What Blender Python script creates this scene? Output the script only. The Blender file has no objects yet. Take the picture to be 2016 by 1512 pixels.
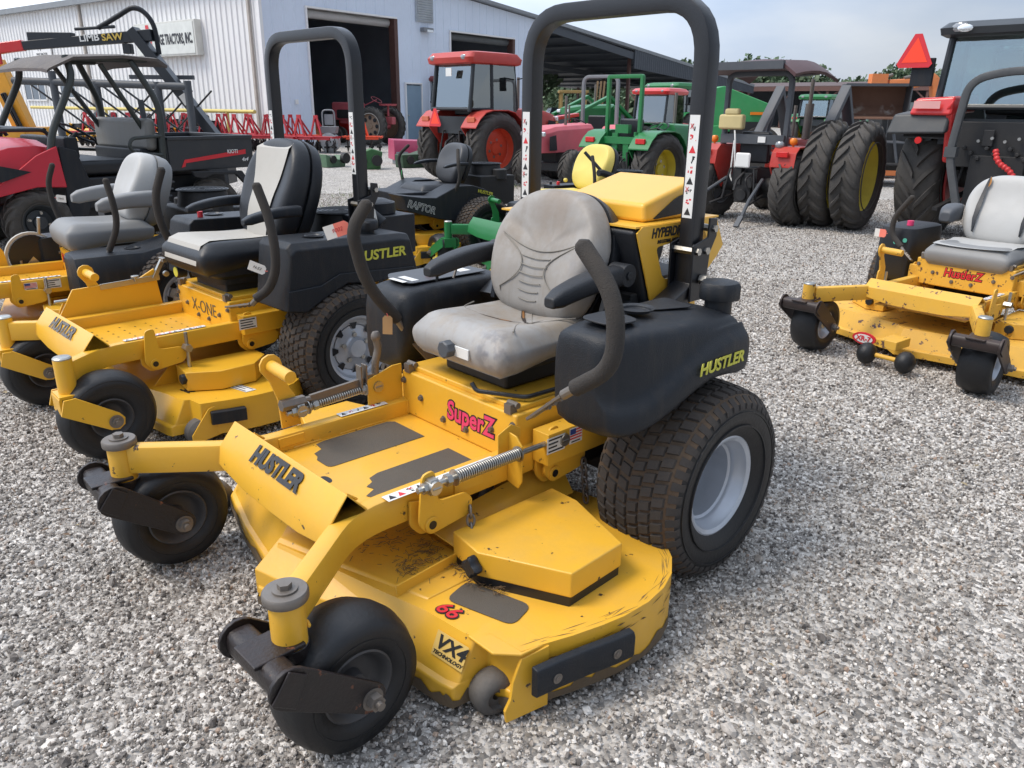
import bpy, math, random
import numpy as np
from mathutils import Vector, Matrix
rnd = random.Random(7)
PI = math.pi
SC = bpy.context.scene
COL = SC.collection
# ---------------- camera ----------------
F, HC, ROLL, PIT = 1527.7, 1.373, math.radians(.625), math.radians(19.676)
cam = bpy.data.objects.new('camera', bpy.data.cameras.new('camera')); COL.objects.link(cam)
cam.data.sensor_width = 36; cam.data.lens = F/2016*36; cam.data.clip_end = 3000; cam.data.clip_start = .05
_R, _U, _V = Vector((1,0,0)), Vector((0,math.sin(PIT),math.cos(PIT))), Vector((0,math.cos(PIT),-math.sin(PIT)))
_X = _R*math.cos(ROLL)+_U*math.sin(ROLL); _Y = -_R*math.sin(ROLL)+_U*math.cos(ROLL)
cam.matrix_world = Matrix(((_X.x,_Y.x,-_V.x,0),(_X.y,_Y.y,-_V.y,0),(_X.z,_Y.z,-_V.z,HC),(0,0,0,1)))
SC.camera = cam
# ---------------- light ----------------
SUN_EL, SUN_AZ = math.radians(56), math.radians(192)   # azimuth measured from +x, counter-clockwise
sun = bpy.data.objects.new('sun', bpy.data.lights.new('sun', 'SUN')); COL.objects.link(sun)
sun.data.energy = 1.5; sun.data.angle = math.radians(19); sun.data.color = (1, .90, .77)
sd = Vector((math.cos(SUN_EL)*math.cos(SUN_AZ), math.cos(SUN_EL)*math.sin(SUN_AZ), math.sin(SUN_EL)))
sun.rotation_euler = sd.to_track_quat('Z', 'Y').to_euler()
world = bpy.data.worlds.new('World'); SC.world = world; world.use_nodes = True
nt = world.node_tree; nt.nodes.clear()
def N(nt, t, **k):
    n = nt.nodes.new(t)
    for a, b in k.items(): setattr(n, a, b)
    return n
def L(nt, a, b): nt.links.new(a, b)
sky = N(nt, 'ShaderNodeTexSky', sky_type='NISHITA', sun_disc=False)
sky.sun_elevation = SUN_EL; sky.sun_rotation = math.radians(90)-SUN_AZ
sky.air_density = 1.0; sky.dust_density = 3.0; sky.ozone_density = 1.5
tc = N(nt, 'ShaderNodeTexCoord')
mp = N(nt, 'ShaderNodeMapping'); mp.inputs['Scale'].default_value = (1.2, 1.2, 3.6); L(nt, tc.outputs['Generated'], mp.inputs[0])
no = N(nt, 'ShaderNodeTexNoise'); no.inputs['Scale'].default_value = 2.6; no.inputs['Detail'].default_value = 7; no.inputs['Roughness'].default_value = .5
L(nt, mp.outputs[0], no.inputs['Vector'])
cr = N(nt, 'ShaderNodeValToRGB'); cr.color_ramp.elements[0].position = .36; cr.color_ramp.elements[1].position = .66
cr.color_ramp.elements[0].color = (4.3, 5.3, 7.0, 1); cr.color_ramp.elements[1].color = (6.7, 7.2, 8.0, 1)
L(nt, no.outputs['Fac'], cr.inputs[0])
# the cloud cover is brighter towards the left and overhead
dp = N(nt, 'ShaderNodeVectorMath', operation='DOT_PRODUCT'); dp.inputs[1].default_value = (-.55, .35, .75); L(nt, tc.outputs['Generated'], dp.inputs[0])
dr = N(nt, 'ShaderNodeMapRange'); dr.inputs[1].default_value = .14; dr.inputs[2].default_value = .9; dr.inputs[3].default_value = .70; dr.inputs[4].default_value = 2.0; L(nt, dp.outputs['Value'], dr.inputs[0])
vs = N(nt, 'ShaderNodeVectorMath', operation='SCALE'); L(nt, cr.outputs[0], vs.inputs[0]); L(nt, dr.outputs[0], vs.inputs['Scale'])
mx = N(nt, 'ShaderNodeMix', data_type='RGBA'); mx.inputs[0].default_value = .86
L(nt, sky.outputs[0], mx.inputs[6]); L(nt, vs.outputs[0], mx.inputs[7])
bg = N(nt, 'ShaderNodeBackground'); bg.inputs[1].default_value = .085
L(nt, mx.outputs[2], bg.inputs[0]); L(nt, bg.outputs[0], N(nt, 'ShaderNodeOutputWorld').inputs[0])
SC.view_settings.view_transform = 'Standard'; SC.view_settings.look = 'None'
SC.view_settings.exposure = .78; SC.view_settings.gamma = 1
SC.cycles.max_bounces = 6; SC.cycles.diffuse_bounces = 3; SC.cycles.glossy_bounces = 3; SC.cycles.transmission_bounces = 4; SC.cycles.transparent_max_bounces = 6

# ---------------- materials ----------------
MATS = {}
def mat(name, col, rough=.5, metal=0, dust=0, dustcol=(.32,.27,.2), chips=0, chipcol=(.06,.035,.025), var=.08, bump=0, bscale=60, coat=0, spec=.5, vscale=4, streak=0):
    if name in MATS: return MATS[name]
    m = bpy.data.materials.new(name); m.use_nodes = True; t = m.node_tree; b = t.nodes['Principled BSDF']
    b.inputs['Roughness'].default_value = rough; b.inputs['Metallic'].default_value = metal
    b.inputs['Specular IOR Level'].default_value = spec
    if coat: b.inputs['Coat Weight'].default_value = coat; b.inputs['Coat Roughness'].default_value = .12
    tc = N(t, 'ShaderNodeTexCoord'); co = tc.outputs['Object']
    base = N(t, 'ShaderNodeRGB'); base.outputs[0].default_value = (*col, 1); out = base.outputs[0]
    n1 = N(t, 'ShaderNodeTexNoise'); n1.inputs['Scale'].default_value = vscale; n1.inputs['Detail'].default_value = 6; L(t, co, n1.inputs['Vector'])
    if var:
        hs = N(t, 'ShaderNodeHueSaturation'); mr = N(t, 'ShaderNodeMapRange'); mr.inputs[3].default_value = 1-var*2.5; mr.inputs[4].default_value = 1+var*2.5
        L(t, n1.outputs['Fac'], mr.inputs[0]); L(t, mr.outputs[0], hs.inputs['Value']); L(t, out, hs.inputs['Color']); out = hs.outputs[0]
    def mixin(fac, colr, out):
        x = N(t, 'ShaderNodeMix', data_type='RGBA'); L(t, fac, x.inputs[0]); L(t, out, x.inputs[6]); x.inputs[7].default_value = (*colr, 1); return x.outputs[2]
    if dust:
        geo = N(t, 'ShaderNodeNewGeometry'); sx = N(t, 'ShaderNodeSeparateXYZ'); L(t, geo.outputs['Normal'], sx.inputs[0])
        n2 = N(t, 'ShaderNodeTexNoise'); n2.inputs['Scale'].default_value = 9; n2.inputs['Detail'].default_value = 10; n2.inputs['Roughness'].default_value = .7; L(t, co, n2.inputs['Vector'])
        r2 = N(t, 'ShaderNodeMapRange'); r2.inputs[1].default_value = .42; r2.inputs[2].default_value = .75; r2.inputs[3].default_value = dust*.25; r2.inputs[4].default_value = dust
        L(t, n2.outputs['Fac'], r2.inputs[0])
        r3 = N(t, 'ShaderNodeMapRange'); r3.inputs[1].default_value = -.3; r3.inputs[2].default_value = .9; r3.inputs[3].default_value = .35; r3.inputs[4].default_value = 1; L(t, sx.outputs[2], r3.inputs[0])
        mu = N(t, 'ShaderNodeMath', operation='MULTIPLY'); L(t, r2.outputs[0], mu.inputs[0]); L(t, r3.outputs[0], mu.inputs[1])
        out = mixin(mu.outputs[0], dustcol, out)
        ro = N(t, 'ShaderNodeMapRange'); ro.inputs[3].default_value = rough; ro.inputs[4].default_value = min(1, rough+.35); L(t, mu.outputs[0], ro.inputs[0]); L(t, ro.outputs[0], b.inputs['Roughness'])
    if streak:
        ms = N(t, 'ShaderNodeMapping'); ms.inputs['Scale'].default_value = (9, 9, .9); L(t, co, ms.inputs[0])
        n4 = N(t, 'ShaderNodeTexNoise'); n4.inputs['Scale'].default_value = 4; n4.inputs['Detail'].default_value = 8; L(t, ms.outputs[0], n4.inputs['Vector'])
        r4 = N(t, 'ShaderNodeMapRange'); r4.inputs[1].default_value = .5; r4.inputs[2].default_value = .8; r4.inputs[4].default_value = streak; L(t, n4.outputs['Fac'], r4.inputs[0])
        out = mixin(r4.outputs[0], (.16, .12, .08), out)
    if chips:
        n3 = N(t, 'ShaderNodeTexNoise'); n3.inputs['Scale'].default_value = 22; n3.inputs['Detail'].default_value = 12; n3.inputs['Roughness'].default_value = .65; L(t, co, n3.inputs['Vector'])
        th = .70-.1*chips
        r5 = N(t, 'ShaderNodeMapRange'); r5.inputs[1].default_value = th; r5.inputs[2].default_value = th+.015; L(t, n3.outputs['Fac'], r5.inputs[0])
        out = mixin(r5.outputs[0], chipcol, out)
    L(t, out, b.inputs['Base Color'])
    if bump:
        nb = N(t, 'ShaderNodeTexNoise'); nb.inputs['Scale'].default_value = bscale; nb.inputs['Detail'].default_value = 5; L(t, co, nb.inputs['Vector'])
        bu = N(t, 'ShaderNodeBump'); bu.inputs['Strength'].default_value = bump; bu.inputs['Distance'].default_value = .004; L(t, nb.outputs['Fac'], bu.inputs['Height']); L(t, bu.outputs[0], b.inputs['Normal'])
    MATS[name] = m; return m
def emis(name, col, s):
    m = mat(name, col, .4); b = m.node_tree.nodes['Principled BSDF']; b.inputs['Emission Color'].default_value = (*col, 1); b.inputs['Emission Strength'].default_value = s; return m
YEL = mat('yellow_paint', (.77,.415,.028), .36, dust=.30, dustcol=(.40,.27,.12), chips=.45, var=.05, bump=.12, coat=.12)
YEL2 = mat('yellow_paint_clean', (.78,.42,.024), .36, dust=.16, dustcol=(.45,.3,.1), chips=.1, var=.03, bump=.05, coat=.2)
YELW = mat('yellow_paint_worn', (.74,.41,.04), .5, dust=.42, dustcol=(.42,.27,.12), chips=1.0, chipcol=(.10,.05,.04), var=.06, bump=.15)
YELH = mat('hood_yellow', (.78,.43,.04), .38, dust=.1, dustcol=(.5,.35,.15), var=.03, coat=.2)
BLKP = mat('black_plastic', (.013,.016,.021), .44, dust=.07, dustcol=(.13,.12,.11), var=.1, bump=.35, bscale=260, streak=.10, spec=.28)
BLKD = mat('dusty_black_plastic', (.010,.012,.016), .5, dust=.09, dustcol=(.13,.11,.09), var=.1, bump=.3, bscale=200)
BLKM = mat('black_metal', (.007,.008,.011), .34, dust=.06, dustcol=(.16,.15,.14), var=.1, bump=.15, bscale=300)
GRIP = mat('foam_grip', (.028,.026,.025), .9, dust=.4, dustcol=(.12,.095,.07), bump=.7, bscale=300)
RUB = mat('tyre_rubber', (.006,.0065,.008), .5, dust=.13, dustcol=(.10,.09,.08), var=.15, bump=.3, bscale=90)
RUBD = mat('dusty_tyre_rubber', (.045,.043,.041), .82, dust=.6, dustcol=(.16,.14,.12), var=.15, bump=.5, bscale=60)
RUBB = mat('tyre_tread_dirt', (.085,.055,.034), .95, dust=.5, dustcol=(.15,.11,.075), var=.2, bump=.8, bscale=90)
FORK = mat('rusty_black_steel', (.009,.008,.009), .36, dust=.36, dustcol=(.07,.038,.026), chips=.6, chipcol=(.14,.05,.025), bump=.4, bscale=120)
STL = mat('zinc_steel', (.48,.47,.44), .36, 1, dust=.3, dustcol=(.25,.2,.14), var=.15, bump=.15)
STLD = mat('dull_steel', (.23,.21,.19), .5, .8, dust=.4, dustcol=(.18,.13,.09), bump=.3)
RIMS = mat('silver_rim', (.50,.53,.58), .30, .35, dust=.25, dustcol=(.25,.23,.2), var=.06)
RIMG = mat('grey_rim', (.055,.055,.058), .45, .1, dust=.45, dustcol=(.16,.14,.12))
WHT = mat('white_decal', (.72,.72,.70), .5, var=.03)
BLKT = mat('black_lettering', (.018,.018,.02), .5, var=.05)
REDT = mat('red_lettering', (.62,.025,.035), .45, var=.05)
PINKT = mat('pink_lettering', (.75,.05,.16), .45, var=.04)
YELT = mat('yellow_lettering', (.58,.56,.06), .5, var=.12)
PAD = mat('grip_tape', (.085,.076,.064), .85, dust=.3, dustcol=(.15,.11,.07), bump=.7, bscale=350, var=.12)
VIN = mat('grey_vinyl', (.32,.325,.33), .38, dust=.85, dustcol=(.30,.235,.16), var=.10, bump=.15, bscale=40, streak=.30, vscale=7)
VINB = mat('stained_grey_vinyl', (.31,.30,.285), .45, dust=.9, dustcol=(.22,.175,.13), var=.14, bump=.2, bscale=50, streak=.35, vscale=5)
VINL = mat('light_grey_vinyl', (.42,.42,.41), .5, dust=.3, dustcol=(.38,.35,.3), var=.05, bump=.1)
VING = mat('mid_grey_vinyl', (.20,.205,.21), .5, dust=.3, dustcol=(.3,.28,.24), var=.08)
CREAM = mat('cream_vinyl', (.43,.41,.37), .55, dust=.2, var=.04, bump=.1)
BVIN = mat('black_vinyl', (.007,.009,.013), .45, dust=.15, dustcol=(.1,.1,.1), bump=.2)
TAN = mat('seat_foam', (.22,.10,.03), .9, var=.2)
REDM = mat('red_paint', (.60,.018,.02), .3, dust=.18, dustcol=(.45,.25,.2), var=.04, coat=.3)
REDC = mat('crimson_paint', (.55,.012,.035), .22, dust=.08, dustcol=(.5,.2,.2), var=.03, coat=.5)
REDO = mat('orange_red_paint', (.44,.030,.022), .4, dust=.20, dustcol=(.4,.25,.18), var=.07)
PINK = mat('faded_red_paint', (.60,.10,.13), .45, dust=.3, dustcol=(.5,.3,.28), var=.06)
GRN = mat('green_paint', (.008,.16,.04), .4, dust=.14, dustcol=(.15,.22,.12), var=.07, coat=.1)
GRNL = mat('light_green_paint', (.03,.30,.09), .5, dust=.35, dustcol=(.25,.33,.2), var=.07)
GRNY = mat('wheel_yellow', (.62,.48,.02), .45, dust=.3, dustcol=(.35,.28,.12), chips=.3)
YSEAT = mat('yellow_vinyl', (.70,.56,.12), .5, dust=.3, dustcol=(.45,.36,.15))
ORG = mat('orange_paint', (.75,.22,.06), .5, dust=.35, dustcol=(.35,.25,.18), chips=.4)
RUST = mat('rust_steel', (.17,.085,.055), .75, dust=.6, dustcol=(.24,.15,.11), chips=.2, chipcol=(.35,.3,.26), bump=.4)
GRYM = mat('grey_metal', (.20,.215,.235), .5, dust=.25, dustcol=(.25,.22,.18))
DGRY = mat('dark_grey_metal', (.06,.068,.08), .5, dust=.3, dustcol=(.16,.15,.14))
AMB = mat('amber_lens', (.8,.22,.02), .25, var=0)
REDL = mat('red_lens', (.55,.02,.02), .2, var=0)
SMV = mat('fluorescent_orange', (.95,.06,.02), .5, var=.02)
CHR = mat('clear_lens', (.75,.78,.80), .12, .6, var=0)
LMP = mat('work_lamp_glass', (.30,.31,.32), .15, .4, var=.1)
DARKIN = mat('dark_machinery', (.012,.013,.015), .6, dust=.3, dustcol=(.08,.065,.05), bump=.4)
PIPEY = mat('pale_yellow_pipe', (.62,.50,.14), .5, var=.05)
def smudge(m, c, r, col, k=.8, scale=22, th=.5):
    """a stain of its own shape round the point c (object coordinates)"""
    t = m.node_tree; b = t.nodes['Principled BSDF']; src = b.inputs['Base Color'].links[0].from_socket
    tc = N(t, 'ShaderNodeTexCoord'); d = N(t, 'ShaderNodeVectorMath', operation='DISTANCE'); L(t, tc.outputs['Object'], d.inputs[0]); d.inputs[1].default_value = c
    a = N(t, 'ShaderNodeMapRange'); a.inputs[1].default_value = r; a.inputs[2].default_value = r*.3; L(t, d.outputs['Value'], a.inputs[0])
    n = N(t, 'ShaderNodeTexNoise'); n.inputs['Scale'].default_value = scale; n.inputs['Detail'].default_value = 6; L(t, tc.outputs['Object'], n.inputs['Vector'])
    q = N(t, 'ShaderNodeMapRange'); q.inputs[1].default_value = th-.08; q.inputs[2].default_value = th+.10; q.inputs[4].default_value = k; L(t, n.outputs['Fac'], q.inputs[0])
    u = N(t, 'ShaderNodeMath', operation='MULTIPLY'); L(t, a.outputs[0], u.inputs[0]); L(t, q.outputs[0], u.inputs[1])
    x = N(t, 'ShaderNodeMix', data_type='RGBA'); L(t, u.outputs[0], x.inputs[0]); L(t, src, x.inputs[6]); x.inputs[7].default_value = (*col, 1); L(t, x.outputs[2], b.inputs['Base Color'])
smudge(VIN, (.46,.17,.70), .10, (.10,.105,.125), .7, 26, .50); smudge(VIN, (.25,-.02,.73), .16, (.23,.18,.13), .4, 9, .42); smudge(VIN, (.40,.20,.66), .12, (.20,.15,.11), .5, 14, .5)
smudge(VINB, (.05,-.20,.84), .12, (.19,.125,.085), .55, 11, .45); smudge(VINB, (.03,.02,1.05), .16, (.22,.165,.12), .45, 8, .46); smudge(VINB, (.06,.17,.88), .10, (.12,.12,.14), .6, 16, .48); smudge(VINB, (.05,-.12,.95), .10, (.21,.16,.11), .6, 9, .42)
smudge(RUST, (.28,.50,1.36), .16, (.60,.57,.52), .95, 6, .50); smudge(RUST, (-.30,.44,1.26), .30, (.50,.46,.40), .8, 7, .56)
def glass(name, col, rough=.03, alpha=.35):
    m = bpy.data.materials.new(name); m.use_nodes = True; t = m.node_tree; t.nodes.clear()
    g = N(t, 'ShaderNodeBsdfGlossy'); g.inputs[0].default_value = (.9,.95,.95,1); g.inputs['Roughness'].default_value = rough
    tr = N(t, 'ShaderNodeBsdfTransparent'); tr.inputs[0].default_value = (*col, 1)
    fr = N(t, 'ShaderNodeLayerWeight'); fr.inputs[0].default_value = .5
    mr = N(t, 'ShaderNodeMapRange'); mr.inputs[3].default_value = alpha; mr.inputs[4].default_value = 1; L(t, fr.outputs['Fresnel'], mr.inputs[0])
    x = N(t, 'ShaderNodeMixShader'); L(t, mr.outputs[0], x.inputs[0]); L(t, tr.outputs[0], x.inputs[1]); L(t, g.outputs[0], x.inputs[2]); L(t, x.outputs[0], N(t, 'ShaderNodeOutputMaterial').inputs[0]); return m
GLS = glass('cab_glass', (.60,.72,.70), alpha=.16)

# ---------------- mesh builder ----------------
def V3(p): return Vector(p)
class MB:
    def __init__(s): s.v = []; s.f = []; s.m = []; s.mi = 0
    def add(s, vs, fs):
        o = len(s.v); s.v += [tuple(p) for p in vs]
        for f in fs: s.f.append([i+o for i in f]); s.m.append(s.mi)
        return s
    def box(s, c, d, rot=None, taper=None):
        x, y, z = d[0]/2, d[1]/2, d[2]/2; vs = []
        for sz in (-1, 1):
            k = 1 if (taper is None or sz < 0) else taper
            for sx, sy in ((-1,-1),(1,-1),(1,1),(-1,1)):
                p = Vector((sx*x*k, sy*y*k, sz*z))
                if rot is not None: p = rot @ p
                vs.append(p+Vector(c))
        return s.add(vs, [(0,3,2,1),(4,5,6,7),(0,1,5,4),(1,2,6,5),(2,3,7,6),(3,0,4,7)])
    def loft(s, rings, cap=True, closed=True):
        n = len(rings[0]); vs = [p for r in rings for p in r]; fs = []
        for i in range(len(rings)-1):
            for j in range(n if closed else n-1):
                a, b = i*n+j, i*n+(j+1)%n; fs.append((a, b, b+n, a+n))
        if cap: fs.append(tuple(range(n-1, -1, -1))); fs.append(tuple(range((len(rings)-1)*n, len(rings)*n)))
        return s.add(vs, fs)
    def frame(s, d, up=(0,0,1)):
        d = V3(d).normalized(); u = V3(up)
        if abs(d.dot(u)) > .98: u = Vector((1,0,0))
        a = d.cross(u).normalized(); b = a.cross(d).normalized(); return d, a, b
    def beam(s, p0, p1, w, h, up=(0,0,1), w2=None, h2=None):
        d, a, b = s.frame(V3(p1)-V3(p0), up); w2 = w2 or w; h2 = h2 or h
        r = lambda p, w, h: [V3(p)+a*(x*w/2)+b*(y*h/2) for x, y in ((-1,-1),(1,-1),(1,1),(-1,1))]
        return s.loft([r(p0, w, h), r(p1, w2, h2)])
    def cyl(s, p0, p1, r, r2=None, n=16, cap=True):
        d, a, b = s.frame(V3(p1)-V3(p0)); r2 = r if r2 is None else r2
        R = lambda p, q: [V3(p)+(a*math.cos(t)+b*math.sin(t))*q for t in [2*PI*i/n for i in range(n)]]
        return s.loft([R(p0, r), R(p1, r2)], cap)
    def sweep(s, pts, sec, up=None, cap=True, scales=None):
        pts = [V3(p) for p in pts]; rings = []; pa = None
        for i, p in enumerate(pts):
            d0 = (pts[i]-pts[i-1]).normalized() if i else (pts[1]-pts[0]).normalized()
            d1 = (pts[i+1]-pts[i]).normalized() if i < len(pts)-1 else d0
            d = (d0+d1).normalized()
            if up is not None:
                a = d.cross(V3(up)).normalized()
            elif pa is None:
                _, a, _b = s.frame(d)
            else:
                a = (pa-d*pa.dot(d)).normalized()
            pa = a; b = a.cross(d).normalized(); k = 1/max(.5, math.sqrt((1+d0.dot(d1))/2)) if up is not None else 1
            sc = scales[i] if scales else 1
            rings.append([p+a*(x*sc*(k if up is not None else 1))+b*(y*sc) for x, y in sec])
        return s.loft(rings, cap)
    def tube(s, pts, r, n=10, fil=0, seg=5, scales=None):
        if fil: pts = fillet(pts, fil, seg)
        return s.sweep(pts, [(math.cos(2*PI*i/n)*r, math.sin(2*PI*i/n)*r) for i in range(n)], scales=scales)
    def lathe(s, prof, c=(0,0,0), axis=(0,1,0), n=32, cap=False):
        d, a, b = s.frame(axis); c = V3(c)
        rings = [[c+d*h+(a*math.cos(t)+b*math.sin(t))*r for t in [2*PI*i/n for i in range(n)]] for h, r in prof]
        return s.loft(rings, cap)
    def prism(s, out, ext):
        out = [V3(p) for p in out]; e = V3(ext); return s.loft([out, [p+e for p in out]])
    def bolt(s, p, ax, r=.011, h=.009, washer=True):
        p = V3(p); d = V3(ax).normalized()
        if washer: s.cyl(p, p+d*.002, r*1.5, n=12)
        s.cyl(p, p+d*h, r, n=6); return s
    def sphere(s, c, r, n=12, sc=(1,1,1)):
        c = V3(c); rings = []
        for i in range(1, n//2):
            t = PI*i/(n//2); rings.append([c+Vector((math.sin(t)*math.cos(2*PI*j/n)*r*sc[0], math.sin(t)*math.sin(2*PI*j/n)*r*sc[1], -math.cos(t)*r*sc[2])) for j in range(n)])
        return s.loft(rings)
def fillet(pts, r, seg=5, closed=False):
    pts = [V3(p) for p in pts]; out = [] if closed else [pts[0]]; n = len(pts)
    for i in (range(n) if closed else range(1, n-1)):
        p, a, b = pts[i], pts[i-1], pts[(i+1) % n]
        da, db = (a-p), (b-p); rr = r[i] if isinstance(r, (list, tuple)) else r; q = min(rr, da.length*.49, db.length*.49)
        A = p+da.normalized()*q; B = p+db.normalized()*q
        for k in range(seg+1):
            t = k/seg; out.append(A*(1-t)**2+p*2*t*(1-t)+B*t*t)
    if not closed: out.append(pts[-1])
    return out
def rrect(w, h, r, seg=3):
    return [(p.x, p.y) for p in fillet([(-w/2,-h/2,0),(w/2,-h/2,0),(w/2,h/2,0),(-w/2,h/2,0)], r, seg, True)]
def obj(name, mb, m, parent=None, bevel=0, seg=2, sub=0, smooth=True, ang=38, label=None):
    me = bpy.data.meshes.new(name); me.from_pydata(mb.v, [], mb.f)
    ms = m if isinstance(m, (list, tuple)) else [m]
    for q in ms: me.materials.append(q)
    if len(ms) > 1: me.polygons.foreach_set('material_index', mb.m)
    me.validate(); me.update()
    if smooth:
        me.shade_smooth()
        if not sub: me.set_sharp_from_angle(angle=math.radians(ang))
    o = bpy.data.objects.new(name, me); COL.objects.link(o)
    if parent: o.parent = parent
    if bevel:
        b = o.modifiers.new('bevel', 'BEVEL'); b.width = bevel; b.segments = seg; b.limit_method = 'ANGLE'; b.angle_limit = math.radians(35); b.harden_normals = True
    if sub:
        q = o.modifiers.new('sub', 'SUBSURF'); q.levels = sub; q.render_levels = sub
    if label: o['label'] = label
    return o
def each(name, mbs, m, parent=None, **k):
    return [obj(name, q, m, parent, **k) for q in mbs]
def thing(name, label, cat, loc=(0,0,0), rz=0, group=None):
    o = bpy.data.objects.new(name, None); COL.objects.link(o); o.empty_display_size = .2
    o.location = loc; o.rotation_euler = (0,0,math.radians(rz)); o['label'] = label; o['category'] = cat
    if group: o['group'] = group
    return o
def tag(o, label, cat, group=None):
    o['label'] = label; o['category'] = cat
    if group: o['group'] = group
    return o
def struct(name, mb, m, kind='structure', **k):
    o = obj(name, mb, m, **k); o['kind'] = kind; return o
def copy_tree(o, parent=None):
    c = o.copy(); COL.objects.link(c); c.parent = parent
    for ch in list(o.children): copy_tree(ch, c)
    return c
def text(name, s, size, loc, xd, yd, m, parent=None, bold=0, shear=0, ext=.0008, align='CENTER', sx=1.0):
    cu = bpy.data.curves.new(name, 'FONT'); cu.body = s; cu.size = size; cu.offset = bold; cu.shear = shear; cu.extrude = ext
    cu.align_x = align; cu.align_y = 'CENTER'; cu.resolution_u = 3
    t = bpy.data.objects.new(name, cu); COL.objects.link(t)
    me = bpy.data.meshes.new_from_object(t.evaluated_get(bpy.context.evaluated_depsgraph_get())); bpy.data.objects.remove(t); bpy.data.curves.remove(cu)
    me.materials.clear(); me.materials.append(m)
    X = V3(xd).normalized(); Y = V3(yd); Y = (Y-X*Y.dot(X)).normalized(); Z = X.cross(Y)
    M = Matrix(((X.x*sx,Y.x,Z.x,loc[0]),(X.y*sx,Y.y,Z.y,loc[1]),(X.z*sx,Y.z,Z.z,loc[2]),(0,0,0,1)))
    me.transform(M); o = bpy.data.objects.new(name, me); COL.objects.link(o)
    if parent: o.parent = parent
    return o
# ---------------- ground ----------------
def ground_mat():
    m = bpy.data.materials.new('gravel_ground'); m.use_nodes = True; t = m.node_tree; b = t.nodes['Principled BSDF']; b.inputs['Roughness'].default_value = .9
    tc = N(t, 'ShaderNodeTexCoord'); co = tc.outputs['Object']
    def stones(scale, off):
        mp = N(t, 'ShaderNodeMapping'); mp.inputs['Location'].default_value = off; L(t, co, mp.inputs[0])
        nz = N(t, 'ShaderNodeTexNoise'); nz.inputs['Scale'].default_value = scale*.9; L(t, mp.outputs[0], nz.inputs['Vector'])
        ad = N(t, 'ShaderNodeVectorMath', operation='MULTIPLY_ADD'); L(t, nz.outputs['Color'], ad.inputs[0]); ad.inputs[1].default_value = (.012,.012,0); L(t, mp.outputs[0], ad.inputs[2])
        v = N(t, 'ShaderNodeTexVoronoi', voronoi_dimensions='2D'); v.inputs['Scale'].default_value = scale; L(t, ad.outputs[0], v.inputs['Vector']); return v
    v1 = stones(62, (0,0,0)); v2 = stones(28, (5,3,0))
    sp = N(t, 'ShaderNodeSeparateColor'); L(t, v1.outputs['Color'], sp.inputs[0])
    r = N(t, 'ShaderNodeValToRGB'); e = r.color_ramp.elements; r.color_ramp.interpolation = 'LINEAR'
    e[0].position = 0; e[0].color = (.13,.12,.11,1); e[1].position = 1; e[1].color = (.76,.72,.67,1)
    for p, c in ((.25,(.24,.22,.20,1)),(.5,(.40,.37,.335,1)),(.75,(.56,.53,.49,1))): q = e.new(p); q.color = c
    L(t, sp.outputs[0], r.inputs[0])
    # dirt fines and larger patches
    n = N(t, 'ShaderNodeTexNoise'); n.inputs['Scale'].default_value = .55; n.inputs['Detail'].default_value = 7; n.inputs['Roughness'].default_value = .6; L(t, co, n.inputs['Vector'])
    nr = N(t, 'ShaderNodeMapRange'); nr.inputs[1].default_value = .42; nr.inputs[2].default_value = .68; nr.inputs[4].default_value = .55; L(t, n.outputs['Fac'], nr.inputs[0])
    mx = N(t, 'ShaderNodeMix', data_type='RGBA'); L(t, nr.outputs[0], mx.inputs[0]); L(t, r.outputs[0], mx.inputs[6]); mx.inputs[7].default_value = (.42,.385,.34,1)
    n5 = N(t, 'ShaderNodeTexNoise'); n5.inputs['Scale'].default_value = 2.2; n5.inputs['Detail'].default_value = 5; L(t, co, n5.inputs['Vector'])
    hv = N(t, 'ShaderNodeHueSaturation'); mr = N(t, 'ShaderNodeMapRange'); mr.inputs[3].default_value = .72; mr.inputs[4].default_value = 1.22; L(t, n5.outputs['Fac'], mr.inputs[0]); L(t, mr.outputs[0], hv.inputs['Value']); L(t, mx.outputs[2], hv.inputs['Color'])
    L(t, hv.outputs[0], b.inputs['Base Color'])
    b1 = N(t, 'ShaderNodeBump'); b1.invert = True; b1.inputs['Strength'].default_value = .9; b1.inputs['Distance'].default_value = .012; L(t, v1.outputs['Distance'], b1.inputs['Height'])
    L(t, b1.outputs[0], b.inputs['Normal']); return m
g = MB(); nx = 60
def gh(x, y): return 0.0
g.add([(-400,-200,0),(400,-200,0),(400,600,0),(-400,600,0)], [(0,1,2,3)])
ground = struct('ground', g, ground_mat())

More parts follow.
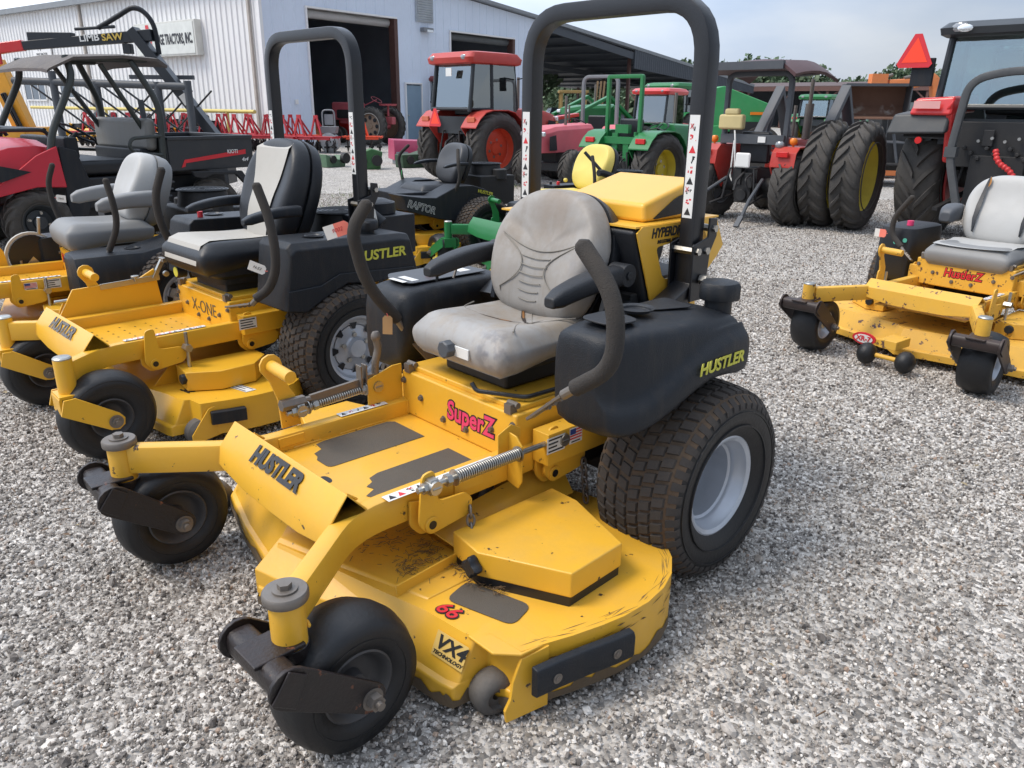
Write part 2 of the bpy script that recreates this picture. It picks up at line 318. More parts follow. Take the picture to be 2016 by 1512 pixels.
def stone_mat():
    m = bpy.data.materials.new('gravel_stone'); m.use_nodes = True; t = m.node_tree; b = t.nodes['Principled BSDF']; b.inputs['Roughness'].default_value = .8
    oi = N(t, 'ShaderNodeObjectInfo'); r = N(t, 'ShaderNodeValToRGB'); e = r.color_ramp.elements
    e[0].position = 0; e[0].color = (.08,.07,.062,1); e[1].position = 1; e[1].color = (.82,.78,.72,1)
    for p, c in ((.10,(.165,.148,.135,1)),(.26,(.285,.252,.222,1)),(.42,(.39,.34,.29,1)),(.45,(.38,.27,.20,1)),(.48,(.42,.38,.34,1)),(.66,(.51,.47,.425,1)),(.88,(.66,.62,.575,1))): q = e.new(p); q.color = c
    L(t, oi.outputs['Random'], r.inputs[0])
    tc = N(t, 'ShaderNodeTexCoord'); n = N(t, 'ShaderNodeTexNoise'); n.inputs['Scale'].default_value = 1.4; n.inputs['Detail'].default_value = 5; L(t, tc.outputs['Object'], n.inputs['Vector'])
    hv = N(t, 'ShaderNodeHueSaturation'); mr = N(t, 'ShaderNodeMapRange'); mr.inputs[3].default_value = .65; mr.inputs[4].default_value = 1.3; L(t, n.outputs['Fac'], mr.inputs[0]); L(t, mr.outputs[0], hv.inputs['Value']); L(t, r.outputs[0], hv.inputs['Color'])
    L(t, hv.outputs[0], b.inputs['Base Color']); return m
STONE = stone_mat()
def scatter(name, poly, dens, smin, smax, seed, subdiv=1, power=2.2):
    mb = MB(); mb.add([(x, y, .0015) for x, y in poly], [tuple(range(len(poly)))])
    o = obj(name, mb, STONE, smooth=False); o['kind'] = 'stuff'
    ng = bpy.data.node_groups.new(name, 'GeometryNodeTree')
    ng.interface.new_socket('Geometry', in_out='INPUT', socket_type='NodeSocketGeometry'); ng.interface.new_socket('Geometry', in_out='OUTPUT', socket_type='NodeSocketGeometry')
    gi = N(ng, 'NodeGroupInput'); go = N(ng, 'NodeGroupOutput')
    dp = N(ng, 'GeometryNodeDistributePointsOnFaces'); pn_ = N(ng, 'GeometryNodeInputPosition'); dn = N(ng, 'ShaderNodeTexNoise'); dn.inputs['Scale'].default_value = .9; dn.inputs['Detail'].default_value = 4; L(ng, pn_.outputs[0], dn.inputs['Vector']); dm = N(ng, 'ShaderNodeMapRange'); dm.inputs[1].default_value = .36; dm.inputs[2].default_value = .56; dm.inputs[3].default_value = dens*1.1; dm.inputs[4].default_value = dens*.18; L(ng, dn.outputs['Fac'], dm.inputs[0]); dp.inputs['Density'].default_value = dens; L(ng, dm.outputs[0], dp.inputs['Density']); dp.inputs['Seed'].default_value = seed; L(ng, gi.outputs[0], dp.inputs['Mesh'])
    gti = N(ng, 'GeometryNodeGeometryToInstance')
    for k in range(6):
        ic = N(ng, 'GeometryNodeMeshIcoSphere'); ic.inputs['Radius'].default_value = 1; ic.inputs['Subdivisions'].default_value = subdiv+1
        sp = N(ng, 'GeometryNodeSetPosition'); nz = N(ng, 'ShaderNodeTexNoise', noise_dimensions='4D'); nz.inputs['W'].default_value = k*7.3; nz.inputs['Scale'].default_value = .9; nz.inputs['Detail'].default_value = 1
        sb = N(ng, 'ShaderNodeVectorMath', operation='SUBTRACT'); sb.inputs[1].default_value = (.5,.5,.5); L(ng, nz.outputs['Color'], sb.inputs[0])
        ml = N(ng, 'ShaderNodeVectorMath', operation='SCALE'); ml.inputs['Scale'].default_value = 2.2; L(ng, sb.outputs[0], ml.inputs[0])
        L(ng, ic.outputs['Mesh'], sp.inputs['Geometry']); L(ng, ml.outputs[0], sp.inputs['Offset'])
        smt = N(ng, 'GeometryNodeSetMaterial'); smt.inputs['Material'].default_value = STONE; L(ng, sp.outputs[0], smt.inputs[0]); L(ng, smt.outputs[0], gti.inputs[0])
    ip = N(ng, 'GeometryNodeInstanceOnPoints'); ip.inputs['Pick Instance'].default_value = True
    zs = N(ng, 'GeometryNodeSetPosition'); rz_ = N(ng, 'FunctionNodeRandomValue', data_type='FLOAT_VECTOR'); rz_.inputs[0].default_value = (0,0,-.001); rz_.inputs[1].default_value = (0,0,smax*.75); rz_.inputs['Seed'].default_value = seed+9; L(ng, dp.outputs['Points'], zs.inputs['Geometry']); L(ng, rz_.outputs[0], zs.inputs['Offset'])
    L(ng, zs.outputs[0], ip.inputs['Points']); L(ng, gti.outputs[0], ip.inputs['Instance'])
    rv = N(ng, 'FunctionNodeRandomValue', data_type='FLOAT_VECTOR'); rv.inputs[0].default_value = (0,0,0); rv.inputs[1].default_value = (6.28,6.28,6.28); rv.inputs['Seed'].default_value = seed+1
    L(ng, rv.outputs[0], ip.inputs['Rotation'])
    rs = N(ng, 'FunctionNodeRandomValue', data_type='FLOAT'); rs.inputs['Seed'].default_value = seed+2; 
    pw = N(ng, 'ShaderNodeMath', operation='POWER'); pw.inputs[1].default_value = power; L(ng, rs.outputs[1], pw.inputs[0])
    mr = N(ng, 'ShaderNodeMapRange'); mr.inputs[3].default_value = smin; mr.inputs[4].default_value = smax; L(ng, pw.outputs[0], mr.inputs[0])
    ra = N(ng, 'FunctionNodeRandomValue', data_type='FLOAT_VECTOR'); ra.inputs[0].default_value = (.7,.7,.45); ra.inputs[1].default_value = (1.3,1.1,.85); ra.inputs['Seed'].default_value = seed+3
    sv = N(ng, 'ShaderNodeVectorMath', operation='SCALE'); L(ng, ra.outputs[0], sv.inputs[0]); L(ng, mr.outputs[0], sv.inputs['Scale']); L(ng, sv.outputs[0], ip.inputs['Scale'])
    L(ng, ip.outputs[0], go.inputs[0])
    md = o.modifiers.new('scatter', 'NODES'); md.node_group = ng; return o
trap = lambda y0, y1, k, m: [(-k*y0-m, y0), (k*y0+m, y0), (k*y1+m, y1), (-k*y1-m, y1)]
scatter('gravel_stones', trap(.75, 3.1, .72, .55), 27000, .0016, .0072, 3, power=3.2)
scatter('gravel_stones_middle', trap(3.1, 6.6, .72, .3), 9500, .0028, .0082, 13, power=2.6)
scatter('gravel_stones_far', trap(6.6, 13, .72, .0), 2600, .005, .0095, 23, subdiv=0, power=1.5)
scatter('large_gravel_pieces', trap(.9, 6, .72, .3), 130, .007, .0165, 33, power=2.5)
# ---------------- tyres ----------------
def tprof(R, w, rr, k=.5):
    """tyre cross-section as (axial, radius) from inner bead to inner bead; k = squareness of the tread"""
    h = w/2; b = h*.78
    P = [(-b*.8, rr*.96), (-b, rr), (-h*.97, rr+(R-rr)*.30), (-h, rr+(R-rr)*.55), (-h*.95, rr+(R-rr)*.78), (-h*(.62+.25*k), R-(R-rr)*(.14-.08*k)), (-h*.45, R*(1-.012*(1-k))-(1-k)*.004), (0, R)]
    return P + [(-a, r) for a, r in P[-2::-1]]
def surfr(R, w, s, k):
    pts = [p for p in tprof(R, w, R*.5, k) if True]; a = abs(s)
    q = sorted([(abs(x), r) for x, r in pts[4:8]])
    for (x0, r0), (x1, r1) in zip(q, q[1:]):
        if a <= x1: return r0+(r1-r0)*(a-x0)/max(1e-6, x1-x0)
    return q[-1][1]-(a-q[-1][0])*2
def patch(mb, c, R, w, k, quad, h, inset=.15):
    """raised tread block: quad = 4 (theta, s) corners"""
    def P(t, s, dh): r = surfr(R, w, s, k)+dh; return (c[0]+math.cos(t)*r, c[1]+s, c[2]+math.sin(t)*r)
    mt = sum(q[0] for q in quad)/4; msx = sum(q[1] for q in quad)/4
    lo = [P(t, s, -.004) for t, s in quad]; hi = [P(mt+(t-mt)*(1-inset), msx+(s-msx)*(1-inset), h) for t, s in quad]
    mb.add(lo+hi, [(0,1,5,4),(1,2,6,5),(2,3,7,6),(3,0,4,7),(4,5,6,7)])
def blk(p0, p1, w, h, up=(0,0,1)):
    q = MB(); q.beam(p0, p1, w, h, up); return q
def tyre(parent, name, c, R, w, rr, k=.5, tread=None, n=48, m=None, side=1, lug=22, lh=.03):
    mb = MB(); mb.lathe(tprof(R, w, rr, k), c, n=n)
    mats = [m or RUB, m or RUB]
    for o_ in (1, -1):
        for q_ in (.80, .66): mb.lathe([(o_*w/2*.93, R*q_+.004), (o_*w/2*1.008, R*q_+.002), (o_*w/2*1.008, R*q_-.002), (o_*w/2*.93, R*q_-.004)], c, n=n)
    if tread == 'turf':
        mats = [RUB, mat('tread_block', (.040,.036,.034), .85, dust=.5, dustcol=(.12,.09,.065), bump=.5, bscale=60), RUBB]
        mb.m = [0]*len(mb.m)
        for i in range(len(mb.f)):
            row = i//n
            if 4 <= row <= 9 and i < 14*n: mb.m[i] = 2
        mb.mi = 1; N_ = 47
        cols = [-.72, -.44, -.147, .147, .44, .72]
        for i in range(N_):
            t0 = 2*PI*i/N_; dt = 2*PI/N_
            for j, s in enumerate(cols):
                hw = .118*w/2*1.05; sc = s*w/2*.92; o = dt*.5*(j % 2)+rnd.uniform(-.05,.05)*dt; sk = dt*.12*(1 if s > 0 else -1)
                patch(mb, c, R, w, k, [(t0+o+dt*.10-sk, sc-hw), (t0+o+dt*.86-sk, sc-hw), (t0+o+dt*.86+sk, sc+hw), (t0+o+dt*.10+sk, sc+hw)], .0085, .17)
            for sg in (-1, 1):
                s0, s1 = sg*w/2*.82, sg*w/2*.99
                q = [(t0+dt*.1, s0), (t0+dt*.8, s0), (t0+dt*.8, s1), (t0+dt*.1, s1)]
                patch(mb, c, R-.002, w, k, q if sg > 0 else q[::-1], .007, .15)
    elif tread == 'ag':
        mats = [m or RUBD, m or RUBD]
        mb.mi = 1
        for sg in (-1, 1):
            for i in range(lug):
                t0 = 2*PI*(i+(.5 if sg > 0 else 0))/lug; wd = 2*PI/lug*.17; K = 6; rings = []
                for q in range(K+1):
                    f = q/K; s = sg*(w*.03+f*(w*.49)); t = t0+side*(f**.9)*(w*.62/R)*(1 if 1 else 0)
                    ww = wd*(1+.35*f); r0 = surfr(R, w, s, k)-.012-(.10*R*max(0, f-.86)); top = r0+.012+lh*(1-.55*max(0, f-.8)/.2)
                    pts = []
                    for tt, rr_ in ((t-ww, r0), (t-ww*.6, top), (t+ww*.6, top), (t+ww, r0)):
                        pts.append((c[0]+math.cos(tt)*rr_, c[1]+s, c[2]+math.sin(tt)*rr_))
                    rings.append(pts if sg > 0 else pts[::-1])
                mb.loft(rings)
    mb.m = mb.m
    return obj(name, mb, mats, parent)
def rim(parent, c, rr, w, m, out=1, dish=.6, hub=.3, holes=0, hubm=None, name='rim', n=40, bolts=0, offset=.0):
    """rim lathe; out = +1/-1 is the outer side along local y; dish = how far inside the face lies"""
    mb = MB(); h = w/2*.78; o = out; f = h*(1-2*dish)+offset
    deep = [(o*(h-.045), rr-.026), (o*(h-.050), rr-.034), (o*(h-.12), rr-.036)] if dish > .6 and rr < .25 else []
    prof = [(o*(h+.004), rr+.012), (o*(h+.007), rr+.004), (o*h, rr-.008), (o*(h-.02), rr-.014), (o*(h-.03), rr-.024)]+deep+[(o*(f+.014), rr-.038), (o*f, rr-.05)]
    if rr > .25: prof += [(o*(f+.03), rr*.62), (o*(f+.02), rr*hub*1.05)]
    else: prof += [(o*(f+.012), rr*.7), (o*(f+.018), rr*hub*1.3)]
    prof += [(o*(f+.03), rr*hub), (o*(f+.05), rr*hub*.9), (o*(f+.052), 0.001)]
    mb.lathe(prof, c, n=n)
    mb.lathe([(-o*h, rr+.008), (-o*h, rr-.02), (o*f, rr-.03)], c, n=n)
    mb.mi = 1
    if holes:
        for i in range(holes):
            t = 2*PI*i/holes; r0, r1 = rr*.60, rr*.80; dy = o*(f+.0155); d = PI/holes*.42
            mb.add([(c[0]+math.cos(tt)*r, c[1]+dy+o*(.006 if r < rr*.7 else .001), c[2]+math.sin(tt)*r) for tt, r in ((t-d*.5, r0), (t+d*.5, r0), (t+d, r1), (t-d, r1))], [(0,1,2,3)])
    mb.mi = 2
    for i in range(bolts):
        t = 2*PI*i/bolts+.3; r = rr*(hub+.12); p = (c[0]+math.cos(t)*r, c[1]+o*(f+.014), c[2]+math.sin(t)*r); mb.bolt(p, (0, o, 0), .011*rr/.15, .016)
    return obj(name, mb, [m, BLKM, STL], parent, smooth=True)

# ---------------- seats ----------------
def cushion(name, parent, rings, m, sub=2):
    mb = MB(); mb.loft(rings); return obj(name, mb, m, parent, sub=sub)
def sect(z0, z1, y, x0, x1, r):
    return
def pillow_slab(outline_fn, ts, n=20):
    return [outline_fn(t) for t in ts]
def sprism(name, parent, prof, y0, y1, m, rnd_=.03, sub=0, bevel=None, seg=3):
    """solid with an x-z side profile between y0 and y1"""
    mb = MB(); mb.prism([(x, y0, z) for x, z in prof], (0, y1-y0, 0)); return obj(name, mb, m, parent, bevel=bevel or rnd_, seg=seg)
def seat_cushion(parent, x0, x1, w, zt, th, m, name='seat_cushion'):
    """rounded cushion, dished in the middle and rising a little at the front"""
    mb = MB(); nx, ny = 15, 13; W = w/2; top = []; 
    def edge(u): return max(0., 1-(abs(2*u-1))**5)
    for i in range(nx+1):
        u = i/nx; row = []
        for j in range(ny+1):
            v = j/ny; x = x0+(x1-x0)*u; y = (2*v-1)*W*(1-.10*(1-u))*(1-.08*max(0, u-.85)/.15)
            z = zt-.020*edge(v)*math.exp(-((u-.42)/.28)**2)*math.exp(-((v-.5)/.3)**2)*1.4+.008*u
            rim_ = min(u, 1-u, v*1.1, (1-v)*1.1)*9; z -= .045*max(0, 1-rim_)**2
            row.append((x, y, z))
        top.append(row)
    vs = [p for r in top for p in r]; W_ = ny+1; fs = [(i*W_+j, (i+1)*W_+j, (i+1)*W_+j+1, i*W_+j+1) for i in range(nx) for j in range(ny)]
    ring = [(i, 0) for i in range(nx)]+[(nx, j) for j in range(ny)]+[(nx-i, ny) for i in range(nx)]+[(0, ny-j) for j in range(ny)]
    cx, cy = (x0+x1)/2, 0; base = len(vs)
    for lv, (k, dz) in enumerate(((1.035, -.035), (1.04, -th*.55), (1.0, -th*.85), (.9, -th))):
        for (i, j) in ring:
            p = top[i][j]; sh = max(0., (p[0]-cx)/(x1-cx)); vs.append((cx+(p[0]-cx)*k, p[1]*k, zt-.01+dz*(1+.25*sh)))
    n = len(ring); idx = [i*W_+j for i, j in ring]
    for a in range(n):
        b = (a+1) % n; fs.append((idx[a], base+a, base+b, idx[b]) )
        for lv in range(3): fs.append((base+lv*n+a, base+(lv+1)*n+a, base+(lv+1)*n+b, base+lv*n+b))
    fs.append(tuple(base+3*n+a for a in range(n)))
    mb.add(vs, [tuple(reversed(f)) for f in fs]); return obj(name, mb, m, parent, sub=1)
def seat_back(parent, xb, zb, xt, zt, w, th, m, mback=None, shape=.5, name='backrest', wb=.85, lumbar=False, top=.10):
    """backrest: superelliptical outline, pillow front, thin shell behind"""
    mb = MB(); n, K = 44, 12; ax = Vector((xt-xb, 0, zt-zb)); Hh = ax.length; ax.normalize(); nf = Vector((ax.z, 0, -ax.x))  # faces forward (+x)
    def outl(t, k):
        ct, st = math.cos(t), math.sin(t); e = 2/ (2.6+shape) if st > 0 else 2/ (3.9+shape)
        a = abs(ct)**e*(1 if ct > 0 else -1); b = abs(st)**e*(1 if st > 0 else -1)
        wy = w/2*(wb+(1-wb)*min(1, (b+1)/1.1)) if b < .1 else w/2*(1-top*max(0, b-.1))
        return a*wy*k, (b*k+1)/2*Hh
    def P(y, h, d): return Vector((xb, y, zb))+ax*h+nf*d
    rings = []; ks = [1, 1.02, 1, .95, .86, .72, .5, .25]
    ds = [-.0*th, .25*th, .62*th, .86*th, .97*th, 1*th, .98*th, .97*th]
    for k, d in zip(ks, ds):
        ring = []
        for i in range(n):
            y, h = outl(2*PI*i/n, k); hh = h/Hh
            dd = d+(.020*math.exp(-((hh-.30)/.22)**2) if k < .9 else 0)+abs(y/(w/2))**2*.030*(k < .97)-0
            if lumbar and k < .9:
                dd += -.010*math.exp(-((hh-.62+.18*(1-(y/(w/2))**2)-.18)/.02)**2)
            ring.append(P(y, h, dd))
        rings.append(ring)
    mb.loft(rings)
    o = obj(name, mb, m, parent, sub=1)
    sb = MB(); r2 = []
    for k, d in ((.9, -th*.75), (1.0, -th*.5), (1.025, -.1*th), (1.02, .10*th), (.9, .1*th)):
        r2.append([P(*outl(2*PI*i/n, k), d) for i in range(n)])
    sb.loft(r2); obj('backrest_shell', sb, mback or BVIN, o)
    return o, P, Hh
def armrest(parent, y, x0, x1, z0, z1, m, w=.068, th=.056):
    """x0,z0 rear hinge; x1,z1 front tip"""
    mb = MB(); K = 8; rings = []
    for i in range(K+1):
        t = i/K; x = x0+(x1-x0)*t; z = z0+(z1-z0)*t+.012*math.sin(PI*t); ww = w*(.85+.3*math.sin(PI*min(1, t*1.1))); hh = th*(1.15-.25*t)
        if i == K: ww *= .7; hh *= .6
        rings.append([(x, y+a*ww, z+b*hh) for a, b in rrect(1, 1, .3, 3)])
    mb.loft(rings); return obj('armrest', mb, m, parent, bevel=.006)
def lever(parent, pts, m=GRIP, r=.0175, fil=.10, bar=None, barm=STLD, barw=(.032,.008), name='control_lever'):
    P = fillet(pts, fil, 6); mb = MB(); mb.tube(P, r, 12)
    end, pe = P[0], (P[0]-P[1]).normalized(); mb.sphere(end, r*1.0, 10)
    o = obj(name, mb, m, parent, smooth=True, ang=60)
    if bar:
        b = MB(); b.tube([P[-1]+(P[-2]-P[-1]).normalized()*.02, bar[0]], r*.62, 10); b.beam(bar[0], bar[1], barw[0], barw[1], up=(0,1,0))
        for t in (.12, .30, .48): q = V3(bar[0]).lerp(V3(bar[1]), t); b.bolt(q, (0,1 if pts[0][1] > 0 else 1,0), .007, .012)
        obj('lever_bar', b, barm, o, bevel=.001)
    return o
def tag_card(name, label, p, xd, yd, w, h, m=WHT, ties=None, txt=None, tm=None):
    X = V3(xd).normalized(); Y = V3(yd).normalized(); p = V3(p); Nn = X.cross(Y)*.0006; mb = MB()
    pts = [p+X*(-w/2*s)+Y*(h/2*q) for s, q in ((-1,-1),(1,-1),(1,1),(-1,1))]; pts = [q+Nn*i*4 for i, q in enumerate(pts)]
    mb.loft([[q-Nn for q in pts], [q+Nn for q in pts]]); return obj(name, mb, m)

def zrot(p, c, a): x, y = p[0]-c[0], p[1]-c[1]; ca, sa = math.cos(a), math.sin(a); return (c[0]+x*ca-y*sa, c[1]+x*sa+y*ca)
def caster(root, piv, yaw, R, w, style, mf, mr, rr=.085, trail=.12, zpost=.31, mt=None):
    """piv=(x,y) pivot; yaw (deg) of the trailing direction measured from local -x; builds fork and wheel"""
    a = math.radians(180+yaw); tx, ty = math.cos(a), math.sin(a); ax_, ay_ = -ty, tx
    def Q(u, v, z): return Vector((piv[0]+tx*u+ax_*v, piv[1]+ty*u+ay_*v, z))
    zt = zpost
    if style == 'double':
        mb = MB(); zc = zt-.006; uo = -.062; hw = w/2+.026
        mb.loft([[Q(uo+p*.062, s*hw, zc+q*.062) for p, q in rrect(1, 1, .35, 3)] for s in (-1, 1)])
        mb.loft([[Q(uo+.02+p, q, zt-.008+d) for p, q in ((-.06,-.045),(.055,-.045),(.055,.045),(-.06,.045))] for d in (.024, .034)])
        mb.cyl(Q(0,0,zt-.02), Q(0,0,zt+.01), .040, n=20)
        fk = obj('caster_fork', mb, mf, root, bevel=.003)
        for s in (-1, 1):
            am = MB(); p0 = Q(uo, 0, zc); p1 = Q(trail, 0, R); d = (p1-p0).normalized(); up = Vector((-d.z*tx, -d.z*ty, math.hypot(d.x, d.y)))
            out = []
            for i in range(9): t = PI/2+PI*i/8; out.append(p0+(d*math.cos(t)+up*math.sin(t))*.046)
            for i in range(9): t = -PI/2+PI*i/8; out.append(p1+(d*math.cos(t)+up*math.sin(t))*.036)
            off = Vector((ax_, ay_, 0)); am.prism([q+off*(s*hw) for q in out], off*(s*.011)); o = obj('fork_arm', am, mf, fk, bevel=.0025)
            nb = MB(); e = p1+off*(s*(hw+.011)); nb.cyl(e, e+off*s*.003, .026, n=20); nb.cyl(e, e+off*s*.022, .019, n=6); nb.cyl(e+off*s*.022, e+off*s*.034, .010, n=10); obj('axle_nut', nb, STLD, fk)
            pl = MB(); e = p0+off*(s*(hw+.0115)); pl.loft([[e+d*(x*.03)+up*(y*.036)+off*(s*k) for x, y in ((-1,-1),(1,-1),(.6,1),(-1,1))] for k in (0, .006)]); obj('weld_plate', pl, mf, fk, bevel=.003)
    else:   # bent flat arm on both sides, open clamp at the top
        mb = MB(); hw = w/2+.022; t_ = .010
        for s in (-1, 1):
            rings = []; path = [Q(-.012, s*hw*.55, zt-.012), Q(.0, s*hw, zt-.06), Q(trail*.5, s*hw, (zt+R)/2-.02), Q(trail+.02, s*hw, R-.015)]
            d = (path[3]-path[1]).normalized(); up = Vector((-d.z*tx, -d.z*ty, math.hypot(d.x, d.y)))
            sec = []
            p0, p1 = Q(-.01, s*hw, zt-.045), Q(trail, s*hw, R); d = (p1-p0).normalized(); up = Vector((-d.z*tx, -d.z*ty, math.hypot(d.x, d.y)))
            out = [p0+d*-.03-up*.040, p1-up*.038+d*.0]
            for i in range(5): t = -PI/2+PI*i/4; out.append(p1+(d*math.cos(t)+up*math.sin(t))*.036)
            out += [p0+d*-.01+up*.042, p0-d*.045+up*.02]
            off = Vector((ax_, ay_, 0)); base = Q(-.01, 0, zt-.045); L0 = (Q(trail, 0, R)-base).length
            def sk(q, e): f = max(.66, min(1., (q-off*(s*hw)-base).dot(d)/L0*1.4+.66)); return q-off*(s*hw)+off*(s*(.040+(hw-.040)*f+e))
            mb.loft([[sk(q, e) for q in out] for e in (0, t_)])
        mb.loft([[Q(p, q, zt-.012+dz) for p, q in ((-.045,-.052),(.045,-.052),(.045,.052),(-.045,.052))] for dz in (0, .012)])
        mb.loft([[Q(p, q, zt-.075+dz) for p, q in ((-.048,-.052),(-.036,-.052),(-.036,.052),(-.048,.052))] for dz in (0, .066)])
        mb.cyl(Q(0,0,zt-.07), Q(0,0,zt), .022, n=12)
        fk = obj('caster_fork', mb, mf, root, bevel=.003)
        for s in (-1, 1):
            nb = MB(); off = Vector((ax_, ay_, 0)); e = Q(trail, 0, R)+off*(s*(hw+t_)); nb.cyl(e, e+off*s*.004, .027, n=20); nb.cyl(e, e+off*s*.016, .017, n=6); nb.cyl(e+off*s*.016, e+off*s*.026, .009, n=10); obj('axle_nut', nb, STLD, fk)
    c = Q(trail, 0, R); cw = bpy.data.objects.new('caster_wheel', None)
    t = MB(); prof = tprof(R, w, rr, .15); t.lathe(prof, c, (ax_, ay_, 0), n=56)
    
    for o in (1, -1):
        for rr_ in (.84, .70): t.lathe([(o*w/2*.90, R*rr_+.003), (o*(w/2*(.965 if rr_ > .8 else 1.005)), R*rr_+.0015), (o*(w/2*(.965 if rr_ > .8 else 1.005)), R*rr_-.0015), (o*w/2*.90, R*rr_-.003)], c, (ax_, ay_, 0), n=56)
    tw = obj('caster_wheel', t, mt or RUB, root, ang=60)
    r = MB(); h = w/2*.8
    for o in (1, -1):
        r.lathe([(o*h, rr+.010), (o*(h+.004), rr+.002), (o*(h-.004), rr-.006), (o*(h-.02), rr-.012), (o*(h*.45), rr-.020), (o*(h*.38), rr*.62), (o*(h*.42), rr*.34), (o*h*.85, rr*.30), (o*h*.86, rr*.10)], c, (ax_, ay_, 0), n=36)
    obj('rim', r, mr, tw)
    return tw
def post(root, x, y, z0, z1, r, m, cap='washer'):
    mb = MB(); mb.cyl((x,y,z0), (x,y,z1), r, n=28); o = obj('caster_post', mb, m, root, bevel=.002)
    c = MB()
    if cap == 'washer':
        c.lathe([(z1, r*1.02), (z1, r*1.24), (z1+.003, r*1.28), (z1+.018, r*1.28), (z1+.022, r*1.2), (z1+.022, .004)], (x,y,0), (0,0,1), n=28, cap=False); c.lathe([(z1+.022, .026), (z1+.026, .026), (z1+.027, .004)], (x,y,0), (0,0,1), n=24); c.cyl((x,y,z1+.026), (x,y,z1+.038), .015, n=6)
    else:
        c.lathe([(z1, r), (z1+.004, r*1.0), (z1+.009, r*.85), (z1+.011, .002)], (x,y,0), (0,0,1), n=24)
    obj('post_cap', c, STLD if cap == 'washer' else STL, o)
    return o

def chain(root, p0, p1, n=6, m=None):
    p0, p1 = V3(p0), V3(p1); d = (p1-p0)/n
    mb = MB(); dn = d.normalized(); _, a, b = mb.frame(dn)
    for i in range(n):
        c = p0+d*(i+.5); s = a if i % 2 else b; L_ = d.length*.72; W_ = .010; pts = []
        for k in range(12): t = 2*PI*k/12; pts.append(c+dn*(math.cos(t)*L_*1.0)+s*(math.sin(t)*W_))
        pts.append(pts[0]); mb.tube(pts, .0038, 6)
    obj('lift_chain', mb, m or STLD, root)

# ---------------- deck ----------------
def deck_mesh(out, zt, zb, slope, m, root, lip=.018, skirtm=None):
    """out: bottom outline (x,y, slope flag); top inset at the sloped front"""
    n = len(out); top = []; mid = []
    cx = sum(p[0] for p in out)/n
    for x, y, s in out: top.append((x-s*slope, y*(1-.0*s), zt))
    bot = [(x, y, zb+.045) for x, y, s in out]; l1 = [(x+(lip if s else lip*.8*(1 if x > .5 else -1)*0), y, zb+.040) for x, y, s in out]; l2 = [(x+(lip if s else 0), y, zb) for x, y, s in out]
    mb = MB(); mb.loft([top[::-1], bot[::-1]], cap=False); mb.add(top, [tuple(range(n))])
    mb.loft([bot[::-1], l1[::-1], l2[::-1]], cap=False)
    inner = [(cx+(x-cx)*.96, y*.97, zb) for x, y, s in out]; mb.loft([l2[::-1], inner[::-1]], cap=False); mb.add([(x, y, zb+.02) for x, y, s in out], [tuple(range(n))[::-1]])
    return obj('mower_deck', mb, m, root, bevel=.006, ang=50)
def lettering(name, s, size, p, xd, yd, m, root, outline=None, bold=.02, shear=.0, sx=1.0, ext=.0008, par=None):
    o = text(name, s, size, p, xd, yd, m, par or root, bold*size, shear, ext, sx=sx)
    if outline:
        Z = V3(xd).normalized().cross(V3(yd).normalized()); q = text('lettering_outline', s, size, V3(p)-Z*.0012, xd, yd, outline, o, (bold+.055)*size, shear, ext*.6, sx=sx)
    return o
def decal_strip(root, p0, p1, w, up, name='warning_decal', vert=False):
    """white strip with small pictogram blocks"""
    p0, p1 = V3(p0), V3(p1); X = (p1-p0).normalized(); Y = V3(up).normalized(); Z = X.cross(Y); L_ = (p1-p0).length
    mb = MB(); c = (p0+p1)/2+Z*.001
    def q(x0, x1, y0, y1, dz): mb.loft([[p0+X*x+Y*y+Z*(d) for x, y in ((x0,y0),(x1,y0),(x1,y1),(x0,y1))] for d in (.0002, dz)])
    q(0, L_, -w/2, w/2, .0008); r = random.Random(int(L_*1e4)); x = w*.15; i = 0
    while x < L_-w*.7:
        k = r.random(); mb.mi = 2 if i % 3 == 1 or k > .8 else 1
        if i % 3 == 0 or k > .85: mb.prism([p0+X*(x+w*a)+Y*(b*w)+Z*.0009 for a, b in ((.08,-.32),(.72,-.32),(.40,.34))] if not vert else [p0+X*(x+w*a)+Y*(b*w)+Z*.0009 for a, b in ((.1,-.34),(.1,.34),(.72,0))], Z*.0003)
        else:
            for _ in range(5):
                a, b = r.uniform(.1,.6), r.uniform(-.34,.2); q(x+w*a, x+w*(a+r.uniform(.06,.2)), w*b, w*(b+r.uniform(.06,.22)), .0013)
            if k > .5: mb.mi = 2; mb.beam(p0+X*(x+w*.35)+Y*(w*.05)+Z*.0015, p0+X*(x+w*.75)+Y*(w*.36)+Z*.0015, w*.05, .0006, up=Z); mb.beam(p0+X*(x+w*.35)+Y*(w*.36)+Z*.0016, p0+X*(x+w*.75)+Y*(w*.05)+Z*.0016, w*.05, .0006, up=Z)
        x += w*.86; i += 1
    return obj(name, mb, [WHT, BLKT, REDT], root, smooth=False)
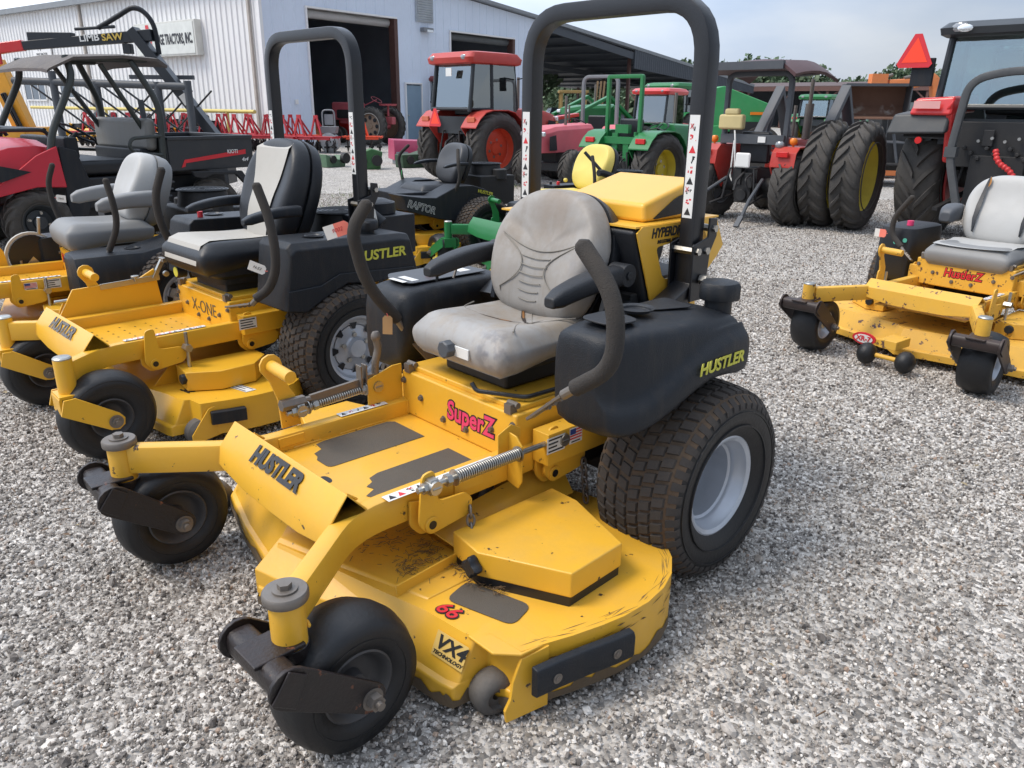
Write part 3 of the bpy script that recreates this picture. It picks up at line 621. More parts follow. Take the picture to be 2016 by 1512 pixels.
def label_plate(root, c, X, Y, w, h, name='serial_decal', rows=4, flag=False, m=None):
    c = V3(c); X = V3(X).normalized(); Y = V3(Y).normalized(); Z = X.cross(Y); mb = MB()
    def q(x0, x1, y0, y1, dz): mb.loft([[c+X*x+Y*y+Z*d for x, y in ((x0,y0),(x1,y0),(x1,y1),(x0,y1))] for d in (.0002, dz)])
    q(-w/2, w/2, -h/2, h/2, .0007); mb.mi = 1
    if flag:
        mb.mi = 2
        for i in range(4): q(-w*.46, w*.46, h*(-.22+.18*i), h*(-.22+.18*i+.09), .0012)
        mb.mi = 3; q(-w*.46, -w*.02, h*.10, h*.44, .0016)
        mb.mi = 1; q(-w*.35, w*.35, -h*.42, -h*.34, .0012)
    else:
        for i in range(rows):
            y = h*(.36-.72*i/max(1, rows-1)); q(-w*.42, w*(.42 if i in (0, rows-1) else rnd.uniform(0,.35)), y-h*.05, y+h*.05, .0012)
    return obj(name, mb, [m or WHT, BLKT, REDT, mat('flag_blue', (.03,.06,.25))], root, smooth=False)
def rops(root, x, hw, zt, zj, m=BLKM, sec=(.058,.058), xl=None, lower=None, r=.13, lean=0.0):
    """overhead bar: outer half width hw, top zt, joint height zj"""
    w = hw-sec[0]/2; P = fillet([(x+lean,-w,zj),(x,-w,zt-sec[1]/2),(x,w,zt-sec[1]/2),(x+lean,w,zj)], r, 8)
    mb = MB(); mb.sweep(P, rrect(sec[0], sec[1], .008, 2), up=(1,0,0)); o = obj('roll_bar', mb, m, root, ang=32)
    return o
def hinge(root, x, y, z, m=BLKM, fwd=.10, s=1):
    mb = MB()
    for dy in (-.038, .038):
        out = [(x+.045, y+dy, z-.17), (x-.032, y+dy, z-.17), (x-.045, y+dy, z-.02), (x-.075, y+dy, z+.03), (x-.07, y+dy, z+.085), (x-.03, y+dy, z+.09), (x-.028, y+dy, z+.03), (x+.05, y+dy, z+.01)]
        mb.prism(out, (0, .008*(1 if dy > 0 else -1), 0))
    o = obj('roll_bar_hinge', mb, m, root, bevel=.003)
    for bx, bz in ((.028,-.01),(-.02,-.012),(-.055,.055)):
        b = MB(); b.cyl((x+bx, y-.05, z+bz), (x+bx, y+.055, z+bz), .012, n=6); obj('hinge_bolt', b, STL, o)
    b = MB(); b.cyl((x-.0, y-.06, z-.10), (x-.0, y+.11, z-.10), .0085, n=10); b.cyl((x, y+.05, z-.10), (x, y+.075, z-.10), .017, n=6)
    obj('hinge_pin', b, STL, o)
    return o
def deck66(s=1.0, sy=1.0):
    o = [(1.12,-.06,1),(1.075,.12,1),(1.03,.33,1),(.995,.47,1),(.980,.60,1),(.968,.632,1),(.885,.645,.1),(.875,.742,.1),(.83,.752,0),(.74,.782,0),(.66,.803,0),(.59,.816,0),(.50,.820,0),(.42,.808,0),(.35,.782,0),(.285,.735,0),(.235,.675,0),(.20,.60,0),(.18,.52,0),(.17,.40,0),(.20,.25,0),(.20,-.25,0),(.17,-.42,0),(.19,-.56,0),(.26,-.70,0),(.36,-.79,0),(.50,-.82,0),(.70,-.80,0),(.86,-.74,.3),(.94,-.64,1),(1.0,-.40,1),(1.045,-.14,1)]
    return [(.6+(x-.6)*s, y*sy, q) for x, y, q in o]
def main_frame(root, Y, xc, yc, xb, xp, hw=.30, zt=.43, ridge=.49, floorz=.375, bent=True):
    mb = MB()
    for s in (1, -1):
        pts = [(.30, s*(hw-.024), zt-.045), (xb-.02, s*(hw-.024), zt-.045), (xc-.02, s*(yc-.02), zt-.045)]
        P = fillet(pts, .10, 5); mb.sweep(P, rrect(.048, .086, .010, 2), up=(0,0,1))
        mb.beam((-.35, s*(hw-.024), zt-.06), (.31, s*(hw-.024), zt-.06), .046, .12)
    fr = obj('frame', mb, Y, root, bevel=0, ang=45)
    # cross bar: folded sheet, open at the ends
    t = .006; w = hw+.012
    prof = [(xb-.055, zt+.002), (xb+.0, ridge), (xb+.055, zt-.008), (xb+.062, zt-.088)]
    inn = [(xb-.049, zt-.004), (xb, ridge-.009), (xb+.048, zt-.012), (xb+.055, zt-.088)]
    b = MB(); a = [(x, 0, z) for x, z in prof]+[(x, 0, z) for x, z in inn[::-1]]
    rings = []
    for f in (-1, -.92, -.5, 0, .5, .92, 1):
        ring = []
        for i, (x, _, z) in enumerate(a):
            zz = z
            if i in (3, 4): zz = zt-.062-.03*(1-abs(f)**3)
            ring.append((x, f*w, zz))
        rings.append(ring)
    b.loft(rings); cb = obj('front_crossbar', b, Y, root, bevel=.003)
    fl = MB(); fl.box(((xp+xb)/2, 0, floorz-.004), (xb-xp+.02, 2*(hw-.047), .008)); flo = obj('floor_pan', fl, Y, root)
    return fr, cb, flo
def seatbox(root, Y, xp, hw, z0, z1, xr=-.25):
    mb = MB(); mb.box(((xp+xr)/2, 0, (z0+z1)/2), (xp-xr, 2*hw, z1-z0)); o = obj('seat_box', mb, Y, root, bevel=.008)
    lid = MB(); lid.box(((xp+xr)/2-.012, 0, z1+.008), (xp-xr-.02, 2*hw-.03, .020)); lo = obj('seat_box_lid', lid, Y, o, bevel=.006)
    for s in (1, -1):
        for bx, bz in ((.20, .04), (.62, .08), (.93, .03), (.95, .12)): b = MB(); b.bolt((xp, s*hw*bx, z0+bz), (1,0,0), .008, .010); obj('box_bolt', b, STLD, o)
        b = MB(); b.beam((xp-.03, s*(hw-.035), z1+.012), (xp+.004, s*(hw-.035), z1+.012), .028, .03); b.cyl((xp-.02, s*(hw-.035)-.02, z1+.022), (xp-.02, s*(hw-.035)+.022, z1+.022), .010, n=8); obj('lid_hinge', b, STLD, o)
    return o
def lift_ears(root, Y, x, y, z, big=True, s=1):
    """lift arm with slotted L-plate; pivot tube below"""
    mb = MB(); k = s
    out = fillet([(x+.03, 0, z+.05), (x-.01, 0, z+.055), (x-.02, 0, z-.04), (x-.115, 0, z-.045), (x-.14, 0, z-.075), (x-.12, 0, z-.115), (x+.01, 0, z-.13), (x+.045, 0, z-.09)], .016, 3, True)
    mb.prism([(p.x, y, p.z) for p in out], (0, .008*k, 0)); mb.prism([(p.x+.008, y-.03*k, p.z-.01) for p in out[len(out)//2:]]+[(x+.05, y-.03*k, z-.03)], (0, .008*k, 0))
    mb.cyl((x+.005, y-.09*k, z-.098), (x+.005, y+.014*k, z-.098), .022, n=18)
    o = obj('lift_arm', mb, Y, root, bevel=.0015)
    h = MB(); h.cyl((x+.005, y+.0135*k, z-.098), (x+.005, y+.016*k, z-.098), .012, n=14); obj('pivot_bore', h, BLKM, o)
    return o
def spring_rod(root, p0, p1, s0, s1, r=.0085, R=.0155, n=30, name='lift_spring'):
    p0, p1 = V3(p0), V3(p1); mb = MB(); mb.cyl(p0, p1, r, n=10); d, a, b = mb.frame(p1-p0); L_ = (p1-p0).length
    for t in (0, 1):
        q = p0.lerp(p1, t); e = d*(1 if t else -1); mb.cyl(q-e*.012, q+e*.012, .024, n=6); mb.cyl(q+e*.010, q+e*.03, .015, n=6); mb.cyl(q+e*.03, q+e*.045, r, n=8); mb.cyl(q-e*.06, q-e*.045, .017, n=6)
        mb.cyl(q-V3((0,.022,0)), q+V3((0,.022,0)), .019, n=12)
    mb.cyl(p0.lerp(p1, s0)-d*.003, p0.lerp(p1, s0), .023, n=18); mb.cyl(p0.lerp(p1, s1)-d*.003, p0.lerp(p1, s1), .023, n=18)
    o = obj('lift_rod', mb, STL, root)
    c = MB(); pts = []; K = n*10
    for i in range(K+1): t = s0+(s1-s0)*i/K; an = 2*PI*n*i/K; pts.append(p0.lerp(p1, t)+(a*math.cos(an)+b*math.sin(an))*R)
    c.tube(pts, .0030, 5); obj(name, c, STL, o, ang=80); return o
def pedal(root, Y, x, y, z, h=.30, s=1, lean=-.03):
    mb = MB(); out = [(x+.01, 0, z), (x-.055, 0, z), (x-.045, 0, z+h*.45), (x-.005, 0, z+h*.8)]
    for i in range(7): t = -.3+PI*1.1*(6-i)/6; out.append((x+.028+math.cos(t)*.036, 0, z+h+math.sin(t)*.036))
    out += [(x+.035, 0, z+h*.75), (x+.015, 0, z+h*.45)]
    mb.prism([(a, y, c) for a, _, c in out], (0, .009, 0)); mb.cyl((x+.028, y+.008, z+h), (x+.028, y+.13, z+h-.005), .019, n=18); return obj('foot_pedal', mb, Y, root, bevel=.0015)
def tank_main(root, s=1, m=BLKP):
    """moulded side tank, cross-sections along x"""
    mb = MB(); rings = []
    #  x, z bottom, z top, y in, y out(top), bulge
    st = [(.445,.60,.790,.42,.585),(.440,.552,.812,.405,.605),(.415,.545,.825,.40,.632),(.36,.550,.832,.40,.655),(.29,.570,.832,.40,.668),(.22,.602,.830,.40,.676),(.15,.632,.828,.40,.681),(.08,.648,.826,.40,.683),(.0,.645,.824,.40,.684),(-.05,.638,.820,.40,.684),(-.085,.634,.812,.40,.682),(-.105,.637,.800,.405,.678),(-.112,.66,.78,.42,.668)]
    for x, zb, zt, yi, yo in st:
        hz = zt-zb
        zl = min(zt-.045, max(zb+.05, .622+.135*max(0., min(1., (.34-x)/.30))**.8)); d_ = .030*min(1., max(0., (.47-x)/.03))
        sec = [(yi, zb+.02), (yi, zt-.02), (yi+.022, zt), ((yi+yo)/2, zt+.004), (yo-.075, zt-.002), (yo-.045-.0, zt-.014), (yo-d_-.006, zt-.036), (yo-d_, zl+.040), (yo-d_+.002, zl+.022), (yo-.006, zl+.002), (yo, zl-.016), (yo+.001, (zb+zl)/2-.01), (yo-.002, zb+.014), (yo-.02, zb), (yi+.03, zb)]
        sec = [(y, max(z, zb) if i not in (0,) else z) for i, (y, z) in enumerate(sec)]
        rings.append([(x, s*y, z) for y, z in sec])
    if s < 0: rings = [r[::-1] for r in rings]
    mb.loft([r[::-1] for r in rings]); o = obj('fuel_tank', mb, m, root, sub=1)
    return o
def main_mower():
    root = thing('zero_turn_mower', 'yellow zero-turn mower nearest the camera with stained torn grey seat and pink lettering', 'mower', (.157, 2.607, 0), -136.915, 'zero-turn mowers on the gravel')
    Y = YEL
    fr, cb, flo = main_frame(root, Y, 1.314, .508, 1.045, .463)
    for s in (1, -1):   # grip pads
        mb = MB(); P = fillet([(.54, s*.06, 0), (.885, s*.06, 0), (.885, s*.235, 0), (.54, s*.235, 0)], .022, 4, True)
        Q = []
        for i, p in enumerate(P):
            Q.append(p)
        if s > 0:
            Q = [Vector((.54,.062,0)), Vector((.80,.062,0)), Vector((.835,.075,0)), Vector((.842,.10,0)), Vector((.87,.115,0)), Vector((.862,.14,0)), Vector((.90,.16,0)), Vector((.89,.19,0)), Vector((.915,.235,0)), Vector((.56,.235,0)), Vector((.545,.225,0)), Vector((.54,.20,0))]
        else:
            Q = [p for p in P if not (p.x > .8 and abs(p.y) > .19)]+[]
            Q = fillet([(.54,-.06,0),(.885,-.06,0),(.885,-.13,0)], .02, 3)+[Vector((.872,-.15,0)), Vector((.868,-.175,0)), Vector((.835,-.19,0)), Vector((.83,-.232,0)), Vector((.80,-.24,0))]+[Vector((.56,-.24,0)), Vector((.54,-.225,0))]
        mb.prism([(p.x, p.y, .3755) for p in Q][::(1 if s > 0 else -1)], (0,0,.0012)); obj('grip_pad', mb, PAD, flo, smooth=False)
    hb = MB(); hb.prism([(.93+.013*math.cos(t), .0+.025*math.sin(t), .3752) for t in [2*PI*i/16 for i in range(16)]], (0,0,.0006)); obj('drain_hole', hb, BLKM, flo)
    for yy in (-.07,.08): hb = MB(); hb.cyl((.965,yy,.3752), (.965,yy,.3758), .006, n=10); obj('drain_hole', hb, BLKM, flo)
    lettering('crossbar_lettering', 'HUSTLER', .068, (1.0765, .0, .4575), (0,1,0), (-.055,0,.062), BLKT, root, bold=.055, shear=.12, par=cb, sx=.94)
    for s in (1, -1): post(root, 1.314, s*.508, .308, .425, .037, Y)
    def weld(pts, r=.0045):
        P_ = []; pts = [V3(p) for p in pts]
        for a_, b_ in zip(pts, pts[1:]):
            k_ = max(2, int((b_-a_).length/.005)); P_ += [a_.lerp(b_, j/k_) for j in range(k_)]
        w_ = MB(); w_.tube(P_, r, 6, scales=[1 if (j//1) % 2 else .72 for j in range(len(P_))]); obj('weld_bead', w_, Y, fr)
    for s in (1, -1):
        weld([(1.314-.038*math.cos(t)*.8-.01, s*(.508-.038*math.sin(t)), .352) for t in [-.6+i*.3 for i in range(8)]])
        weld([(.985,s*.254,.434),(1.02,s*.254,.462)]); weld([(.465,s*.253,.380),(.465,s*.253,.43)]); weld([(.56,s*.2535,.3775),(.74,s*.2535,.3775)]); weld([(.80,s*.2535,.3775),(.90,s*.2535,.3775)])
    st_ = MB(); st_.box((.90,-.2515,.405),(.085,.006,.030)); obj('rail_stiffener', st_, Y, fr, bevel=.002); st_ = MB(); st_.box((.66,.302,.385),(.10,.006,.030)); obj('rail_stiffener', st_, Y, fr, bevel=.002)
    caster(root, (1.314, .508), 1.5, .170, .150, 'double', FORK, RIMG, .082, .119)
    caster(root, (1.314, -.508), -1.5, .170, .150, 'double', FORK, RIMG, .082, .114)
    # seat box
    sb = seatbox(root, Y, .463, .285, .375, .530)
    lettering('box_lettering', 'SuperZ', .088, (.4645, .075, .455), (0,1,0), (0,0,1), PINKT, root, outline=BLKT, bold=.022, shear=.1, par=sb, sx=.86)
    for s in (1, -1):
        b = MB(); b.box((.20, s*.333, .43), (.42, .066, .10)); b.prism([(.55, s*.30, .435), (.55, s*.30, .50), (.50, s*.30, .52), (.463, s*.30, .50), (.463, s*.30, .42)], (0, s*.004, 0))
        b.prism([(.505, s*.30, .345), (.505, s*.345, .335), (.505, s*.36, .36), (.505, s*.36, .47), (.505, s*.335, .495), (.505, s*.30, .50)], (.006, 0, 0))
        obj('side_frame', b, Y, root, bevel=.003)
    label_plate(root, (.38, .3675, .445), (-1,0,0), (0,0,1), .075, .05); label_plate(root, (.295, .3675, .450), (-1,0,0), (0,0,1), .055, .05, 'flag_decal', flag=True)
    # rear body
    rb = MB(); rb.box((-.10, 0, .37), (.60, .60, .16)); rb.box((-.05, 0, .30), (.25, .86, .14)); rb.box((-.30, 0, .44), (.08, .62, .24)); obj('chassis', rb, DARKIN, root, bevel=.01)
    ep = MB(); ep.box((-.30, .30, .52), (.10, .12, .30)); ep.box((-.34, 0, .47), (.02, .74, .20)); obj('rear_bumper', ep, Y, root, bevel=.006)
    # drive wheels
    for s in (1, -1):
        t = tyre(root, 'drive_wheel', (0, s*.577, .305), .299, .300, .150, .65, 'turf', n=64, side=s)
        rim(t, (0, s*.577, .305), .150, .300, RIMS, s, dish=.74, hub=.32, holes=8, bolts=5)
        v = MB(); v.cyl((.085, s*.60, .20), (.075, s*.635, .205), .006, n=8); v.cyl((.0765, s*.63, .2045), (.074, s*.642, .206), .0075, n=8); obj('valve_stem', v, mat('valve_green', (.01,.12,.06)), t)
    # deck
    dk = deck_mesh(deck66(), .195, .045, .055, Y, root)
    sk = MB(); sko = [Vector((x,y,0)) for x, y, q in deck66()]; sko = [sko[i].lerp(sko[(i+1) % len(sko)], k/4) for i in range(len(sko)) for k in range(4)]; sk.loft([[(p.x+(.021 if p.x > .86 else (.0015 if p.x > .6 else -.0015)), p.y+(.0016 if p.y > 0 else -.0016), z+(rnd.uniform(-.018,.014) if z > .05 else 0)) for p in sko][::-1] for z in (.062, .030)], cap=False); obj('deck_skirt', sk, mat('worn_deck_edge', (.10,.075,.05), .7, dust=.5, dustcol=(.30,.17,.05), bump=.5), dk)
    cv = MB(); tp = [(.755,.35),(.775,.475),(.665,.705),(.46,.695),(.375,.455),(.373,.35)]; cv.prism([(x, y, .222) for x, y in tp], (0,0,.072)); obj('belt_cover', cv, Y, dk, bevel=.005)
    cg = MB(); cg.prism([(.01+x*.985, .012+y*.975, .19) for x, y in tp], (0,0,.033)); obj('cover_gap', cg, BLKM, dk)
    cv = MB(); cv.prism([(.76,.235,.255),(.74,.335,.23),(.26,.335,.23),(.25,.27,.30),(.30,.235,.31)], (0,0,.004)); obj('belt_guard', cv, Y, dk, bevel=.001)
    cr_ = MB(); tp = [(.70,-.36),(.72,-.48),(.64,-.70),(.44,-.70),(.36,-.46),(.36,-.36)]; cr_.prism([(x, y, .2) for x, y in tp[::-1]], (0,0,.09)); obj('belt_cover', cr_, Y, dk, bevel=.005)
    each('deck_brace', [blk((.96,.375,.210), (.70,.36,.217), .006, .034), blk((.93,-.22,.21), (.72,-.10,.215), .006, .03), blk((.90,-.40,.21), (.72,-.34,.215), .006, .03)], Y, dk, bevel=.001)
    br = MB(); br.prism([(.985,-.42,.197),(.95,-.42,.197),(.93,-.42,.222)], (0,.006,0)); obj('deck_gusset', br, Y, dk, bevel=.001)
    # raised front baffle of the left half
    bf = MB(); bf.loft([[(.72,-.075,.205),(1.05,-.075,.205),(1.135,-.075,.135),(1.135,-.075,.055),(.72,-.075,.12)],[(.72,.15,.203),(.99,.15,.203),(1.078,.15,.135),(1.078,.15,.055),(.72,.15,.12)],[(.72,.44,.199),(.905,.44,.199),(.978,.44,.135),(.978,.44,.055),(.72,.44,.12)]]); obj('front_baffle', bf, Y, dk, bevel=.004)
    for x, y, r in ((.62,.03,.10),(.50,.20,.075),(.40,-.24,.10)): pu = MB(); pu.lathe([(.20,.02),(.20,r*.5),(.215,r),(.219,r),(.226,r*.8),(.235,r),(.24,r),(.245,r*.4),(.27,.022),(.285,.02),(.285,.001)], (x,y,0), (0,0,1), n=28); obj('spindle_pulley', pu, mat('pulley_black', (.04,.038,.035), .5, dust=.5, dustcol=(.12,.09,.06), bump=.3), dk)
    kb = MB(); c = Vector((.775,.470,.255)); kb.cyl(c-Vector((.03,0,0)), c, .012, n=10)
    sec = [(.026+.006*math.cos(4*t)) for t in [2*PI*i/24 for i in range(24)]]
    kb.loft([[c+Vector((dx, math.cos(2*PI*i/24)*sec[i]*k, math.sin(2*PI*i/24)*sec[i]*k)) for i in range(24)] for dx, k in ((0,.8),(.006,1),(.022,1),(.028,.8),(.028,.05))]); obj('cover_knob', kb, BLKP, dk)
    ad = MB(); P = fillet([(.784,.445,.1965),(.877,.47,.1965),(.822,.662,.1965),(.732,.635,.1965)], .028, 4, True); ad.prism(P, (0,0,.0014)); obj('grip_pad', ad, PAD, dk, smooth=False)
    lettering('deck_lettering', '66', .058, (.902,.512,.1985), (-.12,.99,0), (-1,0,0), REDT, root, outline=BLKT, bold=.012, shear=.15, par=dk, sx=1.15)
    vp = MB(); P0 = Vector((.908,.60,.172)); X = Vector((-.28,.96,0)).normalized(); Yd = Vector((-.72,-.2,.62)); Yd = (Yd-X*Yd.dot(X)).normalized(); Zn = X.cross(Yd)
    C0 = Vector((.9545,.585,.1500)); X = Vector((-.10,.995,0)).normalized(); Yd = Vector((-.053,0,.105)); Yd = (Yd-X*Yd.dot(X)).normalized(); Zn = X.cross(Yd)
    vp.loft([[C0+X*(a*.052)+Yd*(b*.030)+Zn*d for a, b in ((-1,-1),(1,-1),(1,1),(-1,1))] for d in (.001,.0022)]); obj('decal_backing', vp, mat('decal_yellow', (.62,.42,.12), .5), dk, smooth=False)
    lettering('deck_lettering', 'VX4', .046, C0+Yd*.006+Zn*.003, X, Yd, BLKT, root, bold=.03, shear=.3, par=dk, sx=1.15)
    lettering('deck_lettering', 'TECHNOLOGY', .0125, C0-Yd*.020+Zn*.003, X, Yd, BLKT, root, bold=.02, shear=.3, par=dk, sx=1.15)
    tpl = MB(); tpl.prism([(.925,.615,.188),(.922,.70,.186),(.875,.748,.186),(.80,.76,.188),(.80,.60,.188)], (0,0,.0075)); obj('roller_cover', tpl, Y, dk, bevel=.003)
    # anti-scalp rollers, bumper
    def roller(x, y, z=.062, r=.062, w=.075, a=(0,1,0), yaw=0):
        mb = MB(); mb.lathe([(-w/2,.02),(-w/2,r*.72),(-w/2+.012,r*.94),(-w*.15,r),(w*.15,r),(w/2-.012,r*.94),(w/2,r*.72),(w/2,r*.5),(w/2-.012,r*.45),(w/2-.012,.01)], (x,y,z), a, n=28); return obj('scalp_roller', mb, mat('grey_roller', (.07,.066,.062), .8, dust=.5, dustcol=(.25,.22,.19), bump=.5), dk, ang=60)
    roller(.900,.675,.060,.056,.070,(.25,.97,0)); roller(1.075,.0,.066,.060,.08); roller(.99,-.70,.066,.06,.08)
    bk = MB(); bk.prism([(.915,.735,.018),(.918,.733,.05),(.900,.733,.075),(.893,.733,.12),(.872,.738,.178),(.80,.757,.19),(.80,.757,.018)], (.002,.009,0)); obj('roller_bracket', bk, Y, dk, bevel=.002)
    bp = MB(); pts = [(.865,.764),(.80,.775),(.72,.792),(.64,.812),(.585,.822)]; bp.loft([[(x, y+.006+d*.024, z) for z, d in ((.085,0),(.088,.8),(.100,1),(.150,1),(.164,.8),(.168,0))] for x, y in pts]); bo = obj('side_bumper', bp, BLKP, dk, bevel=.004)
    for x, y in ((.81,.792),(.64,.83)): bb = MB(); bb.cyl((x,y+.003,.124), (x+.001,y+.0135,.124), .013, n=18); bb.cyl((x,y+.004,.124), (x+.001,y+.016,.124), .008, n=6); obj('bumper_bolt', bb, STLD, bo)
    gr = MB()
    for _ in range(420):
        t = rnd.random(); cx_, cy_ = ((.90-.16*t+rnd.gauss(0,.012), .30-.05*t+rnd.gauss(0,.03)) if rnd.random() < .45 else (.83+rnd.gauss(0,.07), .14+rnd.gauss(0,.035)) if rnd.random() < .4 else (.765+rnd.gauss(0,.012), .44+rnd.uniform(-.09,.11)))
        a = rnd.uniform(0,PI); l = rnd.uniform(.008,.03); z = .198+rnd.uniform(0,.012); gr.beam((cx_,cy_,z), (cx_+math.cos(a)*l, cy_+math.sin(a)*l, z+rnd.uniform(-.003,.006)), .0013, .0008)
    tg = obj('grass_clippings', gr, mat('dry_grass', (.16,.10,.05), .9, var=.3), dk, smooth=False); tg['kind'] = 'stuff'
    sf = MB()
    for _ in range(42):   # scratches along the rounded edge of the deck
        i = rnd.randrange(8, 19); a, b = deck66()[i], deck66()[i+1]; u = rnd.random(); x = a[0]+(b[0]-a[0])*u; y = a[1]+(b[1]-a[1])*u; d = Vector((b[0]-a[0], b[1]-a[1], 0)).normalized(); nn = Vector((-d.y, d.x, 0)); l = rnd.uniform(.01,.05); w_ = rnd.uniform(.0004,.0013); off = rnd.uniform(.004,.03)
        c = Vector((x,y,.1956))+nn*off; t_ = d+nn*rnd.uniform(-.12,.12); sf.add([c-t_*l, c+nn*w_, c+t_*l, c-nn*w_], [(0,1,2,3)])
    for _ in range(26):
        i = rnd.randrange(8, 19); a, b = deck66()[i], deck66()[i+1]; u = rnd.random(); x = a[0]+(b[0]-a[0])*u; y = a[1]+(b[1]-a[1])*u; d = Vector((b[0]-a[0], b[1]-a[1], 0)).normalized(); nn = Vector((d.y, -d.x, 0)); z = rnd.uniform(.10,.185); l = rnd.uniform(.01,.035)
        c = Vector((x,y,z))+nn*.0012; k = rnd.uniform(.001,.003); sf.add([c-d*l, c+Vector((0,0,-k)), c+d*l+Vector((0,0,rnd.uniform(-.004,.004))), c+Vector((0,0,k))], [(0,1,2,3)])
    so = obj('deck_scratches', sf, mat('scratch_brown', (.16,.09,.04), .8, var=.3), dk, smooth=False); so['kind'] = 'stuff'
    # lift linkage, left and right
    lift_ears(root, Y, .815, .335, .435); lift_ears(root, Y, .355, .335, .435)
    chain(root, (.695,.352,.345), (.715,.385,.205), 6); chain(root, (.235,.350,.345), (.237,.37,.205), 6)
    spring_rod(root, (.825,.355,.455), (.345,.352,.448), .16, .64)
    pedal(root, Y, .885, -.325, .42, .21)
    ll = MB(); ll.cyl((.86,-.305,.50), (.80,-.305,.50), .011, n=8); ll.beam((.80,-.305,.50), (.56,-.305,.515), .012, .026); ll.cyl((.90,-.305,.5), (.82,-.305,.5), .019, n=6); ll.box((.62,-.30,.535), (.006,.03,.075)); ll.box((.60,-.30,.535), (.006,.03,.075)); obj('height_rod', ll, STLD, root, bevel=.001)
    spring_rod(root, (.84,-.30,.475), (.56,-.30,.49), .1, .85, R=.011, n=26)
    lv = MB(); lv.tube(fillet([(.56,-.30,.51),(.56,-.295,.575),(.548,-.29,.62),(.556,-.29,.655)], .03, 4), .013, 10, scales=None); lv.sphere((.556,-.29,.66), .018, 10, (1,.8,1.2)); lv.beam((.60,-.30,.52), (.53,-.30,.52), .02, .03); obj('height_lever', lv, STLD, root)
    pb = MB(); pb.prism([(.463,-.29,.40),(.60,-.29,.40),(.60,-.29,.52),(.50,-.29,.55),(.463,-.29,.55)], (0,.006,0)); obj('lever_bracket', pb, Y, root, bevel=.001)
    decal_strip(root, (.93,.298,.4305), (.56,.298,.4305), .034, (0,-1,0)); decal_strip(root, (.72,-.276,.4305), (.54,-.276,.4305), .032, (0,-1,0))
    # seat
    bs = MB(); bs.box((.20, 0, .580), (.36, .30, .06)); bs.box((.22, 0, .628), (.42, .38, .03)); se = obj('seat_suspension', bs, BVIN, root, bevel=.012)
    rr = MB(); rr.tube([(.475,.10,.585),(.475,.12,.565),(.40,.26,.565),(.20,.27,.565)], .007, 8, fil=.02); obj('slide_handle', rr, BLKM, se)
    cu = seat_cushion(root, .015, .462, .455, .742, .096, VIN)
    kn = MB(); ck = Vector((.487,.0,.672)); kn.loft([[ck+Vector((dx, math.cos(t)*.027*k*(1+.05*math.cos(8*t)), math.sin(t)*.027*k*(1+.05*math.cos(8*t)))) for t in [2*PI*i/32 for i in range(32)]] for dx, k in ((-.02,.6),(-.01,.95),(.0,1),(.016,1),(.02,.85),(.02,.05))]); obj('weight_knob', kn, DGRY, se); kp = MB(); kp.box((.474,.05,.668), (.006,.07,.032)); obj('knob_plate', kp, WHT, se)
    bk_, P, Hh = seat_back(root, .075, .695, -.055, 1.105, .475, .085, VINB, BVIN, lumbar=True, shape=.15, top=.15)
    # moulded seams on the backrest
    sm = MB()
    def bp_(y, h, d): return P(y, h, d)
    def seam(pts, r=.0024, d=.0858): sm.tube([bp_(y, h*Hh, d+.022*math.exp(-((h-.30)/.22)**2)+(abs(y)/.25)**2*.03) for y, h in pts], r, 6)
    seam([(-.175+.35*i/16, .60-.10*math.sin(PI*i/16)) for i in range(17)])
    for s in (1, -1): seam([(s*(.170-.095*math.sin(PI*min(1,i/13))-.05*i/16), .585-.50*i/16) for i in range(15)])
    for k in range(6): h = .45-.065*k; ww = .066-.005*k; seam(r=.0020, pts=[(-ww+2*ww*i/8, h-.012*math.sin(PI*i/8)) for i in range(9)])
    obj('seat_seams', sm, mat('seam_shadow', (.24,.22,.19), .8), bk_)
    for s in (1, -1):
        armrest(root, s*.288, .045, .345, .885, .845, BLKD); hj = MB(); hj.cyl((.02, s*.25, .885), (.02, s*.315, .885), .036, n=20); hj.cyl((.02, s*.315, .885), (.02, s*.32, .885), .014, n=6); hj.beam((.02, s*.262, .885), (.06, s*.25, .72), .05, .02, up=(0,1,0)); obj('armrest_pivot', hj, BLKD, root, bevel=.004)
    bu = MB(); bu.beam((.12,.285,.66), (.16,.275,.745), .035, .022, up=(0,1,0)); bo = obj('seat_belt_buckle', bu, BLKP, root, bevel=.004); bt = MB()
    for dy in (-.017, .017): bt.beam((.165,.275+dy,.74), (.185,.275+dy,.70), .007, .003)
    bt.beam((.165,.255,.742), (.165,.295,.742), .014, .003); bt.beam((.187,.255,.700), (.187,.268,.700), .012, .003); bt.beam((.187,.282,.700), (.187,.295,.700), .012, .003); obj('belt_tongue', bt, STL, bo)
    # seat tears
    te = MB(); te.mi = 0
    def ztop(x, y): 
        u = (x-.015)/.46; v = (y/(.2375*(1-.10*(1-u)))+1)/2
        return .742-.028*max(0,1-(abs(2*v-1))**5)*math.exp(-((u-.42)/.28)**2)*math.exp(-((v-.5)/.3)**2)+.008*u+.0030
    def tear(pts, w, mi):
        te.mi = mi
        for i in range(len(pts)-1):
            (x0,y0),(x1,y1) = pts[i], pts[i+1]; d = Vector((x1-x0,y1-y0,0)).normalized(); n0 = Vector((-d.y,d.x,0)); a = w*math.sin(PI*i/(len(pts)-1)); b_ = w*math.sin(PI*(i+1)/(len(pts)-1))
            te.add([(x0-n0.x*a,y0-n0.y*a,ztop(x0,y0)+mi*.0006),(x1-n0.x*b_,y1-n0.y*b_,ztop(x1,y1)+mi*.0006),(x1+n0.x*b_,y1+n0.y*b_,ztop(x1,y1)+mi*.0006),(x0+n0.x*a,y0+n0.y*a,ztop(x0,y0)+mi*.0006)], [(0,1,2,3)])
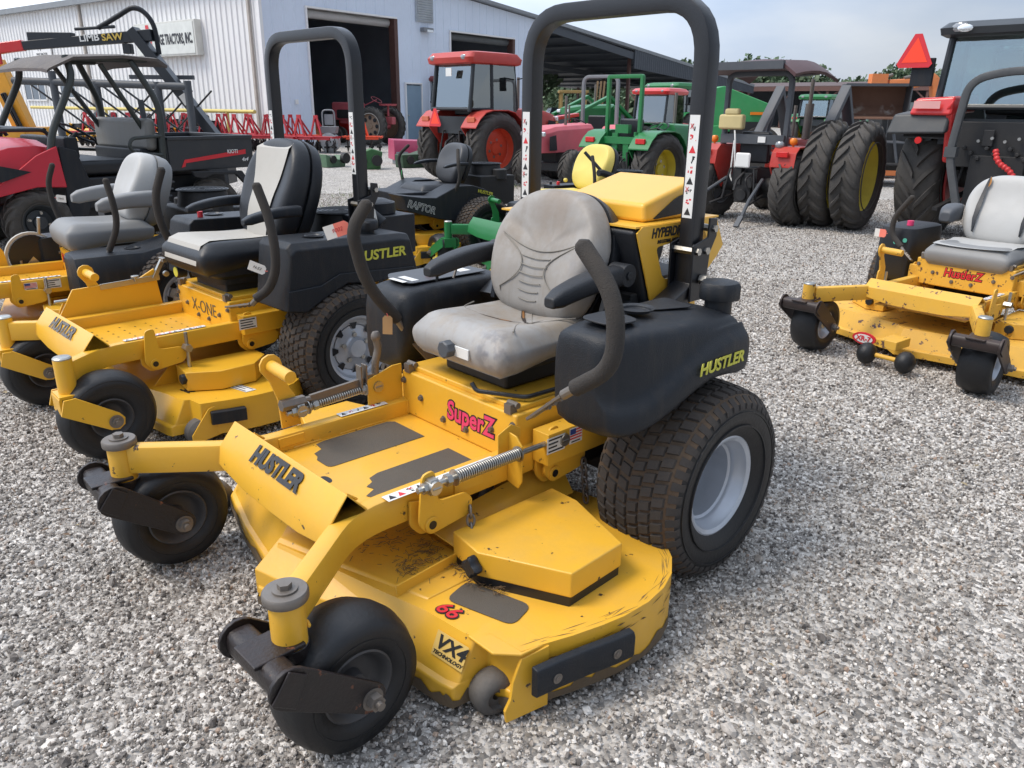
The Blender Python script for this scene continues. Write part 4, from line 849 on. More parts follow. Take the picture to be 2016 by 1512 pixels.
    tear([(.295,-.085),(.288,-.06),(.280,-.04),(.272,-.02),(.268,.0),(.262,.02),(.268,.05),(.262,.08),(.27,.10)], .0042, 0); tear([(.272,-.01),(.265,.01),(.262,.03),(.262,.05)], .0045, 1)
    tear([(.085,-.085),(.11,-.06),(.147,-.022),(.18,.012),(.218,.058),(.245,.09),(.268,.12)], .0065, 0); tear([(.12,-.05),(.15,-.018),(.18,.014),(.20,.038)], .0042, 1); tear([(.268,.12),(.258,.135),(.235,.13),(.194,.125)], .0032, 0); tear([(.25,.095),(.262,.11),(.268,.135)], .007, 0)
    obj('seat_tears', te, [mat('tear_dark', (.03,.02,.015), .9), TAN], cu, smooth=False)
    se_ = MB()
    for pts in ([(.06,-.05),(.10,-.03),(.20,.075),(.262,.14)], [(.28,.10),(.33,.135),(.39,.19)], [(.275,.13),(.20,.145),(.12,.19)], [(.29,-.09),(.30,-.16),(.22,-.19)]):
        P3 = fillet([(x,y,0) for x, y in pts], .05, 4); se_ = MB(); se_.tube([(p.x, p.y, ztop(p.x, p.y)-.0030) for p in P3], .0022, 6); obj('seat_seam', se_, MATS['seam_shadow'], cu)
    # levers
    lever(root, [(.515,.565,1.06),(.52,.675,.96),(.52,.685,.79),(.52,.56,.705)], bar=((.52,.52,.675),(.52,.40,.575)), r=.0225)
    lever(root, [(.488,-.415,1.065),(.545,-.42,.99),(.50,-.42,.80),(.385,-.41,.665)], bar=((.365,-.40,.625),(.26,-.36,.485)), r=.0215)
    # tanks and console
    tk = tank_main(root, 1); lettering('tank_lettering', 'HUSTLER', .048, (.048,.6865,.700), (-1,0,0), (0,0,1), YELT, root, bold=.03, shear=.15, par=tk, sx=1.12)
    cp = MB(); cp.cyl((-.085,.57,.80), (-.085,.57,.850), .040, n=28); n_ = 40
    cp.loft([[(-.085+math.cos(2*PI*i/n_)*r*(1+(.05 if (i//4) % 2 else 0)*q), .57+math.sin(2*PI*i/n_)*r*(1+(.05 if (i//4) % 2 else 0)*q), z) for i in range(n_)] for r, z, q in ((.055,.845,1),(.058,.850,1),(.058,.885,1),(.052,.895,.5),(.035,.899,0),(.001,.9,0))]); obj('fuel_cap', cp, BLKP, tk)
    pn = MB(); pn.prism(fillet([(.40,.45,.844),(.40,.56,.842),(.29,.58,.842),(.27,.45,.842)], .04, 4, True), (0,0,.005)); pn.prism(fillet([(.155,.43,.833),(.155,.50,.833),(.02,.56,.833),(-.01,.43,.833)], .03, 4, True), (0,0,.0035)); pn.lathe([(.853,.052),(.849,.042),(.842,.04),(.835,.0)], (.215,.50,0), (0,0,1), n=24); obj('tank_top_panels', pn, BLKD, tk, bevel=.002)
    cn = MB(); cn.mi = 0
    rg = [(.40,.50,.72,.055),(.395,.49,.745,.03),(.36,.50,.765,.0)]
    t2 = MB(); st = [(.385,.50,.71,.40,.60),(.372,.46,.752,.37,.65),(.335,.45,.768,.365,.66),(.28,.45,.772,.365,.665),(.10,.52,.775,.365,.67),(-.10,.60,.775,.365,.67),(-.14,.62,.76,.37,.66)]
    t2.loft([[(x, -y, z) for y, z in ((yi,zb),(yi,zt-.02),(yi+.02,zt),(yo-.03,zt-.004),(yo,zt-.04),(yo,zb+.01),(yo-.02,zb))] for x, zb, zt, yi, yo in st]); c2 = obj('control_console', t2, BLKP, root, sub=1)
    pc = MB(); pc.prism(fillet([(.31,-.43,.776),(.31,-.57,.774),(.27,-.63,.774),(-.05,-.63,.777),(-.05,-.43,.777)], .02, 3, True), (0,0,.003)); obj('console_panel', pc, DGRY, c2)
    kn = MB(); kn.mi = 0; kn.cyl((.17,-.50,.78), (.17,-.50,.805), .017, n=18); obj('red_knob', kn, REDT, c2); kn = MB(); kn.mi = 1; kn.cyl((.215,-.40,.78), (.215,-.40,.808), .006, n=10); kn.cyl((.215,-.40,.805), (.215,-.40,.812), .017, n=16); obj('choke_knob', kn, BLKP, c2); kn = MB(); kn.mi = 1; kn.tube([(.14,-.40,.78),(.12,-.40,.83),(.10,-.40,.845)], .005, 8); obj('throttle_lever', kn, STLD, c2)
    for (x, y), (a, b_) in (((.27,-.50),(.03,.09)),((.315,-.50),(.02,.09)),((.02,-.50),(.05,.05))): kn = MB(); kn.box((x,y,.7795), (a,b_,.001)); obj('console_decal', kn, WHT, c2)
    for k, (cl, yy) in enumerate(((REDT,-.383),(YELT,-.373))): kn = MB(); kn.box((.386,-.50+.03*k,.70), (.004,.02,.035)); obj('console_switch', kn, cl, c2)
    # engine hood, radiator tower
    hd = MB(); H0 = [(-.10,-.10),(-.10,.265),(-.42,.265),(-.42,-.10)]
    hd.loft([[(x, y, z) for x, y in H0] for z in (1.030,)]+[[(-.102,-.09,1.088),(-.102,.260,1.088),(-.40,.250,1.155),(-.40,-.09,1.155)]]); ho = obj('engine_hood', hd, YELH, root, bevel=.014, seg=3)
    wn = MB(); wn.prism(fillet([(-.14,.2625,1.037),(-.345,.2625,1.047),(-.365,.258,1.118),(-.27,.2585,1.098)], .02, 4, True), (0,.0045,0)); obj('hood_opening', wn, DARKIN, ho)
    sh = MB(); 
    def fill(poly, hole, y, t):  # sheet with one hole, as quad strips between equally counted loops
        n = len(hole); P = resample(poly, n, hole[0]); vs = [(x, y, z) for x, z in P]+[(x, y, z) for x, z in hole]+[(x, y-t, z) for x, z in P]+[(x, y-t, z) for x, z in hole]; fs = []
        for i in range(n):
            j = (i+1) % n; fs += [(i, j, n+j, n+i), (2*n+j, 2*n+i, 3*n+i, 3*n+j), (j, i, 2*n+i, 2*n+j), (n+i, n+j, 3*n+j, 3*n+i)]
        sh.add(vs, fs)
    fill([(-.005,1.028),(-.44,1.028),(-.50,.92),(-.40,.84),(-.27,.76),(-.118,.745)], [(p.x, p.z) for p in fillet([(-.112,0,.958),(-.34,0,.975),(-.34,0,.885),(-.27,0,.845),(-.16,0,.850)], .02, 4, True)], .31, .005)
    sh.box((-.235,0,1.027), (.45,.61,.006)); sp_ = obj('side_shroud', sh, YELH, root, bevel=.002)
    ra = MB(); ra.prism([(-.005,-.29,1.015),(-.03,-.29,1.022),(-.10,-.29,1.022),(-.20,-.29,.62),(-.13,-.29,.62)], (0,.590,0)); obj('engine_cover', ra, BLKD, root, bevel=.012)
    for z_, sz, s_ in ((.915,.042,'HYPERDRIVE'),(.885,.015,'INDUSTRIAL HYDRO DRIVE')): lettering('shroud_lettering', s_, sz, (-.185 if z_ > .9 else -.195, .3112, 1.002 if z_ > .9 else .974), (-1,0,0), (0,0,1), BLKT, root, bold=.03, shear=.2, par=sp_, sx=.85)
    en = MB(); en.box((-.30,0,.63), (.36,.44,.40)); en.cyl((-.26,.08,1.0), (-.26,.08,1.04), .13, n=24); en.box((-.10,.20,.72), (.12,.16,.18)); en.cyl((-.02,.24,.74), (-.02,.30,.74), .05, n=16); en.tube([(-.05,.15,.8),(.0,.25,.84),(.02,.28,.78),(.0,.3,.70)], .012, 8, fil=.03); obj('engine', en, DARKIN, root, bevel=.01)
    # roll bar
    wr = MB()
    for k_ in range(4): wr.tube(fillet([(-.10+.03*k_,.18,.60),(-.02,.25+.01*k_,.72-.03*k_),(.03,.30,.66),(-.12,.33,.70+.02*k_)], .06, 4), .006, 6)
    obj('engine_wiring', wr, BLKP, root)
    gz = MB(); gz.cyl((.0,.30,.775),(.0,.312,.775),.026,n=20); gz.mi = 1; gz.cyl((.0,.312,.775),(.0,.314,.775),.02,n=20); obj('armrest_gauge', gz, [BLKP, STL], root)
    r_ = rops(root, -.215, .395, 1.705, .93, sec=(.055,.06), r=.17)
    lo = MB()
    for s in (1, -1): lo.sweep([(-.215, s*.368, .97), (-.215, s*.368, .83), (.03, s*.345, .70)], rrect(.052, .075, .006, 2), up=(0,1,0))
    lo.beam((-.26,-.36,.68), (-.26,.36,.68), .05, .05); obj('roll_bar_base', lo, BLKM, root, bevel=.003)
    for s in (1, -1): hinge(root, -.215, s*.368, .96)
    decal_strip(root, (-.1845,.366,1.05), (-.1845,.366,1.355), .036, (0,-1,0), vert=True)
    decal_strip(root, (-.1845,-.366,1.05), (-.1845,-.366,1.355), .036, (0,-1,0), vert=True)
    yb = MB(); yb.prism(fillet([(-.26,.30,1.03),(-.37,.30,1.0),(-.42,.30,.93),(-.34,.30,.88),(-.26,.30,.92)], .02, 3, True), (0,.01,0)); yb.beam((-.30,.28,.80), (-.36,.28,.55), .10, .03); obj('rear_guard', yb, YELH, root, bevel=.003)
    return root
def resample(poly, n, start):
    P = [Vector((x, z)) for x, z in poly]; L_ = [(P[i]-P[i-1]).length for i in range(len(P))]; tot = sum(L_); pts = []
    M_ = 400; dens = []
    for k in range(M_):
        d = tot*k/M_; i = 0
        while d > (P[(i+1) % len(P)]-P[i]).length: d -= (P[(i+1) % len(P)]-P[i]).length; i = (i+1) % len(P)
        q = P[(i+1) % len(P)]-P[i]; dens.append(P[i]+q*(d/q.length))
    k0 = min(range(M_), key=lambda k: (dens[k]-Vector(start)).length); return [tuple(dens[(k0+int(M_*i/n)) % M_]) for i in range(n)]
MAIN = main_mower()
def mower(label, pose, xc, yc, xb, xp, hw, Y, forks, deck_s, text_, seat, tank, wheel, rops_=False, yaw=(-10,-20), crossbar='HUSTLER', ctm=BLKT, R=.29, W=.27, name='zero_turn_mower', ctrail=.125, levers=None, zt=.43, ridge=.49, fk=None, roll=.02, rc=.178, wc=.15, rimc=None, ct_size=.062, bar=True, floor_z=.375, group='zero-turn mowers on the gravel'):
    root = thing(name, label, 'mower', (pose[0], pose[1], 0), pose[2], group)
    fr, cb, flo = main_frame(root, Y, xc, yc, xb, xp, hw, zt, ridge, floor_z)
    if crossbar: lettering('crossbar_lettering', crossbar, ct_size, (xb+.031, .0, (zt+ridge)/2-.002), (0,1,0), (-.055,0,.062), ctm, root, bold=.03, shear=.12, par=cb, sx=.95)
    fk = fk or Y
    for s, yw in ((1, yaw[0]), (-1, yaw[1])):
        post(root, xc, s*yc, .305, zt+.015, .034, Y if forks != 'double' else YELW, cap='dome' if forks == 'single' else 'dome')
        caster(root, (xc, s*yc), yw, rc, wc, forks, fk, rimc or RIMG, .075, ctrail)
    sb = seatbox(root, Y, xp, hw-.02, .36, .52)
    b = MB()
    b.box((-.10, 0, .36), (.60, .60, .14)); b.box((-.05, 0, .30), (.25, .80, .14)); obj('chassis', b, DARKIN, root, bevel=.01)
    for s in (1, -1):
        sf = MB(); sf.box((.10, s*(hw+.01), .415), (.60, .07, .09)); obj('side_frame', sf, Y, root, bevel=.004)
        yo = .46+W/2-.1
        t = tyre(root, 'drive_wheel', (0, s*(.41+W/2), R), R, W, R*.5, .6, 'turf', n=48, side=s)
        rim(t, (0, s*(.41+W/2), R), R*.52, W, wheel, s, dish=.22, hub=.30, holes=8, bolts=5)
    dk = deck_mesh([(x-.07, y, q) for x, y, q in deck66(deck_s, deck_s)], .195, .05, .05, Y, root)
    for s in (1, -1):
        cv = MB(); tp = [(.70,s*.34*deck_s),(.72,s*.42),(.60,s*.62*deck_s),(.44,s*.62*deck_s),(.34,s*.40),(.34,s*.30)]
        cv.prism([(x, y, .198) for x, y in (tp[::-1] if s > 0 else tp)], (0,0,.085)); obj('belt_cover', cv, Y, dk, bevel=.004)
        kb = MB(); kb.cyl((.69,s*.40,.25), (.735,s*.40,.25), .024, n=8); obj('cover_knob', kb, BLKP, dk, bevel=.004)
        lift_ears(root, Y, .80, s*(hw+.02), .42, s=s); lift_ears(root, Y, .36, s*(hw+.02), .42, s=s); lk = MB()
        lk.cyl((.67,s*(hw+.05),.18), (.67,s*(hw+.05),.44), .008, n=8); lk.cyl((.67,s*(hw+.05)-.015,.245), (.67,s*(hw+.05)+.02,.245), .024, n=14); lk.cyl((.67,s*(hw+.05)-.02,.37), (.67,s*(hw+.05)+.02,.37), .018, n=6); obj('lift_link', lk, STL, root)
        rl = MB(); rl.lathe([(-.035,.02),(-.035,.045),(-.02,.06),(.02,.06),(.035,.045),(.035,.02)], (.86*deck_s+.06, s*(.78*deck_s-.06), .062), (0,1,0), n=24); obj('scalp_roller', rl, MATS.get('grey_roller') or RUB, dk)
    bk = MB(); x0 = .80*deck_s+.06; y0 = .755*deck_s; bk.prism([(x0+.10,y0,.03),(x0+.10,y0,.07),(x0+.02,y0,.17),(x0-.06,y0,.19),(x0-.06,y0,.05)], (0,.006,0)); obj('roller_bracket', bk, Y, dk, bevel=.002)
    bp = MB(); pts = [(.60+(x-.6)*deck_s-.07, y*deck_s) for x, y in ((.83,.752),(.74,.782),(.66,.803))]; bp.loft([[(x, y+.001+d*.022, z) for z, d in ((.095,0),(.10,1),(.155,1),(.16,0))] for x, y in pts]); obj('side_bumper', bp, BLKP, dk, bevel=.004)
    decal_strip(root, (xb-.12,hw-.024,zt+.0015), (xp+.12,hw-.024,zt+.0015), .026, (0,-1,0))
    pedal(root, Y, .80, -(hw+.03), zt-.01, .20)
    dr = MB()
    for i in range(7):
        for j in range(6):
            x = xp+.10+.06*i; y = -.16+.064*j+(.03 if i % 2 else 0); dr.add([(x,y-.010,.3755),(x+.006,y,.3755),(x,y+.010,.3755),(x-.003,y,.3755)], [(0,1,2,3)])
    if seat != 'hz': d_ = obj('floor_perforations', dr, BLKM, flo, smooth=False)
    # seat styles
    bs = MB(); bs.box((.20, 0, .56), (.36, .32, .06)); se = obj('seat_suspension', bs, BVIN, root, bevel=.01)
    if seat == 'xone':
        bs2 = MB(); bs2.loft([[(.22+a*.44, b*.42*1, z) for a, b in rrect(k, k, .12, 4)] for z, k in ((.575,.85),(.60,.86),(.62,.98),(.65,1.0),(.67,1.0))]); obj('seat_base', bs2, BLKP, se)
        c = seat_cushion(root, .0, .50, .47, .775, .11, BVIN)
        def ctop(x, y, dz=.0035):
            u = x/.50; v = (y/(.235*(1-.10*(1-u)))+1)/2; r_ = max(0., min(1, min(u, 1-u, v*1.1, (1-v)*1.1)*9)); return .775-.028*max(0,1-abs(2*v-1)**5)*math.exp(-((u-.42)/.28)**2)*math.exp(-((v-.5)/.3)**2)+.008*u-.045*(1-r_)**2+dz
        cm = MB(); g_ = [[(x_, y_*(1-.25*(.50-x_)/.42), 0) for y_ in [-.175+.35*j/8 for j in range(9)]] for x_ in [.08+.40*i/9 for i in range(10)]]
        rows = [[(x, y, ctop(x, y)) for x, y, _ in r] for r in g_]+[[(.507, y, .715) for _, y, __ in g_[-1]], [(.512, y, .68) for _, y, __ in g_[-1]]]
        vs = [p for r in rows for p in r]; cm.add(vs, [(i*9+j, (i+1)*9+j, (i+1)*9+j+1, i*9+j+1) for i in range(len(rows)-1) for j in range(8)]); obj('cushion_insert', cm, CREAM, c)
        b_, P, Hh = seat_back(root, .03, .70, -.13, 1.20, .50, .09, BVIN, BVIN)
        ci = MB(); rows = []
        for i in range(14):
            h = .05+.90*i/13; wy = .105+.12*max(0, h-.45)-.03*max(0, .4-h); wy *= 1 if h < .86 else (1-((h-.86)/.12)**2*.35)
            rows.append([P(y, h*Hh, .0945+.020*math.exp(-((h-.30)/.22)**2)+(y/.25)**2*.03+.001-(.045*max(0, h-.88)/.1)) for y in [-wy+2*wy*j/8 for j in range(9)]])
        vs = [p for r in rows for p in r]; ci.add(vs, [(i*9+j, i*9+j+1, (i+1)*9+j+1, (i+1)*9+j) for i in range(13) for j in range(8)]); obj('backrest_insert', ci, CREAM, b_)
        for s in (1, -1): armrest(root, s*.295, .04, .33, .90, .87, BLKP, w=.06, th=.045)
        kn = MB(); kn.cyl((.43,-.16,.60), (.475,-.16,.60), .03, n=20); kn.mi = 1; kn.cyl((.475,-.16,.60), (.477,-.16,.60), .024, n=20); obj('weight_knob', kn, [BLKP, YELT], se)
    elif seat == 'grey':
        c = seat_cushion(root, .02, .50, .46, .70, .12, VING); b_, P, Hh = seat_back(root, .04, .66, -.10, 1.06, .42, .11, VINL, VING, wb=.8)
        pn = MB(); rows = [[P(y, h*Hh, .118+.020*math.exp(-((h-.30)/.22)**2)+(y/.21)**2*.03) for y in [-.09+.18*j/6 for j in range(7)]] for h in [.08+.6*i/8 for i in range(9)]]
        for s in (1, -1): armrest(root, s*.285, .02, .34, .83, .80, VING, w=.085, th=.085)
    elif seat == 'black':
        c = seat_cushion(root, .0, .46, .46, .68, .09, BVIN); b_, P, Hh = seat_back(root, .02, .66, -.10, 1.03, .44, .07, mat('charcoal_vinyl', (.035,.037,.042), .45, dust=.25, dustcol=(.12,.12,.12)), BVIN)
        for s in (1, -1): armrest(root, s*.28, .0, .26, .86, .84, BLKP, w=.05, th=.03)
    elif seat == 'hz':
        c = seat_cushion(root, -.02, .47, .50, .62, .10, VING)
        sh_ = MB(); rows = []
        for i in range(8): x = .06+.40*i/7; rows.append([(x, y*(1+.02*math.sin(i*2+y*9)), .628-.012*math.cos(y*5)+.004*math.sin(i*1.7+y*8)) for y in [-.205+.41*j/8 for j in range(9)]])
        vs = [p for r in rows for p in r]; sh_.add(vs+[(x, y, z-.003) for x, y, z in vs], [(i*9+j, (i+1)*9+j, (i+1)*9+j+1, i*9+j+1) for i in range(7) for j in range(8)]); obj('loose_seat_cover', sh_, VINL, c)
        b_, P, Hh = seat_back(root, .02, .58, -.12, .99, .50, .08, VINL, VING)
        sm = MB()
        for s in (1, -1): sm.loft([[P(s*(.135+.02*q+a), h*Hh, .100+.03*((.135+.02*q)/.25)**2+.020*math.exp(-((h-.30)/.22)**2)) for a in (-w_, w_)]+[P(s*(.135+.02*q), h*Hh, .09)] for h, q, w_ in ((.12,0,.002),(.3,.2,.012),(.5,.4,.014),(.7,.3,.010),(.86,.1,.006),(.93,0,.001))])
        obj('split_seams', sm, BLKM, b_); ts = MB(); ts.loft([[P(-.128+a, h*Hh, .106) for a in (-w_, w_)]+[P(-.128, h*Hh, .100)] for h, w_ in ((.78,.003),(.84,.009),(.92,.002))]); obj('exposed_foam', ts, mat('foam_orange', (.40,.18,.05), .9), b_)
        for s in (1, -1): armrest(root, s*.29, .0, .16, .76, .74, DGRY, w=.10, th=.10)
    elif seat == 'yellow':
        c = seat_cushion(root, .0, .48, .48, .70, .10, YSEAT); b_, P, Hh = seat_back(root, .02, .68, -.12, 1.06, .46, .07, YSEAT, BVIN)
        bl = MB(); bl.sphere((.10,-.24,.76), .02, 10); obj('seat_button', bl, YSEAT, se)
        ar = MB(); ar.tube([(-.02,.27,.82),(.12,.28,.86),(.16,.28,.86)], .028, 8); ar.tube([(.12,.26,.88),(.16,.2,.95),(.2,.14,1.02)], .014, 8); obj('armrest', ar, BLKP, root)
    # tanks
    if tank == 'angular':
        for s in (1, -1):
            prof = [(.335,.52),(.295,.79),(.27,.812),(-.30,.80),(-.355,.79),(-.40,.60),(-.12,.585),(.02,.60),(.13,.555),(.24,.50)]
            tb = MB(); yi, yo = .36, .63
            tb.loft([[(x*(1-k*.02), s*y, z if z < .7 else z-dz) for x, z in prof] for y, k, dz in ((yi,0,0),(yo-.03,0,0),(yo,1,.03))][::(1 if s < 0 else -1)]); o = obj('fuel_tank', tb, BLKP, root, bevel=.008)
            st_ = MB(); st_.prism([(.32,s*(yo+.001),.61),(.16,s*(yo+.001),.615),(.06,s*(yo+.001),.655),(-.36,s*(yo+.001),.635),(-.375,s*(yo+.001),.60),(-.12,s*(yo+.001),.592),(.02,s*(yo+.001),.607),(.13,s*(yo+.001),.562),(.24,s*(yo+.001),.508),(.332,s*(yo+.001),.525)][::s], (0,s*.008,0)); obj('tank_ridge', st_, BLKP, o, bevel=.004)
            cp = MB(); cp.cyl((-.17,s*.53,.79), (-.17,s*.53,.825), .035, n=20); n_ = 32
            cp.loft([[(-.17+math.cos(2*PI*i/n_)*r*(1+(.05 if (i//4) % 2 else 0)), s*.53+math.sin(2*PI*i/n_)*r*(1+(.05 if (i//4) % 2 else 0)), z) for i in range(n_)] for r, z in ((.050,.82),(.052,.825),(.052,.855),(.045,.864),(.001,.868))]); obj('fuel_cap', cp, BLKP, o)
            if s > 0: lettering('tank_lettering', 'HUSTLER', .062, (-.17,yo+.002,.715), (-1,0,0), (0,0,1), YELT, root, bold=.03, shear=.1, par=o, sx=1.15)
            tp = MB(); tp.lathe([(.8135,.05),(.8165,.05),(.8165,.04),(.812,.035),(.812,.001)], (.10,s*.50,0), (0,0,1), n=24); obj('cup_holder', tp, BLKM, o)
            if s < 0: kk = MB(); kk.cyl((.20,-.44,.81), (.20,-.44,.84), .014, n=14); obj('choke_knob', kk, REDT, o)
    elif tank == 'pods':
        for s in (1, -1):
            mb = MB(); st = [(.56,.36,.545,.33,.47),(.545,.35,.565,.31,.53),(.50,.345,.572,.30,.565),(.35,.36,.575,.30,.585),(.20,.40,.575,.30,.595),(.08,.48,.60,.30,.60),(-.10,.54,.66,.30,.60),(-.35,.58,.68,.30,.60),(-.40,.60,.67,.31,.59)]
            rg = [[(x, s*y, z) for y, z in ((yi,zb),(yi,zt_),(yo-.07,zt_),(yo-.03,zt_-.01),(yo-.01,zt_-.045),(yo,(zb+zt_)/2),(yo-.005,zb+.02),(yo-.03,zb))] for x, zb, zt_, yi, yo in st]
            if s < 0: rg = [r[::-1] for r in rg]
            mb.loft([r[::-1] for r in rg]); o = obj('side_fender', mb, BLKP, root, bevel=.004)
            if s > 0:
                cpx = MB(); cpx.lathe([(.577,.045),(.581,.045),(.581,.036),(.572,.03),(.572,.001)], (.22,s*.44,0), (0,0,1), n=20); obj('cup_holder', cpx, BLKM, o)
                if text_[0] == 'RAPTOR_BIG': lettering('fender_lettering', 'RAPTOR', .085, (.37,.589,.46), (-1,0,0), (0,0,1), WHT, root, outline=None, bold=.0, shear=.1, par=o, sx=1.1); lettering('fender_lettering', 'HUSTLER', .035, (-.28,.603,.645), (-1,0,0), (0,0,1), YELT, root, bold=.02, par=o)
                else: lettering('fender_lettering', 'HUSTLER', .05, (-.12,.603,.61), (-1,0,0), (0,0,1), YELT, root, bold=.02, par=o)
        if text_[0] != 'RAPTOR_BIG': cn = MB(); cn.box((-.05,-.42,.68), (.40,.16,.05)); cn.mi = 1; cn.cyl((.06,-.40,.70), (.06,-.40,.735), .015, n=12); cn.mi = 0; cn.cyl((.10,-.46,.70), (.10,-.46,.73), .012, n=12); obj('control_console', cn, [BLKP, REDT], root, bevel=.006)
    elif tank == 'bigpod':
        for s in (1, -1):
            mb = MB(); pr = [(.84,.64),(.80,.59),(.78,.50),(.435,.405),(.235,.375),(.12,.478),(-.20,.50),(-.21,.55),(-.05,.65),(.09,.69),(.26,.69),(.48,.60),(.63,.61)]; rg = [[(x*k, s*y, z) for x, z in pr] for y, k in ((.26,1),(.47,1),(.50,.985))]; mb.loft(rg if s < 0 else [r[::-1] for r in rg]); o = obj('side_fender', mb, BLKP, root, bevel=.008)
            r_ = MB(); r_.prism([(.10,s*.502,.62),(-.17,s*.502,.545),(-.17,s*.502,.52),(.13,s*.502,.50),(.25,s*.502,.42),(.27,s*.502,.44),(.16,s*.502,.53)][::s], (0,s*.006,0)); obj('fender_ridge', r_, BLKP, o, bevel=.003)
            if s > 0:
                lettering('fender_lettering', 'RAPTOR', .088, (.63,.502,.525), (-1,0,-.30), (-.1,0,1), WHT, root, bold=.035, shear=.1, par=o, sx=.85); lettering('fender_lettering', 'RAPTOR', .088, (.63,.5028,.525), (-1,0,-.30), (-.1,0,1), BLKT, root, bold=-.002, shear=.1, par=o, sx=.85); lettering('fender_lettering', 'HUSTLER', .042, (-.05,.502,.618), (-1,0,-.25), (0,0,1), YELT, root, bold=.02, par=o)
        cb_ = MB(); cb_.box((.50,0,.55),(.5,.52,.16)); obj('front_shroud', cb_, BLKP, root, bevel=.01)
    elif tank == 'hz':
        mb = MB(); mb.loft([[(.18+a*.44-.0*z, -.47+b*.24, z) for a, b in rrect(k, k, .2, 4)] for z, k in ((.34,.9),(.37,1),(.64,.98),(.67,.94),(.68,.82))]); o = obj('fuel_tank', mb, BLKD, root)
        mb = MB(); mb.loft([[(.18+a*.44, .47+b*.24, z) for a, b in rrect(k, k, .2, 4)] for z, k in ((.34,.9),(.37,1),(.64,.98),(.67,.94),(.68,.82))]); o2 = obj('fuel_tank', mb, BLKD, root)
        kk = MB(); kk.cyl((.28,-.44,.68), (.28,-.44,.71), .02, n=14); obj('choke_knob', kk, PINKT, o)
        wd = MB(); wd.cyl((.40,-.40,.60), (.403,-.40,.60), .014, n=10); wd.cyl((.40,-.46,.58), (.403,-.46,.58), .011, n=10); obj('tank_stickers', wd, mat('green_sticker', (.1,.45,.35)), o)
    if text_[1]: lettering('box_lettering', text_[1], text_[2], (xp+.0015, text_[4] if len(text_) > 4 else .0, .45), (0,1,0), (0,0,1), text_[3], root, outline=BLKT if text_[3] is REDT else None, bold=.02, shear=.12, par=sb, sx=.85)
    label_plate(root, (xp-.05,hw+.0465,.425), (-1,0,0), (0,0,1), .085, .05)
    # engine and cover
    en = MB(); en.box((-.38,0,.60), (.40,.46,.28)); en.cyl((-.38,0,.72), (-.38,0,.84), .17, .15, n=28); en.cyl((-.42,.20,.70), (-.42,.20,.80), .07, n=16); en.cyl((-.30,-.18,.70), (-.30,-.18,.78), .05, n=14); obj('engine', en, DARKIN, root, bevel=.012)
    sc_ = MB(); sc_.cyl((-.38,0,.8405),(-.38,0,.8425),.165,n=28)
    for i in range(6): sc_.lathe([(.842,.02+.025*i),(.846,.02+.025*i),(.846,.028+.025*i),(.842,.028+.025*i)], (-.38,0,0), (0,0,1), n=28)
    obj('engine_screen', sc_, BLKP, root)
    lev = levers or [[(.36,.50,1.05),(.38,.56,.92),(.37,.56,.72),(.42,.50,.64)], [(.36,-.50,1.05),(.38,-.56,.92),(.38,-.54,.74),(.42,-.46,.64)]]
    for i, P3 in enumerate(lev):
        s = 1 if i == 0 else -1; e = P3[-1]; lever(root, P3, r=roll, bar=((e[0]+.005, e[1]-s*.03, e[2]-.03), (e[0]+.02, s*(hw-.01), .50)), m=GRIP)
    if rops_:
        rops(root, -.25, .405, 1.72, .86, sec=(.052,.06), r=.16)
        lo = MB()
        for s in (1, -1): lo.beam((-.25, s*.379, .90), (-.25, s*.379, .50), .05, .06)
        obj('roll_bar_base', lo, BLKM, root, bevel=.003)
        for s in (1, -1): hinge(root, -.25, s*.379, .93); decal_strip(root, (-.2195,s*.377,1.06), (-.2195,s*.377,1.34), .034, (0,-1,0), vert=True)
    return root, sb, se
x1, sb1, se1 = mower('yellow zero-turn mower with black and cream seat and black roll bar, beside the nearest mower', (-1.19, 3.95, -134.9), 1.175, .415, 1.02, .43, .30, YEL2, 'single', .80,
    ('', '', .085, BLKT), 'xone', 'angular', RIMS, True, yaw=(-2,-6), ctm=mat('grey_lettering', (.10,.09,.08), .5), ct_size=.074, rc=.185, wc=.15, R=.295, W=.28,
    levers=[[(.375,.55,1.05),(.36,.60,.925),(.358,.625,.80),(.36,.615,.70),(.38,.575,.62),(.42,.53,.58)], [(.345,-.50,1.05),(.395,-.51,.92),(.385,-.50,.78),(.34,-.49,.655)]])
for dz, tm, bo in ((0, mat('grey_lettering', (.10,.09,.08)), .0),): lettering('box_lettering', 'X-ONE', .088, (.4315,.01,.445), (0,1,0), (0,0,1), tm, x1, bold=-.012, shear=0, par=sb1, sx=.95)
dk1 = [c for c in x1.children if c.name.startswith('mower_deck')][0]
lettering('deck_lettering', '52', .05, (.715,.40,.1975), (-.15,.99,0), (-1,0,0), BLKT, x1, bold=.03, shear=.2, par=dk1, sx=1.4)
label_plate(x1, (.53,.53,.1965), (-.2,.98,0), (-1,0,0), .13, .05, 'warning_decal', rows=3); 
for y_ in (.24, -.24): gp_ = MB(); gp_.prism([(.80,y_,.19),(.62,y_,.19),(.62,y_,.27),(.72,y_,.27)], (0,.006,0)); obj('deck_gusset', gp_, YEL2, dk1)
rp = MB(); rp.prism([(.98,-.325,.42),(.90,-.325,.55),(.60,-.325,.56),(.52,-.325,.60),(.50,-.325,.42)], (0,.012,0)); rp.prism([(.98,-.37,.40),(.93,-.37,.50),(.62,-.37,.52),(.52,-.37,.42)], (0,.008,0)); o = obj('height_plate', rp, YEL2, x1, bevel=.003)
